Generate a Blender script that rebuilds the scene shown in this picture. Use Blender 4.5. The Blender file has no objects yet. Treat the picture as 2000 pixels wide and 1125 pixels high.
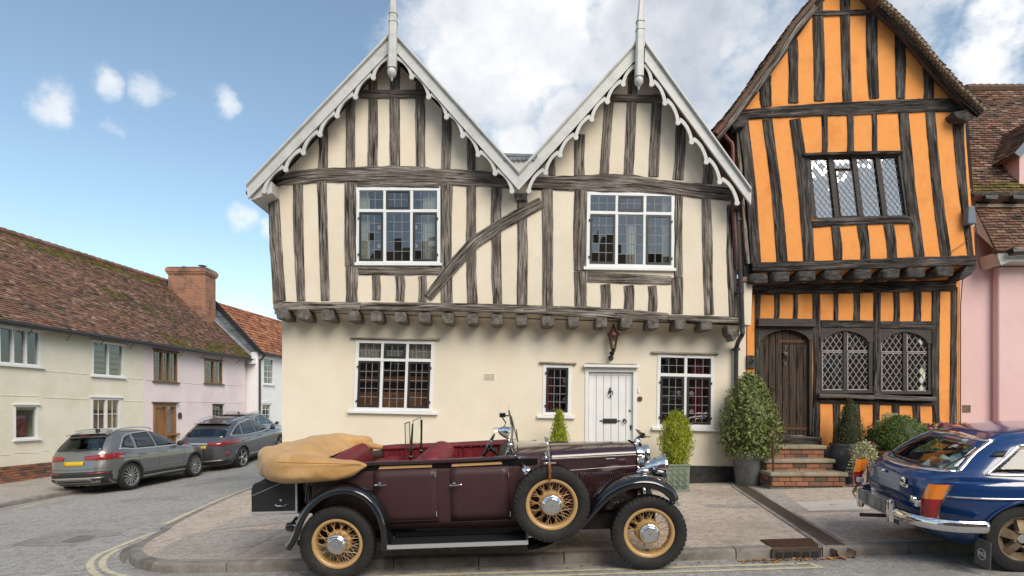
import bpy, bmesh, math, random
from mathutils import Vector, Matrix, noise
from mathutils.geometry import tessellate_polygon
random.seed(7)
SC = bpy.context.scene
COL = SC.collection
PI = math.pi
# ---------------------------------------------------------------- camera
F, CX, HY, CZ = 1130.0, 1000.0, 800.0, 1.68
cam_d = bpy.data.cameras.new('camera')
cam = bpy.data.objects.new('camera', cam_d); COL.objects.link(cam)
cam.location = (0, 0, CZ); cam.rotation_euler = (PI/2, 0, 0)
cam_d.sensor_width = 36.0; cam_d.lens = 36.0*F/2000.0
cam_d.shift_y = (HY-562.5)/2000.0
cam_d.clip_start = 0.05; cam_d.clip_end = 6000
SC.camera = cam
# ---------------------------------------------------------------- world: daylight sky with broken cloud
W = bpy.data.worlds.new('World'); SC.world = W; W.use_nodes = True
SUN_EL, SUN_AZ = math.radians(39), math.radians(152)     # azimuth clockwise from +Y
def world_nodes():
    nt = W.node_tree; N = nt.nodes; L = nt.links; N.clear()
    out = N.new('ShaderNodeOutputWorld'); bg = N.new('ShaderNodeBackground')
    L.new(bg.outputs[0], out.inputs[0])
    sky = N.new('ShaderNodeTexSky'); sky.sky_type = 'NISHITA'; sky.sun_disc = False
    sky.sun_elevation = SUN_EL; sky.sun_rotation = SUN_AZ
    sky.air_density = 1.0; sky.dust_density = 0.6; sky.ozone_density = 1.6; sky.altitude = 50
    tc = N.new('ShaderNodeTexCoord')
    def math_(op, a, b=None, clamp=False):
        m = N.new('ShaderNodeMath'); m.operation = op; m.use_clamp = clamp
        for i, v in enumerate((a, b)):
            if v is None: continue
            if isinstance(v, (int, float)): m.inputs[i].default_value = v
            else: L.new(v, m.inputs[i])
        return m.outputs[0]
    nrm = N.new('ShaderNodeVectorMath'); nrm.operation = 'NORMALIZE'
    L.new(tc.outputs['Generated'], nrm.inputs[0]); D = nrm.outputs[0]
    # billows: the direction is warped before the banks are laid out, so that no bank is round
    def warp(v, scale, amt, detail=5):
        t = N.new('ShaderNodeTexNoise'); t.inputs['Scale'].default_value = scale; t.inputs['Detail'].default_value = detail; t.inputs['Roughness'].default_value = .6
        L.new(v, t.inputs['Vector'])
        a = N.new('ShaderNodeVectorMath'); a.operation = 'SUBTRACT'; L.new(t.outputs['Color'], a.inputs[0]); a.inputs[1].default_value = (.5, .5, .5)
        b = N.new('ShaderNodeVectorMath'); b.operation = 'MULTIPLY'; L.new(a.outputs[0], b.inputs[0]); b.inputs[1].default_value = (amt, amt, amt*.7)
        c = N.new('ShaderNodeVectorMath'); c.operation = 'ADD'; L.new(v, c.inputs[0]); L.new(b.outputs[0], c.inputs[1]); return c.outputs[0]
    D0 = D; DW = warp(D, 13., .085, 7)
    # edge turbulence
    def fbm(scale, detail, rough, off=(0, 0, 0), lac=2.1):
        mp = N.new('ShaderNodeMapping'); mp.inputs['Location'].default_value = off
        mp.inputs['Scale'].default_value = (1, 1, 1.35)
        L.new(D, mp.inputs[0])
        t = N.new('ShaderNodeTexNoise'); t.inputs['Scale'].default_value = scale
        t.inputs['Detail'].default_value = detail; t.inputs['Roughness'].default_value = rough
        t.inputs['Lacunarity'].default_value = lac
        L.new(mp.outputs[0], t.inputs['Vector']); return t.outputs['Fac']
    n1 = fbm(5.2, 9, .58); n2 = fbm(2.1, 7, .55, (3.1, 1.7, .4)); n3 = fbm(13., 6, .6, (1.2, 5.0, 2.2))
    # cloud banks standing in known directions (px of the photograph only gives the direction)
    def blob(px, py, r, w):
        v = Vector(((px-CX)/F, 1, (HY-py)/F)); k = v.length; v.normalize(); ang = r/F/k
        d = N.new('ShaderNodeVectorMath'); d.operation = 'DISTANCE'
        L.new(DW, d.inputs[0]); d.inputs[1].default_value = v
        m = N.new('ShaderNodeMapRange'); m.interpolation_type = 'SMOOTHSTEP'
        L.new(d.outputs['Value'], m.inputs[0])
        m.inputs[1].default_value = ang*1.25; m.inputs[2].default_value = ang*.15
        m.inputs[3].default_value = 0; m.inputs[4].default_value = w
        return m.outputs[0]
    def total(bl):
        acc = None
        for b in bl:
            o = blob(*b); acc = o if acc is None else math_('MAXIMUM', acc, o)
        return acc
    big = total([(985, 85, 150, .46), (1085, 60, 110, .46), (900, 150, 75, .38), (1100, 235, 75, .36), (1010, 275, 45, .3),
                 (1300, 40, 230, .4), (1560, 60, 260, .36), (1330, 200, 130, .3), (1420, 85, 48, .4),
                 (1900, 120, 110, .44), (1780, 60, 160, .34), (1960, 40, 90, .38), (1400, 300, 160, .32)])
    puff = total([(105, 203, 62, .4), (212, 168, 50, .36), (300, 182, 58, .34), (440, 195, 46, .36), (225, 242, 30, .26),
                  (468, 420, 44, .38), (512, 438, 36, .36), (490, 602, 80, .28), (420, 590, 70, .16)])
    gen = math_('MULTIPLY', math_('SUBTRACT', n2, .36), 1.1)        # the rest of the sky goes on with broken cloud
    left = blob(250, 330, 620, 1.0)                                # the clear half of the sky
    gen = math_('MULTIPLY', gen, math_('SUBTRACT', 1.0, left))
    dens = math_('ADD', math_('MAXIMUM', big, puff), gen)
    turb = math_('ADD', math_('MULTIPLY', math_('SUBTRACT', n1, .5), 1.05), math_('MULTIPLY', math_('SUBTRACT', n3, .5), .5))
    dens = math_('ADD', dens, math_('MULTIPLY', turb, math_('ADD', math_('MULTIPLY', math_('SUBTRACT', 1.0, left), .55), .45)))
    mk = N.new('ShaderNodeMapRange'); mk.interpolation_type = 'SMOOTHSTEP'
    L.new(dens, mk.inputs[0]); mk.inputs[1].default_value = .14; mk.inputs[2].default_value = .5
    mask = mk.outputs[0]
    # cloud tone: white crowns, blue grey thick bases
    grey = total([(1330, 30, 250, 1.0), (1600, 40, 300, .9), (1180, 250, 160, .35)])
    g = math_('ADD', math_('MULTIPLY', grey, .62), math_('MULTIPLY', math_('SUBTRACT', n1, .40), 2.2), True)
    cr = N.new('ShaderNodeMix'); cr.data_type = 'RGBA'
    L.new(g, cr.inputs[0]); cr.inputs[6].default_value = CLOUD_HI; cr.inputs[7].default_value = CLOUD_LO
    # the blue itself, a little richer, then cloud
    sc_ = N.new('ShaderNodeVectorMath'); sc_.operation = 'MULTIPLY'
    L.new(sky.outputs[0], sc_.inputs[0]); sc_.inputs[1].default_value = SKY_TINT
    mx = N.new('ShaderNodeMix'); mx.data_type = 'RGBA'
    L.new(mask, mx.inputs[0]); L.new(sc_.outputs[0], mx.inputs[6]); L.new(cr.outputs[2], mx.inputs[7])
    L.new(mx.outputs[2], bg.inputs[0]); bg.inputs[1].default_value = SKY_STRENGTH
SKY_STRENGTH = 0.11
SKY_TINT = (.97, .93, .80)
CLOUD_HI = (5.0, 4.98, 4.95, 1); CLOUD_LO = (2.3, 2.55, 2.95, 1)
world_nodes()
W.cycles.sampling_method = 'MANUAL'; W.cycles.sample_map_resolution = 512
# ---------------------------------------------------------------- sun behind thin cloud: weak and very soft
sun_d = bpy.data.lights.new('sun', 'SUN'); sun_d.energy = 1.5; sun_d.angle = math.radians(38); sun_d.color = (1, .91, .78)
sun = bpy.data.objects.new('sun', sun_d); COL.objects.link(sun)
_sd = Vector((math.sin(SUN_AZ)*math.cos(SUN_EL), math.cos(SUN_AZ)*math.cos(SUN_EL), math.sin(SUN_EL)))
sun.rotation_euler = _sd.to_track_quat('Z', 'Y').to_euler(); sun.location = _sd*40
# ---------------------------------------------------------------- exposure
vs = SC.view_settings; vs.view_transform = 'Standard'; vs.look = 'None'; vs.exposure = 1.08; vs.gamma = 1; vs.use_curve_mapping = False
SC.cycles.use_denoising = True
SC.cycles.max_bounces = 8; SC.cycles.transparent_max_bounces = 12
SC.cycles.caustics_reflective = False; SC.cycles.caustics_refractive = False

# ---------------------------------------------------------------- helpers
def P(px, py, Y):
    s = Y/F; return Vector(((px-CX)*s, Y, CZ+(HY-py)*s))
def ray_plane(px, py, p0, n):
    d = Vector(((px-CX)/F, 1, (HY-py)/F)); o = Vector((0, 0, CZ))
    return o + d*((p0-o).dot(n)/d.dot(n))
def lerp(a, b, t): return a+(b-a)*t
def smooth(t): t = max(0, min(1, t)); return t*t*(3-2*t)
def interp(tab, x):
    if x <= tab[0][0]: return tab[0][1]
    for (x0, y0), (x1, y1) in zip(tab, tab[1:]):
        if x <= x1: return y0+(y1-y0)*(x-x0)/(x1-x0)
    return tab[-1][1]
def nz(x, y=0, z=0): return noise.noise(Vector((x, y, z)))
def resample(pts, n):
    pts = [Vector(p) for p in pts]; ls = [0]
    for a, b in zip(pts, pts[1:]): ls.append(ls[-1]+(b-a).length)
    out = []; j = 0
    for i in range(n):
        t = ls[-1]*i/(n-1)
        while j < len(pts)-2 and ls[j+1] < t: j += 1
        k = (t-ls[j])/max(1e-9, ls[j+1]-ls[j]); out.append(pts[j].lerp(pts[j+1], min(1, max(0, k))))
    return out
def catmull(pts, per=6, closed=False):
    pts = [Vector(p) for p in pts]; n = len(pts); out = []
    rng = range(n) if closed else range(n-1)
    for i in rng:
        g = lambda k: pts[k % n] if closed else pts[min(n-1, max(0, k))]
        p0, p1, p2, p3 = g(i-1), g(i), g(i+1), g(i+2)
        for j in range(per):
            t = j/per
            out.append(.5*((2*p1)+(-p0+p2)*t+(2*p0-5*p1+4*p2-p3)*t*t+(-p0+3*p1-3*p2+p3)*t**3))
    if not closed: out.append(pts[-1])
    return out

class MB:
    def __init__(s): s.v = []; s.f = []; s.uv = None; s.col = None; s.mi = []
    def add(s, vs_, fs, mi=0):
        b = len(s.v); s.v.extend([tuple(v) for v in vs_]); s.f.extend([[i+b for i in f] for f in fs]); s.mi.extend([mi]*len(fs)); return s
    def box(s, a, b, mi=0):
        x0, y0, z0 = a; x1, y1, z1 = b
        return s.hexa([(x0,y0,z0),(x1,y0,z0),(x1,y1,z0),(x0,y1,z0),(x0,y0,z1),(x1,y0,z1),(x1,y1,z1),(x0,y1,z1)], mi)
    def hexa(s, p, mi=0):
        return s.add(p, [(0,3,2,1),(4,5,6,7),(0,1,5,4),(1,2,6,5),(2,3,7,6),(3,0,4,7)], mi)
    def obox(s, c, ax, ay, az, mi=0):   # centre and half axis vectors
        c, ax, ay, az = Vector(c), Vector(ax), Vector(ay), Vector(az)
        return s.hexa([c-ax-ay-az, c+ax-ay-az, c+ax+ay-az, c-ax+ay-az, c-ax-ay+az, c+ax-ay+az, c+ax+ay+az, c-ax+ay+az], mi)
    def bar(s, a, b, w, h, up=(0,0,1), mi=0):   # box from a to b, full width w (across) and height h (along up)
        a, b = Vector(a), Vector(b); t = (b-a).normalized(); up = Vector(up)
        sd = t.cross(up).normalized(); up = sd.cross(t).normalized()
        return s.obox((a+b)/2, (b-a)/2, sd*w/2, up*h/2, mi)
    def prism(s, poly, d, mi=0):   # planar polygon extruded by vector d
        poly = [Vector(p) for p in poly]; d = Vector(d); n = len(poly)
        return s.add(poly+[p+d for p in poly], [list(range(n)), list(range(2*n-1, n-1, -1))]+[(i, i+n, (i+1) % n+n, (i+1) % n) for i in range(n)], mi)
    def ppx(s, poly, Y, th, mi=0):  # polygon given as pixels at depth Y, thickness th away from the camera
        return s.prism([P(x, y, Y) for x, y in poly], (0, th, 0), mi)
    def tube(s, path, r, n=8, cap=True, flat=1.0, up=None, mi=0):
        path = [Vector(p) for p in path]; m = len(path); rs = r if isinstance(r, (list, tuple)) else [r]*m
        t0 = (path[1]-path[0]).normalized()
        ref = Vector(up) if up else (Vector((0,0,1)) if abs(t0.z) < .9 else Vector((1,0,0)))
        b = len(s.v); x = None
        for i, p in enumerate(path):
            t = (path[min(m-1, i+1)]-path[max(0, i-1)]).normalized()
            if x is None: x = t.cross(ref).normalized()
            else: x = (x-t*x.dot(t)).normalized()
            y = t.cross(x)
            for k in range(n):
                a = 2*PI*k/n; s.v.append(tuple(p+x*math.cos(a)*rs[i]+y*math.sin(a)*rs[i]*flat))
        for i in range(m-1):
            for k in range(n):
                k2 = (k+1) % n; s.f.append([b+i*n+k, b+i*n+k2, b+(i+1)*n+k2, b+(i+1)*n+k]); s.mi.append(mi)
        if cap:
            s.f.append([b+k for k in range(n)][::-1]); s.f.append([b+(m-1)*n+k for k in range(n)]); s.mi.extend([mi, mi])
        return s
    def lathe(s, prof, o, axis=(0,0,1), n=24, mi=0, xd=None, cap=True):   # prof: (radius, along axis)
        o = Vector(o); ax = Vector(axis).normalized()
        x = Vector(xd) if xd else (ax.orthogonal()); x = (x-ax*x.dot(ax)).normalized(); y = ax.cross(x); b = len(s.v); m = len(prof)
        for r, h in prof:
            for k in range(n):
                a = 2*PI*k/n; s.v.append(tuple(o+ax*h+x*math.cos(a)*r+y*math.sin(a)*r))
        for i in range(m-1):
            for k in range(n):
                k2 = (k+1) % n; s.f.append([b+i*n+k, b+i*n+k2, b+(i+1)*n+k2, b+(i+1)*n+k]); s.mi.append(mi)
        if cap and prof[0][0] > 1e-6: s.f.append([b+k for k in range(n)][::-1]); s.mi.append(mi)
        if cap and prof[-1][0] > 1e-6: s.f.append([b+(m-1)*n+k for k in range(n)]); s.mi.append(mi)
        return s
    def grid(s, rows, closed=False, mi=0):   # list of rows of points
        b = len(s.v); m = len(rows); n = len(rows[0])
        for r in rows: s.v.extend([tuple(p) for p in r])
        for i in range(m-1):
            for k in range(n if closed else n-1):
                k2 = (k+1) % n; s.f.append([b+i*n+k, b+i*n+k2, b+(i+1)*n+k2, b+(i+1)*n+k]); s.mi.append(mi)
        return s
    def sphere(s, c, r, n=12, m=8, sc=(1,1,1), mi=0):
        c = Vector(c); rows = []
        for i in range(m+1):
            a = -PI/2+PI*i/m
            rows.append([c+Vector((r*sc[0]*math.cos(a)*math.cos(2*PI*k/n), r*sc[1]*math.cos(a)*math.sin(2*PI*k/n), r*sc[2]*math.sin(a))) for k in range(n)])
        return s.grid(rows, True, mi)
    def xf(s, M):
        s.v = [tuple(M @ Vector(v)) for v in s.v]; return s
    def mesh(s, name, mats, smooth=False, fix=True, angle=35):
        me = bpy.data.meshes.new(name); me.from_pydata(s.v, [], s.f)
        for m in (mats if isinstance(mats, (list, tuple)) else [mats]): me.materials.append(m)
        if any(s.mi): me.polygons.foreach_set('material_index', s.mi[:len(me.polygons)])
        if s.uv:
            ul = me.uv_layers.new(name='UVMap')
            for lp in me.loops: ul.data[lp.index].uv = s.uv[lp.vertex_index]
        if s.col:
            ca = me.color_attributes.new('tone', 'FLOAT_COLOR', 'POINT')
            for i, c in enumerate(s.col): ca.data[i].color = (c[0], c[1], c[2], 1) if hasattr(c, '__len__') else (c, c, c, 1)
        if fix:
            bm = bmesh.new(); bm.from_mesh(me); bmesh.ops.recalc_face_normals(bm, faces=bm.faces); bm.to_mesh(me); bm.free()
        if smooth:
            me.polygons.foreach_set('use_smooth', [True]*len(me.polygons))
            if angle < 180 and hasattr(me, 'set_sharp_from_angle'): me.set_sharp_from_angle(angle=math.radians(angle))
        me.update(); return me
    def build(s, name, mat, parent=None, smooth=False, bevel=0, fix=True, kind=None, label=None, angle=35, seg=2):
        o = link(name, s.mesh(name, mat, smooth, fix, angle), parent)
        if bevel:
            md = o.modifiers.new('bevel', 'BEVEL'); md.width = bevel; md.segments = seg; md.limit_method = 'ANGLE'; md.angle_limit = math.radians(40)
        if kind: o['kind'] = kind
        if label: o['label'] = label
        return o
def link(name, me, parent=None, M=None):
    o = bpy.data.objects.new(name, me); COL.objects.link(o)
    if parent is not None:
        o.parent = parent
        if parent.get('_w'): o.matrix_parent_inverse = Matrix.Translation(-parent.location)
    if M is not None: o.matrix_basis = M
    return o
def thing(name, label, cat, loc=(0,0,0), group=None, world=True):
    """Empty at the base; world=True: its parts are modelled in world metres, else in local metres."""
    o = bpy.data.objects.new(name, None); COL.objects.link(o); o.location = loc; o.empty_display_size = .2
    if world: o['_w'] = 1
    o['label'] = label; o['category'] = cat
    if group: o['group'] = group
    return o
def tag(o, label, cat, group=None):
    o['label'] = label; o['category'] = cat
    if group: o['group'] = group
    return o
def struct(o): o['kind'] = 'structure'; return o
def text_mb(txt, size, depth=.004, align='CENTER'):
    c = bpy.data.curves.new('txt', 'FONT'); c.body = txt; c.size = size; c.extrude = depth; c.align_x = align; c.align_y = 'CENTER'; c.resolution_u = 3
    o = bpy.data.objects.new('txt', c); COL.objects.link(o)
    dg = bpy.context.evaluated_depsgraph_get(); dg.update()
    me = o.evaluated_get(dg).to_mesh(); mb = MB(); mb.add([v.co for v in me.vertices], [list(p.vertices) for p in me.polygons])
    o.evaluated_get(dg).to_mesh_clear(); bpy.data.objects.remove(o); bpy.data.curves.remove(c); return mb
def loose(mb):
    """the connected pieces of a mesh builder"""
    par = list(range(len(mb.v)))
    def find(i):
        while par[i] != i: par[i] = par[par[i]]; i = par[i]
        return i
    for f in mb.f:
        for k in f[1:]: par[find(k)] = find(f[0])
    out = {}
    for f in mb.f: out.setdefault(find(f[0]), []).append(f)
    res = []
    for fs in out.values():
        ids = sorted({i for f in fs for i in f}); mp = {i: k for k, i in enumerate(ids)}; m = MB(); m.add([mb.v[i] for i in ids], [[mp[i] for i in f] for f in fs]); res.append(m)
    return res
def clip_convex(poly, clip):
    """Sutherland-Hodgman, 2-D, clip must be convex"""
    area = sum(a[0]*b[1]-b[0]*a[1] for a, b in zip(clip, clip[1:]+clip[:1])); sg = 1 if area > 0 else -1
    out = poly
    for a, b in zip(clip, clip[1:]+clip[:1]):
        ins = lambda p: sg*((b[0]-a[0])*(p[1]-a[1])-(b[1]-a[1])*(p[0]-a[0]))
        src, out = out, []
        for i, p in enumerate(src):
            q = src[i-1]; dp, dq = ins(p), ins(q)
            if (dp >= 0) != (dq >= 0):
                t = dq/(dq-dp); out.append((q[0]+(p[0]-q[0])*t, q[1]+(p[1]-q[1])*t))
            if dp >= 0: out.append(p)
        if not out: return []
    return out
def poly_area(p): return abs(sum(a[0]*b[1]-b[0]*a[1] for a, b in zip(p, p[1:]+p[:1])))/2

# ---------------------------------------------------------------- materials
def newmat(name):
    m = bpy.data.materials.new(name); m.use_nodes = True; nt = m.node_tree
    return m, nt, nt.nodes['Principled BSDF']
def mat(name, c, rough=.6, metal=0, c2=None, scale=4, detail=6, bump=0, bscale=None, coat=0, spec=.5, lo=.35, hi=.65, stretch=(1,1,1), sheen=0, c3=None, s3=.7, tone=False):
    m, nt, b = newmat(name); N = nt.nodes; L = nt.links
    b.inputs['Base Color'].default_value = (*c, 1); b.inputs['Roughness'].default_value = rough; b.inputs['Metallic'].default_value = metal
    b.inputs['Coat Weight'].default_value = coat; b.inputs['Coat Roughness'].default_value = .05; b.inputs['Specular IOR Level'].default_value = spec
    if sheen: b.inputs['Sheen Weight'].default_value = sheen
    tc = N.new('ShaderNodeTexCoord'); mp = N.new('ShaderNodeMapping'); mp.inputs['Scale'].default_value = stretch
    L.new(tc.outputs['Object'], mp.inputs[0])
    def nse(s, d, r=.55):
        t = N.new('ShaderNodeTexNoise'); t.inputs['Scale'].default_value = s; t.inputs['Detail'].default_value = d; t.inputs['Roughness'].default_value = r
        L.new(mp.outputs[0], t.inputs['Vector']); return t.outputs['Fac']
    colo = None
    if c2:
        mr = N.new('ShaderNodeMapRange'); L.new(nse(scale, detail), mr.inputs[0]); mr.inputs[1].default_value = lo; mr.inputs[2].default_value = hi
        mx = N.new('ShaderNodeMix'); mx.data_type = 'RGBA'; L.new(mr.outputs[0], mx.inputs[0]); mx.inputs[6].default_value = (*c, 1); mx.inputs[7].default_value = (*c2, 1)
        colo = mx.outputs[2]
        if c3:
            mr = N.new('ShaderNodeMapRange'); L.new(nse(s3, 5, .65), mr.inputs[0]); mr.inputs[1].default_value = .5; mr.inputs[2].default_value = .72
            m2 = N.new('ShaderNodeMix'); m2.data_type = 'RGBA'; L.new(mr.outputs[0], m2.inputs[0]); L.new(colo, m2.inputs[6]); m2.inputs[7].default_value = (*c3, 1); colo = m2.outputs[2]
    if tone:
        at = N.new('ShaderNodeAttribute'); at.attribute_name = 'tone'
        m3 = N.new('ShaderNodeMix'); m3.data_type = 'RGBA'; m3.blend_type = 'MULTIPLY'; m3.inputs[0].default_value = 1
        if colo: L.new(colo, m3.inputs[6])
        else: m3.inputs[6].default_value = (*c, 1)
        L.new(at.outputs['Color'], m3.inputs[7]); colo = m3.outputs[2]
    if colo: L.new(colo, b.inputs['Base Color'])
    if bump:
        bp = N.new('ShaderNodeBump'); bp.inputs['Strength'].default_value = 1; bp.inputs['Distance'].default_value = bump
        L.new(nse(bscale or scale*6, 5, .6), bp.inputs['Height']); L.new(bp.outputs[0], b.inputs['Normal'])
    return m
def wood(name, cols, bump=.006, rough=.85, su=38, sv=1.9):
    """weathered timber: grain runs along v of the UV map (metres)"""
    m, nt, b = newmat(name); N = nt.nodes; L = nt.links; b.inputs['Roughness'].default_value = rough; b.inputs['Specular IOR Level'].default_value = .25
    tc = N.new('ShaderNodeTexCoord')
    def nse(sx, sy, d, r, dist=0):
        mp = N.new('ShaderNodeMapping'); mp.inputs['Scale'].default_value = (sx, sy, 1); L.new(tc.outputs['UV'], mp.inputs[0])
        t = N.new('ShaderNodeTexNoise'); t.inputs['Scale'].default_value = 1; t.inputs['Detail'].default_value = d; t.inputs['Roughness'].default_value = r; t.inputs['Distortion'].default_value = dist
        L.new(mp.outputs[0], t.inputs['Vector']); return t.outputs['Fac']
    g = nse(su, sv, 6, .65, .6); big = nse(4, 1.2, 4, .6); crack = nse(su*.9, sv*.55, 3, .5, 1.2); fine = nse(su*5, sv*6, 3, .6)
    rp = N.new('ShaderNodeValToRGB'); e = rp.color_ramp.elements
    e[0].position = .3; e[0].color = (*cols[0], 1); e[1].position = .72; e[1].color = (*cols[2], 1)
    x = rp.color_ramp.elements.new(.5); x.color = (*cols[1], 1)
    ad = N.new('ShaderNodeMath'); ad.operation = 'MULTIPLY_ADD'; L.new(big, ad.inputs[0]); ad.inputs[1].default_value = .45; 
    sb = N.new('ShaderNodeMath'); sb.operation = 'SUBTRACT'; L.new(g, sb.inputs[0]); sb.inputs[1].default_value = .225; L.new(sb.outputs[0], ad.inputs[2])
    f2 = N.new('ShaderNodeMath'); f2.operation = 'MULTIPLY_ADD'; L.new(fine, f2.inputs[0]); f2.inputs[1].default_value = .22; L.new(ad.outputs[0], f2.inputs[2])
    s2 = N.new('ShaderNodeMath'); s2.operation = 'SUBTRACT'; L.new(f2.outputs[0], s2.inputs[0]); s2.inputs[1].default_value = .11
    L.new(s2.outputs[0], rp.inputs[0])
    mr = N.new('ShaderNodeMapRange'); L.new(crack, mr.inputs[0]); mr.inputs[1].default_value = .39; mr.inputs[2].default_value = .44
    mx = N.new('ShaderNodeMix'); mx.data_type = 'RGBA'; L.new(mr.outputs[0], mx.inputs[0]); mx.inputs[6].default_value = (*[c*.4 for c in cols[0]], 1); L.new(rp.outputs[0], mx.inputs[7])
    L.new(mx.outputs[2], b.inputs['Base Color'])
    hh = N.new('ShaderNodeMath'); hh.operation = 'MULTIPLY_ADD'; L.new(mr.outputs[0], hh.inputs[0]); hh.inputs[1].default_value = .6; L.new(g, hh.inputs[2])
    bp = N.new('ShaderNodeBump'); bp.inputs['Distance'].default_value = bump; L.new(hh.outputs[0], bp.inputs['Height']); L.new(bp.outputs[0], b.inputs['Normal'])
    return m
def glassmat(name, tint=(.8,.85,.85), base=.06, rough=.02, power=1.0):
    """thin glass: fresnel reflection over a tinted see-through"""
    m, nt, b = newmat(name); N = nt.nodes; L = nt.links; N.remove(b); out = N['Material Output']
    tr = N.new('ShaderNodeBsdfTransparent'); tr.inputs[0].default_value = (*tint, 1)
    gl = N.new('ShaderNodeBsdfGlossy'); gl.inputs['Roughness'].default_value = rough; gl.inputs[0].default_value = (.96,.98,1,1)
    fr = N.new('ShaderNodeFresnel'); fr.inputs[0].default_value = 1.52
    ma = N.new('ShaderNodeMath'); ma.operation = 'MULTIPLY_ADD'; ma.use_clamp = True; L.new(fr.outputs[0], ma.inputs[0]); ma.inputs[1].default_value = power; ma.inputs[2].default_value = base
    geo = N.new('ShaderNodeNewGeometry'); bf = N.new('ShaderNodeMath'); bf.operation = 'SUBTRACT'; bf.inputs[0].default_value = 1; L.new(geo.outputs['Backfacing'], bf.inputs[1])
    mu = N.new('ShaderNodeMath'); mu.operation = 'MULTIPLY'; L.new(ma.outputs[0], mu.inputs[0]); L.new(bf.outputs[0], mu.inputs[1])   # a pane mirrors once, on its outer face
    ms = N.new('ShaderNodeMixShader'); L.new(mu.outputs[0], ms.inputs[0]); L.new(tr.outputs[0], ms.inputs[1]); L.new(gl.outputs[0], ms.inputs[2]); L.new(ms.outputs[0], out.inputs[0])
    return m
def brickmat(name, c1, c2, mortar, bw=.22, bh=.075, axes='xz', mw=.012, dirt=(.05,.045,.04), dscale=3):
    m, nt, b = newmat(name); N = nt.nodes; L = nt.links; b.inputs['Roughness'].default_value = .9
    tc = N.new('ShaderNodeTexCoord'); sp = N.new('ShaderNodeSeparateXYZ'); L.new(tc.outputs['Object'], sp.inputs[0])
    cb = N.new('ShaderNodeCombineXYZ'); L.new(sp.outputs['XYZ'.index(axes[0].upper())], cb.inputs[0]); L.new(sp.outputs['XYZ'.index(axes[1].upper())], cb.inputs[1])
    t = N.new('ShaderNodeTexBrick'); L.new(cb.outputs[0], t.inputs['Vector']); t.inputs['Scale'].default_value = 1
    t.inputs['Color1'].default_value = (*c1, 1); t.inputs['Color2'].default_value = (*c2, 1); t.inputs['Mortar'].default_value = (*mortar, 1)
    t.inputs['Mortar Size'].default_value = mw; t.inputs['Brick Width'].default_value = bw; t.inputs['Row Height'].default_value = bh
    n = N.new('ShaderNodeTexNoise'); n.inputs['Scale'].default_value = dscale; n.inputs['Detail'].default_value = 8; L.new(tc.outputs['Object'], n.inputs['Vector'])
    mr = N.new('ShaderNodeMapRange'); L.new(n.outputs['Fac'], mr.inputs[0]); mr.inputs[1].default_value = .5; mr.inputs[2].default_value = .75; mr.inputs[4].default_value = .8
    mx = N.new('ShaderNodeMix'); mx.data_type = 'RGBA'; L.new(mr.outputs[0], mx.inputs[0]); L.new(t.outputs['Color'], mx.inputs[6]); mx.inputs[7].default_value = (*dirt, 1)
    L.new(mx.outputs[2], b.inputs['Base Color'])
    bp = N.new('ShaderNodeBump'); bp.inputs['Distance'].default_value = .01; bp.invert = True; L.new(t.outputs['Fac'], bp.inputs['Height']); L.new(bp.outputs[0], b.inputs['Normal'])
    return m

M = {}
M['cream'] = mat('cream_limewash', (.71,.61,.475), .9, c2=(.77,.68,.55), scale=1.3, bump=.006, bscale=9, spec=.2, c3=(.66,.59,.47), s3=.55)
M['cream_lo'] = mat('cream_render', (.71,.63,.50), .9, c2=(.77,.70,.57), scale=.9, bump=.004, bscale=14, spec=.2, c3=(.68,.62,.51), s3=.4)
M['white'] = mat('white_gloss_paint', (.78,.78,.77), .38, c2=(.72,.725,.72), scale=3, bump=.0006, bscale=40)
M['whitetrim'] = mat('white_trim_paint', (.55,.545,.515), .45, c2=(.49,.485,.46), scale=5, bump=.001, bscale=30, c3=(.42,.415,.39), s3=2.5)
M['black'] = mat('black_iron_paint', (.018,.018,.02), .4, c2=(.03,.03,.032), scale=12)
M['lead'] = mat('lead_came', (.16,.16,.17), .55, c2=(.22,.22,.23), scale=30)
M['sheetlead'] = mat('sheet_lead', (.12,.13,.145), .6, c2=(.2,.215,.235), scale=5, c3=(.09,.095,.1), s3=1.4)
M['glass'] = glassmat('window_glass', (.85,.87,.85), .06, .015, 1.3)
M['oak'] = wood('grey_weathered_oak', ((.048,.038,.031), (.15,.128,.108), (.40,.36,.315)))
M['oak_end'] = mat('oak_end_grain', (.06,.05,.043), .95, c2=(.2,.18,.155), scale=14, bump=.012, bscale=26, lo=.3, hi=.7)
M['oak_dark'] = wood('black_stained_oak', ((.016,.013,.012), (.048,.04,.035), (.16,.145,.13)), su=22)
M['oak_brown'] = wood('brown_door_oak', ((.03,.02,.014), (.062,.043,.032), (.11,.082,.062)), bump=.002, su=40, sv=2)
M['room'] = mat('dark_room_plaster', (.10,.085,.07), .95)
M['curtain'] = mat('pale_curtain_cloth', (.62,.6,.54), .9, c2=(.5,.48,.42), scale=20)
M['redcurtain'] = mat('red_curtain_cloth', (.22,.02,.03), .9, c2=(.14,.012,.02), scale=16)
M['orange'] = mat('orange_limewash', (.80,.31,.082), .92, c2=(.84,.36,.115), scale=1.6, bump=.006, bscale=8, spec=.15, c3=(.68,.245,.062), s3=1.6)
M['pink'] = mat('pink_limewash', (.68,.46,.45), .92, c2=(.72,.51,.50), scale=1.2, bump=.005, bscale=7, spec=.15, c3=(.66,.43,.41), s3=.6)
M['pinkpale'] = mat('pale_pink_limewash', (.74,.63,.625), .92, c2=(.79,.69,.68), scale=1.5, bump=.006, bscale=7, spec=.15, c3=(.69,.57,.56), s3=.8)
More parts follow.
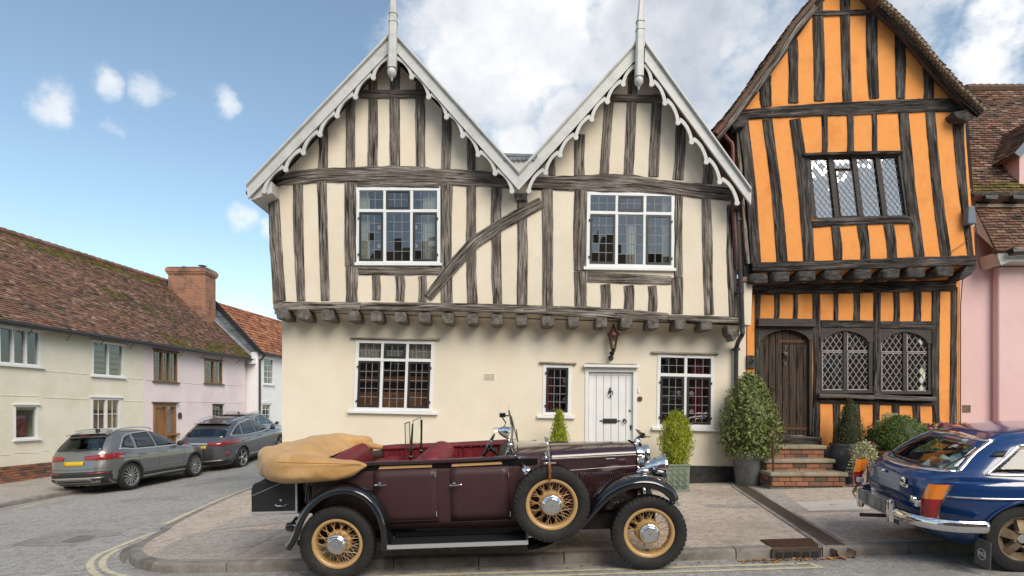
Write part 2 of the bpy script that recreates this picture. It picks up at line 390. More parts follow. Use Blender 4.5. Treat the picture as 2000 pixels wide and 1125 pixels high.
M['creampale'] = mat('pale_cream_limewash', (.74,.68,.54), .92, c2=(.79,.74,.61), scale=1.5, bump=.008, bscale=7, spec=.15, c3=(.69,.63,.5), s3=.8)
M['whitewall'] = mat('white_limewash', (.76,.74,.73), .92, c2=(.8,.78,.77), scale=2, bump=.003, spec=.15)
M['tar'] = mat('black_tarred_plinth', (.012,.012,.013), .6, c2=(.035,.034,.033), scale=7, bump=.01, bscale=14)
M['copper'] = mat('aged_copper', (.18,.075,.05), .5, .6, c2=(.1,.05,.04), scale=14)
M['iron_rust'] = mat('rusty_iron', (.07,.035,.022), .8, .2, c2=(.13,.06,.035), scale=24, bump=.001)
M['tile'] = mat('clay_roof_tile', (.25,.135,.09), .92, c2=(.15,.09,.065), scale=9, bump=.006, bscale=40, spec=.2, c3=(.10,.082,.062), s3=1.6, tone=True)
M['tile_orange'] = mat('orange_pantile', (.40,.165,.085), .9, c2=(.27,.11,.06), scale=9, bump=.004, bscale=40, spec=.2, tone=True)
M['moss'] = mat('roof_moss', (.10,.12,.018), 1, c2=(.2,.2,.03), scale=30, bump=.02, bscale=60)
M['oak_dark_end'] = mat('black_oak_end_grain', (.022,.019,.017), .95, c2=(.11,.1,.09), scale=9, bump=.012, bscale=22, lo=.35, hi=.75, stretch=(1,1,2.5))
M['oak_plain'] = mat('dark_stained_joinery', (.026,.02,.016), .7, c2=(.05,.04,.033), scale=5, stretch=(1,1,6), bump=.001, bscale=60)
M['iron_pale'] = mat('worn_pale_iron', (.16,.14,.12), .6, .5, c2=(.09,.075,.065), scale=40)
M['letters'] = mat('worn_carved_letters', (.13,.11,.095), .8, c2=(.05,.042,.036), scale=40, lo=.4, hi=.6)
M['lead_pale'] = mat('pale_grey_lead', (.36,.345,.32), .6, c2=(.28,.265,.24), scale=30)
M['glass_old'] = glassmat('old_diamond_glass', (.6,.64,.62), .17, .03, 1.8)
M['shopstuff'] = mat('assorted_window_goods', (.3,.25,.2), .7, c2=(.12,.06,.05), scale=5)
M['sillwood'] = wood('grey_sill_oak', ((.07,.06,.053), (.12,.105,.095), (.2,.18,.165)))
M['slate_plastic'] = mat('slate_blue_plastic', (.11,.14,.18), .5)
M['vergetile'] = mat('mossy_verge_tile', (.2,.13,.085), .95, c2=(.1,.09,.06), scale=14, bump=.006, c3=(.3,.26,.2), s3=12)
M['tanwood'] = mat('varnished_tan_wood', (.30,.15,.055), .5, c2=(.2,.095,.035), scale=6, stretch=(1,1,.2))
M['blindcloth'] = mat('brown_blind', (.2,.155,.11), .9)
M['clearglass'] = glassmat('shop_glass', (.9,.92,.9), .05, .01, 1.0)
M['lightroom'] = mat('pale_shop_interior', (.6,.55,.45), .9, c2=(.4,.35,.28), scale=2)
M['warmroom'] = mat('warm_shop_interior', (.65,.45,.2), .9, c2=(.5,.35,.18), scale=2)
M['redsign'] = mat('red_paint', (.4,.02,.03), .5)
# ================================================================ ground, road, pavements
def asphalt(name, c1, c2, stain, fine=150, mid=18, big=.6, bump=.004):
    m, nt, b = newmat(name); N = nt.nodes; L = nt.links; b.inputs['Roughness'].default_value = .88; b.inputs['Specular IOR Level'].default_value = .3
    tc = N.new('ShaderNodeTexCoord')
    def nse(s, d, r=.6):
        t = N.new('ShaderNodeTexNoise'); t.inputs['Scale'].default_value = s; t.inputs['Detail'].default_value = d; t.inputs['Roughness'].default_value = r
        L.new(tc.outputs['Object'], t.inputs['Vector']); return t.outputs['Fac']
    vo = N.new('ShaderNodeTexVoronoi'); vo.inputs['Scale'].default_value = fine; L.new(tc.outputs['Object'], vo.inputs['Vector'])
    sp = N.new('ShaderNodeSeparateColor'); L.new(vo.outputs['Color'], sp.inputs[0])
    def mixc(f, a, bcol, lo, hi):
        mr = N.new('ShaderNodeMapRange'); L.new(f, mr.inputs[0]); mr.inputs[1].default_value = lo; mr.inputs[2].default_value = hi
        mx = N.new('ShaderNodeMix'); mx.data_type = 'RGBA'; L.new(mr.outputs[0], mx.inputs[0])
        for k, v in ((6, a), (7, bcol)):
            if isinstance(v, tuple): mx.inputs[k].default_value = (*v, 1)
            else: L.new(v, mx.inputs[k])
        return mx.outputs[2]
    a = mixc(sp.outputs[0], c1, c2, .1, .9)
    a = mixc(nse(mid, 6), a, tuple(x*.72 for x in c1), .45, .8)
    a = mixc(nse(big, 8, .68), a, stain, .5, .74)
    L.new(a, b.inputs['Base Color'])
    bp = N.new('ShaderNodeBump'); bp.inputs['Distance'].default_value = bump; L.new(vo.outputs['Distance'], bp.inputs['Height']); bp.invert = True; L.new(bp.outputs[0], b.inputs['Normal'])
    return m
M['road'] = asphalt('worn_asphalt', (0.262,0.246,0.227), (0.525,0.498,0.461), (0.201,0.188,0.171), 95, 9, .5)
M['roadpatch'] = asphalt('asphalt_patch', (0.232,0.217,0.201), (0.451,0.429,0.400), (0.183,0.171,0.156), 120, 14, .9)
M['pave'] = asphalt('pinkish_tarmac_pavement', (0.366,0.299,0.242), (0.708,0.598,0.500), (0.287,0.239,0.198), 110, 10, .55)
M['pave2'] = asphalt('grey_tarmac_pavement', (0.311,0.275,0.238), (0.561,0.506,0.451), (0.238,0.210,0.181), 130, 12, .9)
M['kerb'] = mat('worn_kerb_concrete', (.29,.265,.23), .9, c2=(.19,.17,.148), scale=5, bump=.006, bscale=40, c3=(.12,.104,.088), s3=3)
M['yellow'] = mat('worn_yellow_line', (.66,.59,.40), .8, c2=(.58,.52,.35), scale=10, c3=(.36,.33,.26), s3=9, bump=.002, bscale=150)
M['slab'] = mat('pale_stone_slab', (.56,.51,.44), .85, c2=(.48,.44,.38), scale=8, bump=.002)
M['soil'] = mat('outlying_ground', (.12,.13,.07), .95, c2=(.08,.09,.04), scale=.4)
def road_z(x, y):
    z = .032*max(-5.6, min(14, x))
    if x < -5.6: z += .065*(max(x, -10.9)+5.6)
    if x < -3 and y > 16.5:          # the side street climbs
        q = min(y, 22.5)-16.5; z += .013*q*q*smooth((-3-x)/2.5)
    return z
def pave_z(x, y): return .032*max(-9, min(14, x))+.1+.015*(y-6.25)
def lpave_z(x, y): return road_z(-10.9, y)+.09
def gpt(px, py, fn, dz=0):
    z = -.1
    for _ in range(30):
        Y = F*(CZ-z)/(py-HY); X = (px-CX)*Y/F; z = fn(X, Y)
    return Vector((X, Y, z+dz))
def lin(a, b, n): return [a+(b-a)*i/(n-1) for i in range(n)]
mb = MB()
xs = [-90, -40, -20, -14, -12, -10.9, -9, -8, -7, -6, -5.6, -5.3, -5, -4.5, -4, -3.5, -3, 0, 4, 9, 14, 20, 40, 90]
ys = [-60, -20, 0, 4, 8, 12, 16]+lin(16.5, 30, 28)+[40, 60, 90]
mb.grid([[(x, y, road_z(x, y)) for x in xs] for y in ys])
road = struct(mb.build('road', M['road'], smooth=True))
g = MB().grid([[(x, y, -.9) for x in (-3000, -300, 300, 3000)] for y in (-3000, -300, 300, 3000)]); struct(g.build('ground', M['soil']))
# main pavement: flat sheet inside its kerb, running back under the houses
KERB = [gpt(*p, road_z) for p in ((310,1118),(279,1113),(260,1106),(252,1096),(256,1087),(276,1073),(307,1056),(343,1033),(462,980))]
kx = [(30, 6.1), (12, 6.12), (6, 6.16), (0, 6.23), (-3.2, 6.32)]
kerb_line = [Vector((x, y, 0)) for x, y in kx]+[Vector((k.x, k.y, 0)) for k in KERB]+[Vector((-5.7, 16, 0)), Vector((-6.0, 24, 0)), Vector((-6.4, 34, 0))]
def offset_line(pts, d):
    out = []
    for i, p in enumerate(pts):
        t = (pts[min(len(pts)-1, i+1)]-pts[max(0, i-1)]).normalized(); out.append(p+Vector((t.y, -t.x, 0))*d)
    return out
cl = catmull(kerb_line, 8)
inner = offset_line(cl, .13)
mb = MB(); poly = [Vector((p.x, p.y, pave_z(p.x, p.y))) for p in inner]+[Vector((-6.2, 34, pave_z(-6.2, 34))), Vector((30, 34, pave_z(30, 34)))]
# sheet in strips so that it follows the slope change far right
tri = tessellate_polygon([poly]); mb.add(poly, [list(t) for t in tri])
pave = struct(mb.build('pavement', M['pave']))
# kerb stones, one by one
def kerb_stones(line, parent, fn_top, fn_base, lengths, name='kerb_stone', w=.135, up=.004, seed=1):
    rnd = random.Random(seed); L_ = [0]
    for a, b in zip(line, line[1:]): L_.append(L_[-1]+(b-a).length)
    tot = L_[-1]; d = 0
    def at(t):
        t = min(max(t, 0), tot)
        for i in range(len(L_)-1):
            if t <= L_[i+1]: break
        return line[i].lerp(line[i+1], (t-L_[i])/max(1e-6, L_[i+1]-L_[i]))
    k = 0
    while d < tot-.1:
        ln = lengths(at(d)); e = min(d+ln, tot); n = max(2, int((e-d)/.16)+1); rows = []
        j1 = rnd.uniform(-.004, .006); j2 = rnd.uniform(-.006, .006)
        sub = [at(d+.006+(e-d-.012)*i/(n-1)) for i in range(n)]; off = offset_line(sub, w)
        for i, (a, b) in enumerate(zip(sub, off)):
            zt = fn_top(a.x, a.y)+up+j1; zb = fn_base(a.x, a.y)-.12; q = .022
            a2 = a.lerp(b, j2)
            wv = .004*nz(a.x*6, a.y*6, seed)
            rows.append([Vector((a2.x, a2.y, zb)), Vector((a2.x, a2.y, zt-q-.008+wv)), Vector((a2.x, a2.y, 0))+(b-a)*.06+Vector((0, 0, zt-q*.35+wv)),
                         Vector((a2.x, a2.y, 0))+(b-a)*.2+Vector((0, 0, zt+wv)), Vector((b.x, b.y, zt)), Vector((b.x, b.y, zb))])
        m2 = MB().grid(rows); nn = 6
        m2.f.append(list(range(nn))); m2.f.append([len(m2.v)-nn+i for i in range(nn)][::-1]); m2.mi += [0, 0]
        m2.build(name, M['kerb'], parent, smooth=True, angle=50); d = e; k += 1
kerb_stones(cl, pave, pave_z, road_z, lambda p: .92 if p.y < 6.5 or p.y > 9.2 else .5, seed=3)
# left pavement before the cottages
LK = [Vector((-40, 7.6, 0)), Vector((-16, 7.6, 0)), Vector((-12, 8.0, 0)), Vector((-10.9, 9.2, 0)), gpt(0, 993, road_z), gpt(160, 962, road_z), Vector((-11.35, 19, 0)), Vector((-11.2, 28, 0)), Vector((-11, 42, 0))]
lcl = catmull(LK, 8)[::-1]
linn = offset_line(lcl, .13)
mb = MB()
rows = [[Vector((p.x-d*(20 if d else 0), p.y, lpave_z(p.x, p.y))) for d in (0, .1, .4, 1)] for p in resample(linn, 120) if p.y > 8.4]
mb.grid(rows)
lpave = struct(mb.build('pavement', M['pave2']))
kerb_stones([p for p in resample(lcl, 160) if p.y > 8.6], lpave, lpave_z, lambda x, y: road_z(-10.9, y), lambda p: .92, seed=5)
# painted lines: thin sheets on the asphalt, children of the road
def paint(pts, w, name='yellow_line', fn=road_z, dz=.005, m='yellow', parent=None):
    pts = resample(pts, max(8, int(sum((b-a).length for a, b in zip(pts, pts[1:]))/.12)))
    a = offset_line(pts, w/2); b = offset_line(pts, -w/2); mb = MB()
    mb.grid([[Vector((p.x, p.y, fn(p.x, p.y)+dz)), Vector((q.x, q.y, fn(q.x, q.y)+dz))] for p, q in zip(a, b)])
    return mb.build(name, M[m], parent or road)
for off in (0, .155):
    paint([Vector((-3.6, 5.98-off, 0)), Vector((0, 5.96-off, 0)), Vector((3.06, 5.94-off, 0))], .062)
paint([Vector((3.04, 5.97, 0)), Vector((3.1, 5.76, 0))], .05)
gp = lambda l: [gpt(x, y, road_z) for x, y in l]
paint(catmull(gp([(318,1036),(289,1045),(248,1061),(214,1075),(189,1087),(176,1101),(178,1113),(193,1125),(235,1142)]), 5), .075)
paint(catmull(gp([(322,1039),(300,1046),(276,1054)]), 4), .06)
paint(catmull(gp([(233,1072),(213,1084),(202,1095),(200,1104),(208,1115),(231,1123),(262,1129)]), 5), .07)
paint(gp([(322,1024),(366,1004),(428,977),(500,948)]), .1)
paint(gp([(22,997),(75,984),(128,974)]), .05); paint(gp([(28,999),(80,987),(126,978)]), .045)
paint(gp([(62,1127),(125,1123)]), .05, 'white_dash', m='slab'); paint(gp([(135,1122),(158,1121)]), .05, 'white_dash', m='slab')
# repairs in the asphalt
def patch(pts, fn, m, parent, dz=.004, name='tarmac_patch'):
    pts = [gpt(x, y, fn, dz) for x, y in pts]; mb = MB(); mb.add(pts, [list(t) for t in tessellate_polygon([pts])]); return mb.build(name, M[m], parent)
patch([(20,1066),(70,1049),(118,1037),(160,1034),(246,1037),(232,1046),(190,1050),(140,1067),(118,1067)], road_z, 'roadpatch', road)
M['pothole'] = asphalt('broken_asphalt', (.155,.135,.118), (.30,.268,.238), (.105,.092,.08), 60, 20, 2)
patch([(120,1058),(133,1054),(146,1049),(158,1047),(187,1047),(178,1053),(160,1057),(140,1061)], road_z, 'pothole', road, .008)
patch([(240,1073),(252,1067),(262,1063),(282,1056),(300,1049),(318,1044),(322,1046),(312,1051),(290,1060),(276,1067),(262,1077),(252,1084),(247,1092),(246,1099),(240,1101),(235,1094),(232,1086),(236,1079)], road_z, 'pothole', road, .004, 'gutter_grit')
patch([(408,1037),(440,1020),(480,1008),(560,1003),(620,1008),(560,1021),(470,1030)], pave_z, 'pave2', pave)
patch([(452,1092),(500,1066),(560,1034),(420,1036),(372,1043),(322,1068),(300,1082),(318,1093),(360,1094)], pave_z, 'pave2', pave)
patch([(1382,985),(1480,986),(1478,992),(1382,991)], pave_z, 'pave2', pave)
patch([(1490,948),(1520,955),(1556,982),(1680,974),(1690,999),(1580,1000),(1534,1000),(1500,975)], pave_z, 'pave2', pave)
# pale cover slab, slot drain, gully grate: things let into the pavement
c = [gpt(x, y, pave_z) for x, y in ((1553,982),(1680,975),(1700,994),(1580,998))]
mb = MB().prism([p+Vector((0, 0, .007)) for p in c], (0, 0, -.03))
tag(mb.build('utility_cover', M['slab'], bevel=.004), 'pale stone cover slab let into the pavement behind the blue coupe', 'cover slab')
hk = MB(); cc = (c[0]+c[1]+c[2]+c[3])/4; hk.box(cc+Vector((-.06,-.012,.006)), cc+Vector((.06,.012,.0085))); 
ho = hk.build('lifting_slot', M['black'], None); ho.parent = bpy.data.objects['utility_cover']
a = gpt(1448, 950, pave_z); b = gpt(1632, 1066, pave_z); a = a+(a-b).normalized()*.05
dr = thing('slot_drain', 'long cast iron channel drain crossing the pavement beside the zinc tub', 'drain', (a+b)/2)
t = (b-a).normalized(); sd = t.cross(Vector((0,0,1))).normalized(); Ld = (b-a).length
M['castiron'] = mat('cast_iron_grating', (.075,.055,.045), .75, .3, c2=(.12,.085,.065), scale=18, bump=.001)
MB().obox((a+b)/2-Vector((0,0,.012)), (b-a)/2, sd*.075, Vector((0,0,.014))).build('channel', M['black'], dr)
for s in (-1, 1): MB().obox((a+b)/2+sd*s*.085+Vector((0,0,.002)), (b-a)/2, sd*.016, Vector((0,0,.012))).build('edge_rail', M['castiron'], dr)
n = int(Ld/.035); mb = MB()
for i in range(n):
    p = a+t*(i+.5)*Ld/n; mb.obox(p+Vector((0,0,.004)), t*.009, sd*.072, Vector((0,0,.008)))
o = mb.build('grating_bars', M['castiron'], dr, kind='stuff')
for s in (-1, 1):
    MB().obox((a+b)/2+sd*s*.135+Vector((0,0,-.002)), (b-a)/2, sd*.034, Vector((0,0,.009))).build('concrete_haunch', M['kerb'], dr, bevel=.004)
# mouth of the drain in the kerb
e = b+t*.12; mb = MB()
ring = lambda p, r: [p+sd*math.cos(q)*r+Vector((0,0,-.0-math.sin(q)*r)) for q in lin(0, PI, 13)]
mb.grid([ring(b+Vector((0,0,-.004)), .085), ring(e+Vector((.05,-.02,-.02)), .085)]); mb.grid([ring(b+Vector((0,0,-.004)), .105), ring(e+Vector((.05,-.02,-.02)), .105)])
M['clay'] = mat('clay_gutter', (.3,.19,.13), .8, c2=(.22,.14,.1), scale=12)
mb.build('outlet', M['clay'], dr, smooth=True)
c = [gpt(x, y, pave_z) for x, y in ((1483,1055),(1585,1052),(1600,1070),(1508,1072.5))]
gy = thing('gully_grate', 'rusty ribbed gully grate and kerb inlet beside the outlet of the channel drain', 'drain', sum(c, Vector())/4)
mb = MB(); mb.prism([p+Vector((0,0,.004)) for p in c], (0,0,-.06)); mb.build('frame', M['castiron'], gy)
for i in range(22):
    u = (i+.7)/22.4; p = c[0].lerp(c[1], u).lerp(c[3].lerp(c[2], u), .06); q = c[0].lerp(c[1], u).lerp(c[3].lerp(c[2], u), .94)
    MB().bar(p+Vector((0,0,.01)), q+Vector((0,0,.01)), .015, .014).build('grate_bar', M['iron_rust'], gy)
mb = MB(); q0 = c[3]; q1 = c[2]; nrm = Vector((0,-1,0))
fa = lambda u, z, d: q0.lerp(q1, u)+Vector((0, -d, z))
mb.hexa([fa(-.02,-.13,.0),fa(1.02,-.13,0),fa(1.02,-.13,.02),fa(-.02,-.13,.02),fa(-.02,.006,0),fa(1.02,.006,0),fa(1.02,.006,.03),fa(-.02,.006,.03)])
mb.build('kerb_inlet', M['castiron'], gy)
for i in range(5):
    u0 = .06+i*.19; m2 = MB(); m2.hexa([fa(u0,-.095,.018),fa(u0+.13,-.095,.018),fa(u0+.13,-.095,.034),fa(u0,-.095,.034),fa(u0,-.03,.018),fa(u0+.13,-.03,.018),fa(u0+.13,-.03,.034),fa(u0,-.03,.034)])
    m2.build('inlet_opening', M['black'], gy)
c = [gpt(x, y, road_z) for x, y in ((314,1033),(344,1024),(350,1028),(322,1038))]
gy2 = thing('gully_grate', 'small iron gully grate in the gutter between two yellow lines of the side street', 'drain', sum(c, Vector())/4)
mb = MB(); mb.prism([p+Vector((0,0,.008)) for p in c], (0,0,-.05)); mb.build('frame', M['black'], gy2)
for i in range(6):
    u = (i+.5)/6; MB().bar(c[0].lerp(c[1], u)+Vector((0,0,.012)), c[3].lerp(c[2], u)+Vector((0,0,.012)), .035, .012).build('grate_bar', M['castiron'], gy2)
# fallen leaves along the gutter: uncountable litter
M['deadleaf'] = mat('fallen_leaf', (.36,.17,.05), .8, c2=(.2,.09,.03), scale=3, tone=True)
mb = MB(); mb.col = []; rnd = random.Random(4)
def leaf_litter(n, fx, fy, fn, s=(.015, .035)):
    for _ in range(n):
        x, y = fx(), fy(); z = fn(x, y)+.012; a = rnd.uniform(0, 6.28); r = rnd.uniform(*s); u = Vector((math.cos(a), math.sin(a), rnd.uniform(-.3,.3)))*r; v = Vector((-math.sin(a), math.cos(a), rnd.uniform(-.3,.3)))*r*.6
        p = Vector((x, y, z)); mb.add([p-u, p-v*.9, p+u, p+v*.9], [(0,1,2,3)]); c_ = rnd.uniform(.5, 1.5); mb.col += [(c_, c_, c_)]*4
leaf_litter(120, lambda: rnd.uniform(2.4, 3.6), lambda: 6.12-abs(rnd.gauss(0, .05)), road_z)
leaf_litter(90, lambda: rnd.uniform(-3.5, 4.5), lambda: 6.14-abs(rnd.gauss(0, .06)), road_z, (.012, .028))
leaf_litter(40, lambda: rnd.uniform(3.0, 4.2), lambda: rnd.uniform(9.7, 10.2), pave_z, (.01,.03))
leaf_litter(25, lambda: rnd.uniform(-5, 5), lambda: rnd.uniform(6.4, 10.5), pave_z, (.01,.022))
o = mb.build('leaf_litter', M['deadleaf'], fix=False, kind='stuff'); tag(o, 'scattered brown autumn leaves along the kerb and gully', 'leaves'); 
# ================================================================ timber frame tools
_seed = [0]
def timber(name, pts, Y, parent, m='oak', th=.05, wob=.006, rel=.005, nu=8, px=True, label=None):
    """hewn timber: pts (x, y, half width) in pixels at depth Y (or metres x,z,hw when px=False), front face at Y"""
    _seed[0] += 1; sd = _seed[0]*7.31
    if px:
        s = Y/F; c = [(P(x, y, Y), h*s) for x, y, h in pts]
    else: c = [(Vector((x, Y, z)), h) for x, z, h in pts]
    ctr = [Vector((p.x, p.z, h)) for p, h in c]
    L_ = sum(((b-a).xy.length) for a, b in zip(ctr, ctr[1:]))
    n = max(4, int(L_/.07)); rows = resample(ctr, n); mb = MB(); uv = []
    acc = 0; G = []
    for i, r in enumerate(rows):
        t = (rows[min(n-1, i+1)]-rows[max(0, i-1)]).xy.normalized(); nr = Vector((t.y, -t.x))
        if i: acc += (r-rows[i-1]).xy.length
        eL = wob*(nz(acc*4, sd, 1)+.6*nz(acc*13, sd, 2)); eR = wob*(nz(acc*4, sd, 5)+.6*nz(acc*13, sd, 7)); row = []
        for j in range(nu+1):
            a = -1+2*j/nu; lat = a*r.z+(eL*(1-a)/2+eR*(1+a)/2)
            y = Y+.010*abs(a)**6+rel*(nz(lat*28, acc*1.3, sd)+.5*nz(lat*60, acc*3, sd+3))
            row.append(Vector((r.x+nr.x*lat, y, r.y+nr.y*lat))); uv.append((lat+sd % 9.7, acc+sd % 5.3))
        G.append(row)
    mb.grid(G)
    # sides and ends
    b = len(mb.v); back = []
    for row in G:
        mb.v.append((row[0].x, Y+th, row[0].z)); mb.v.append((row[-1].x, Y+th, row[-1].z)); 
    for i in range(n):
        uv.append(uv[i*(nu+1)]); uv.append(uv[i*(nu+1)+nu])
    w = nu+1
    for i in range(n-1):
        mb.f.append([i*w, (i+1)*w, b+2*(i+1), b+2*i]); mb.f.append([i*w+nu, b+2*i+1, b+2*(i+1)+1, (i+1)*w+nu]); mb.mi += [0, 0]
    mb.f.append([j for j in range(w)]+[b+1, b]); mb.f.append([(n-1)*w+j for j in range(w)][::-1]+[b+2*(n-1), b+2*(n-1)+1]); mb.mi += [0, 0]
    mb.uv = uv
    return mb.build(name, M[m], parent, smooth=True, angle=60, label=label)
def stud(x0a, x1a, ya, x0b, x1b, yb, Y, parent, m='oak', name='stud', bow=None, **k):
    """stud between top edge (x0a..x1a at ya) and bottom edge"""
    rnd = random.Random(int(x0a*13+ya)); bow = rnd.uniform(-2.2, 2.2) if bow is None else bow
    pts = []
    for i in range(5):
        t = i/4; xl = lerp(x0a, x0b, t); xr = lerp(x1a, x1b, t)
        pts.append(((xl+xr)/2+bow*math.sin(PI*t)+rnd.uniform(-.5, .5), lerp(ya, yb, t), (xr-xl)/2*(1+rnd.uniform(-.06, .08))))
    return timber(name, pts, Y, parent, m, **k)
def panel(outline, holes, Y, parent, m, name, depth=.22, rev=None):
    """plaster wall in the plane Y with openings (pixel outlines) and their reveals"""
    P3 = [[P(x, y, Y) for x, y in outline]]+[[P(x, y, Y) for x, y in h] for h in holes]
    flat = [v for l in P3 for v in l]; tri = tessellate_polygon(P3); mb = MB(); mb.add(flat, [list(t) for t in tri])
    for k, l in enumerate(P3):
        n = len(l); mb.add(l+[v+Vector((0, depth, 0)) for v in l], [(i, (i+1) % n, (i+1) % n+n, i+n) for i in range(n)], 1 if rev and k else 0)
    return mb.build(name, [M[m], M[rev]] if rev else M[m], parent, fix=False)
def bil(q, u, v):
    """bilinear point in a pixel quad TL,TR,BR,BL"""
    a = (lerp(q[0][0], q[1][0], u), lerp(q[0][1], q[1][1], u)); b = (lerp(q[3][0], q[2][0], u), lerp(q[3][1], q[2][1], u))
    return (lerp(a[0], b[0], v), lerp(a[1], b[1], v))
_pane = {}
def pane_mesh(m):
    if m not in _pane:
        _pane[m] = MB().box((-.5,-.0015,-.5), (.5,.0015,.5)).mesh('pane', M[m])
    return _pane[m]
def rect(q, u0, u1, v0, v1): return [bil(q, u0, v0), bil(q, u1, v0), bil(q, u1, v1), bil(q, u0, v1)]
def bars(q, mb, segs, Y, th):
    for u0, u1, v0, v1 in segs: mb.ppx(rect(q, u0, u1, v0, v1), Y, th)
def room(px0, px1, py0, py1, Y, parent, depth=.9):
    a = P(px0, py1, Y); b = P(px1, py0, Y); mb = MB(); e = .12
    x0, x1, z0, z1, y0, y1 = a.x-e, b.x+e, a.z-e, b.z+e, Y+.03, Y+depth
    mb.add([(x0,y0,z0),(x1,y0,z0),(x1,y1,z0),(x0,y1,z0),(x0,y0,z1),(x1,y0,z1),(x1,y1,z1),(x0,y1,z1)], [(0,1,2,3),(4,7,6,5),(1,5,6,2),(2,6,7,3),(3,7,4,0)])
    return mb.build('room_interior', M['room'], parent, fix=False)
def curtain(px0, px1, py0, py1, Y, parent, m='curtain', folds=5, name='curtain'):
    a = P(px0, py0, Y); b = P(px1, py1, Y); n = folds*6; rows = []
    for z in (a.z, lerp(a.z, b.z, .5), b.z):
        rows.append([Vector((lerp(a.x, b.x, i/n), Y+.02*math.sin(i/n*folds*2*PI)+.008*nz(i*.7, z), z)) for i in range(n+1)])
    return MB().grid(rows).build(name, M[m], parent, smooth=True, fix=False)
def leaded_window(parent, q, Y, cols, split, panes_top=(3,2), panes_bot=(3,5), fw=(.05,.055), black=(), midtop=True, tag_=None, hinges=True, tilt=.45, panefn=None):
    """white frame filling pixel quad q; cols = number of lights; split = v of the transom (None = one row)"""
    wpx = q[1][0]-q[0][0]; hpx = q[3][1]-q[0][1]; fu = 6.5/wpx; fv = 6.5/hpx; mu = 5.5/wpx; mv = 6/hpx
    fr = MB(); segs = [(0, 1, 0, fv), (0, 1, 1-fv, 1), (0, fu, fv, 1-fv), (1-fu, 1, fv, 1-fv)]
    bars(q, fr, segs, Y-.012, .085)
    lw = (1-2*fu-(cols-1)*mu)/cols
    for c in range(1, cols): bars(q, fr, [(fu+c*lw+(c-1)*mu, fu+c*lw+c*mu, fv, 1-fv)], Y-.006, .07)
    if split: bars(q, fr, [(fu, 1-fu, split-mv/2, split+mv/2)], Y-.009, .07)
    win = fr.build('window', M['white'], parent, bevel=.003)
    rnd = random.Random(int(q[0][0]))
    rows_ = [(fv, split-mv/2, panes_top, 0), (split+mv/2, 1-fv, panes_bot, 1)] if split else [(fv, 1-fv, panes_bot, 1)]
    for c in range(cols):
        u0 = fu+c*(lw+mu); u1 = u0+lw
        for v0, v1, (nx, ny), kind in rows_:
            cas = (c, kind) in black; L0 = rect(q, u0, u1, v0, v1); iu = iv = 0
            if cas:
                mb = MB(); iu, iv = 4.2/((u1-u0)*wpx), 4.2/((v1-v0)*hpx)
                bars(L0, mb, [(.005, .995, .003, iv), (.005, .995, 1-iv, .997), (.005, iu, iv, 1-iv), (1-iu, .995, iv, 1-iv)], Y-.022, .03)
                mb.build('casement', M['black'], win, bevel=.002)
                if hinges and kind == 1:
                    side = 0 if c == 0 else 1; hx = -.03 if side == 0 else 1.03
                    for hv in (.13, .87):
                        x, y = bil(L0, hx, hv); p = P(x, y, Y-.02); h2 = MB()
                        h2.tube([p+Vector((0,-.006,-.022)), p+Vector((0,-.006,.022))], .009, 8); h2.bar(p+Vector((.05*(1 if side == 0 else -1),-.004,0)), p, .012, .018)
                        h2.build('hinge', M['black'], win)
            Lg = rect(L0, iu, 1-iu, iv, 1-iv); cm = MB(); w = (Lg[1][0]-Lg[0][0]); h = (Lg[3][1]-Lg[0][1]); cw = 1.15/w; ch = 1.15/h
            yy = Y+.012 if not cas else Y-.008
            for i in range(1, nx): bars(Lg, cm, [(i/nx-cw/2, i/nx+cw/2, 0, 1)], yy-.004, .008)
            for i in range(1, ny): bars(Lg, cm, [(0, 1, i/ny-ch/2, i/ny+ch/2)], yy-.005, .01)
            cm.build('lead_came', M['lead'], win)
            for i in range(nx):
                for j in range(ny):
                    r = rect(Lg, i/nx, (i+1)/nx, j/ny, (j+1)/ny); p = [P(x, y, yy) for x, y in r]; ctr = sum(p, Vector())/4
                    o = link('pane', pane_mesh('glass'), win)
                    o.location = ctr; o.scale = ((p[1]-p[0]).length*.985, 1, (p[3]-p[0]).length*.985)
                    ang = math.atan2(p[1].z-p[0].z, p[1].x-p[0].x)
                    o.rotation_euler = (math.radians(rnd.gauss(0, tilt)), -ang, math.radians(rnd.gauss(0, tilt)))
    return win
# ================================================================ the cream timber framed house
YU, YG, YB = 10.6, 11.0, 10.2      # upper wall, ground floor wall, bargeboards
hb = P(1000, 945, YG)
house = thing('timber_framed_house', 'cream half timbered house with two white scalloped gables and a jettied upper floor', 'house', (0, YG, pave_z(0, YG)))
TY = YU-.022
# upper wall with gables
W1 = [(696,366),(859,366),(859,516),(696,516)]; W2 = [(1148,375),(1317,377),(1317,527),(1145,525)]
panel([(531,592),(531,378),(545,352),(766,112),(995,352),(1013,372),(1033,352),(1247,128),(1432,368),(1437,400),(1441,622),(1240,612),(1000,602),(760,598)], [W1, W2], YU, house, 'cream', 'upper_wall')
# ground floor wall
G1 = [(697,666),(847,668),(842,803),(692,801)]; G2 = [(1063,713),(1115,714),(1112,811),(1061,810)]; G3 = [(1287,694),(1393,697),(1392,836),(1285,834)]
DR = [(1144,720),(1242,722),(1241,965),(1143,962)]
panel([(551,990),(551,608),(1457,628),(1457,990)], [G1, G2, G3, DR], YG, house, 'cream_lo', 'ground_floor_wall')
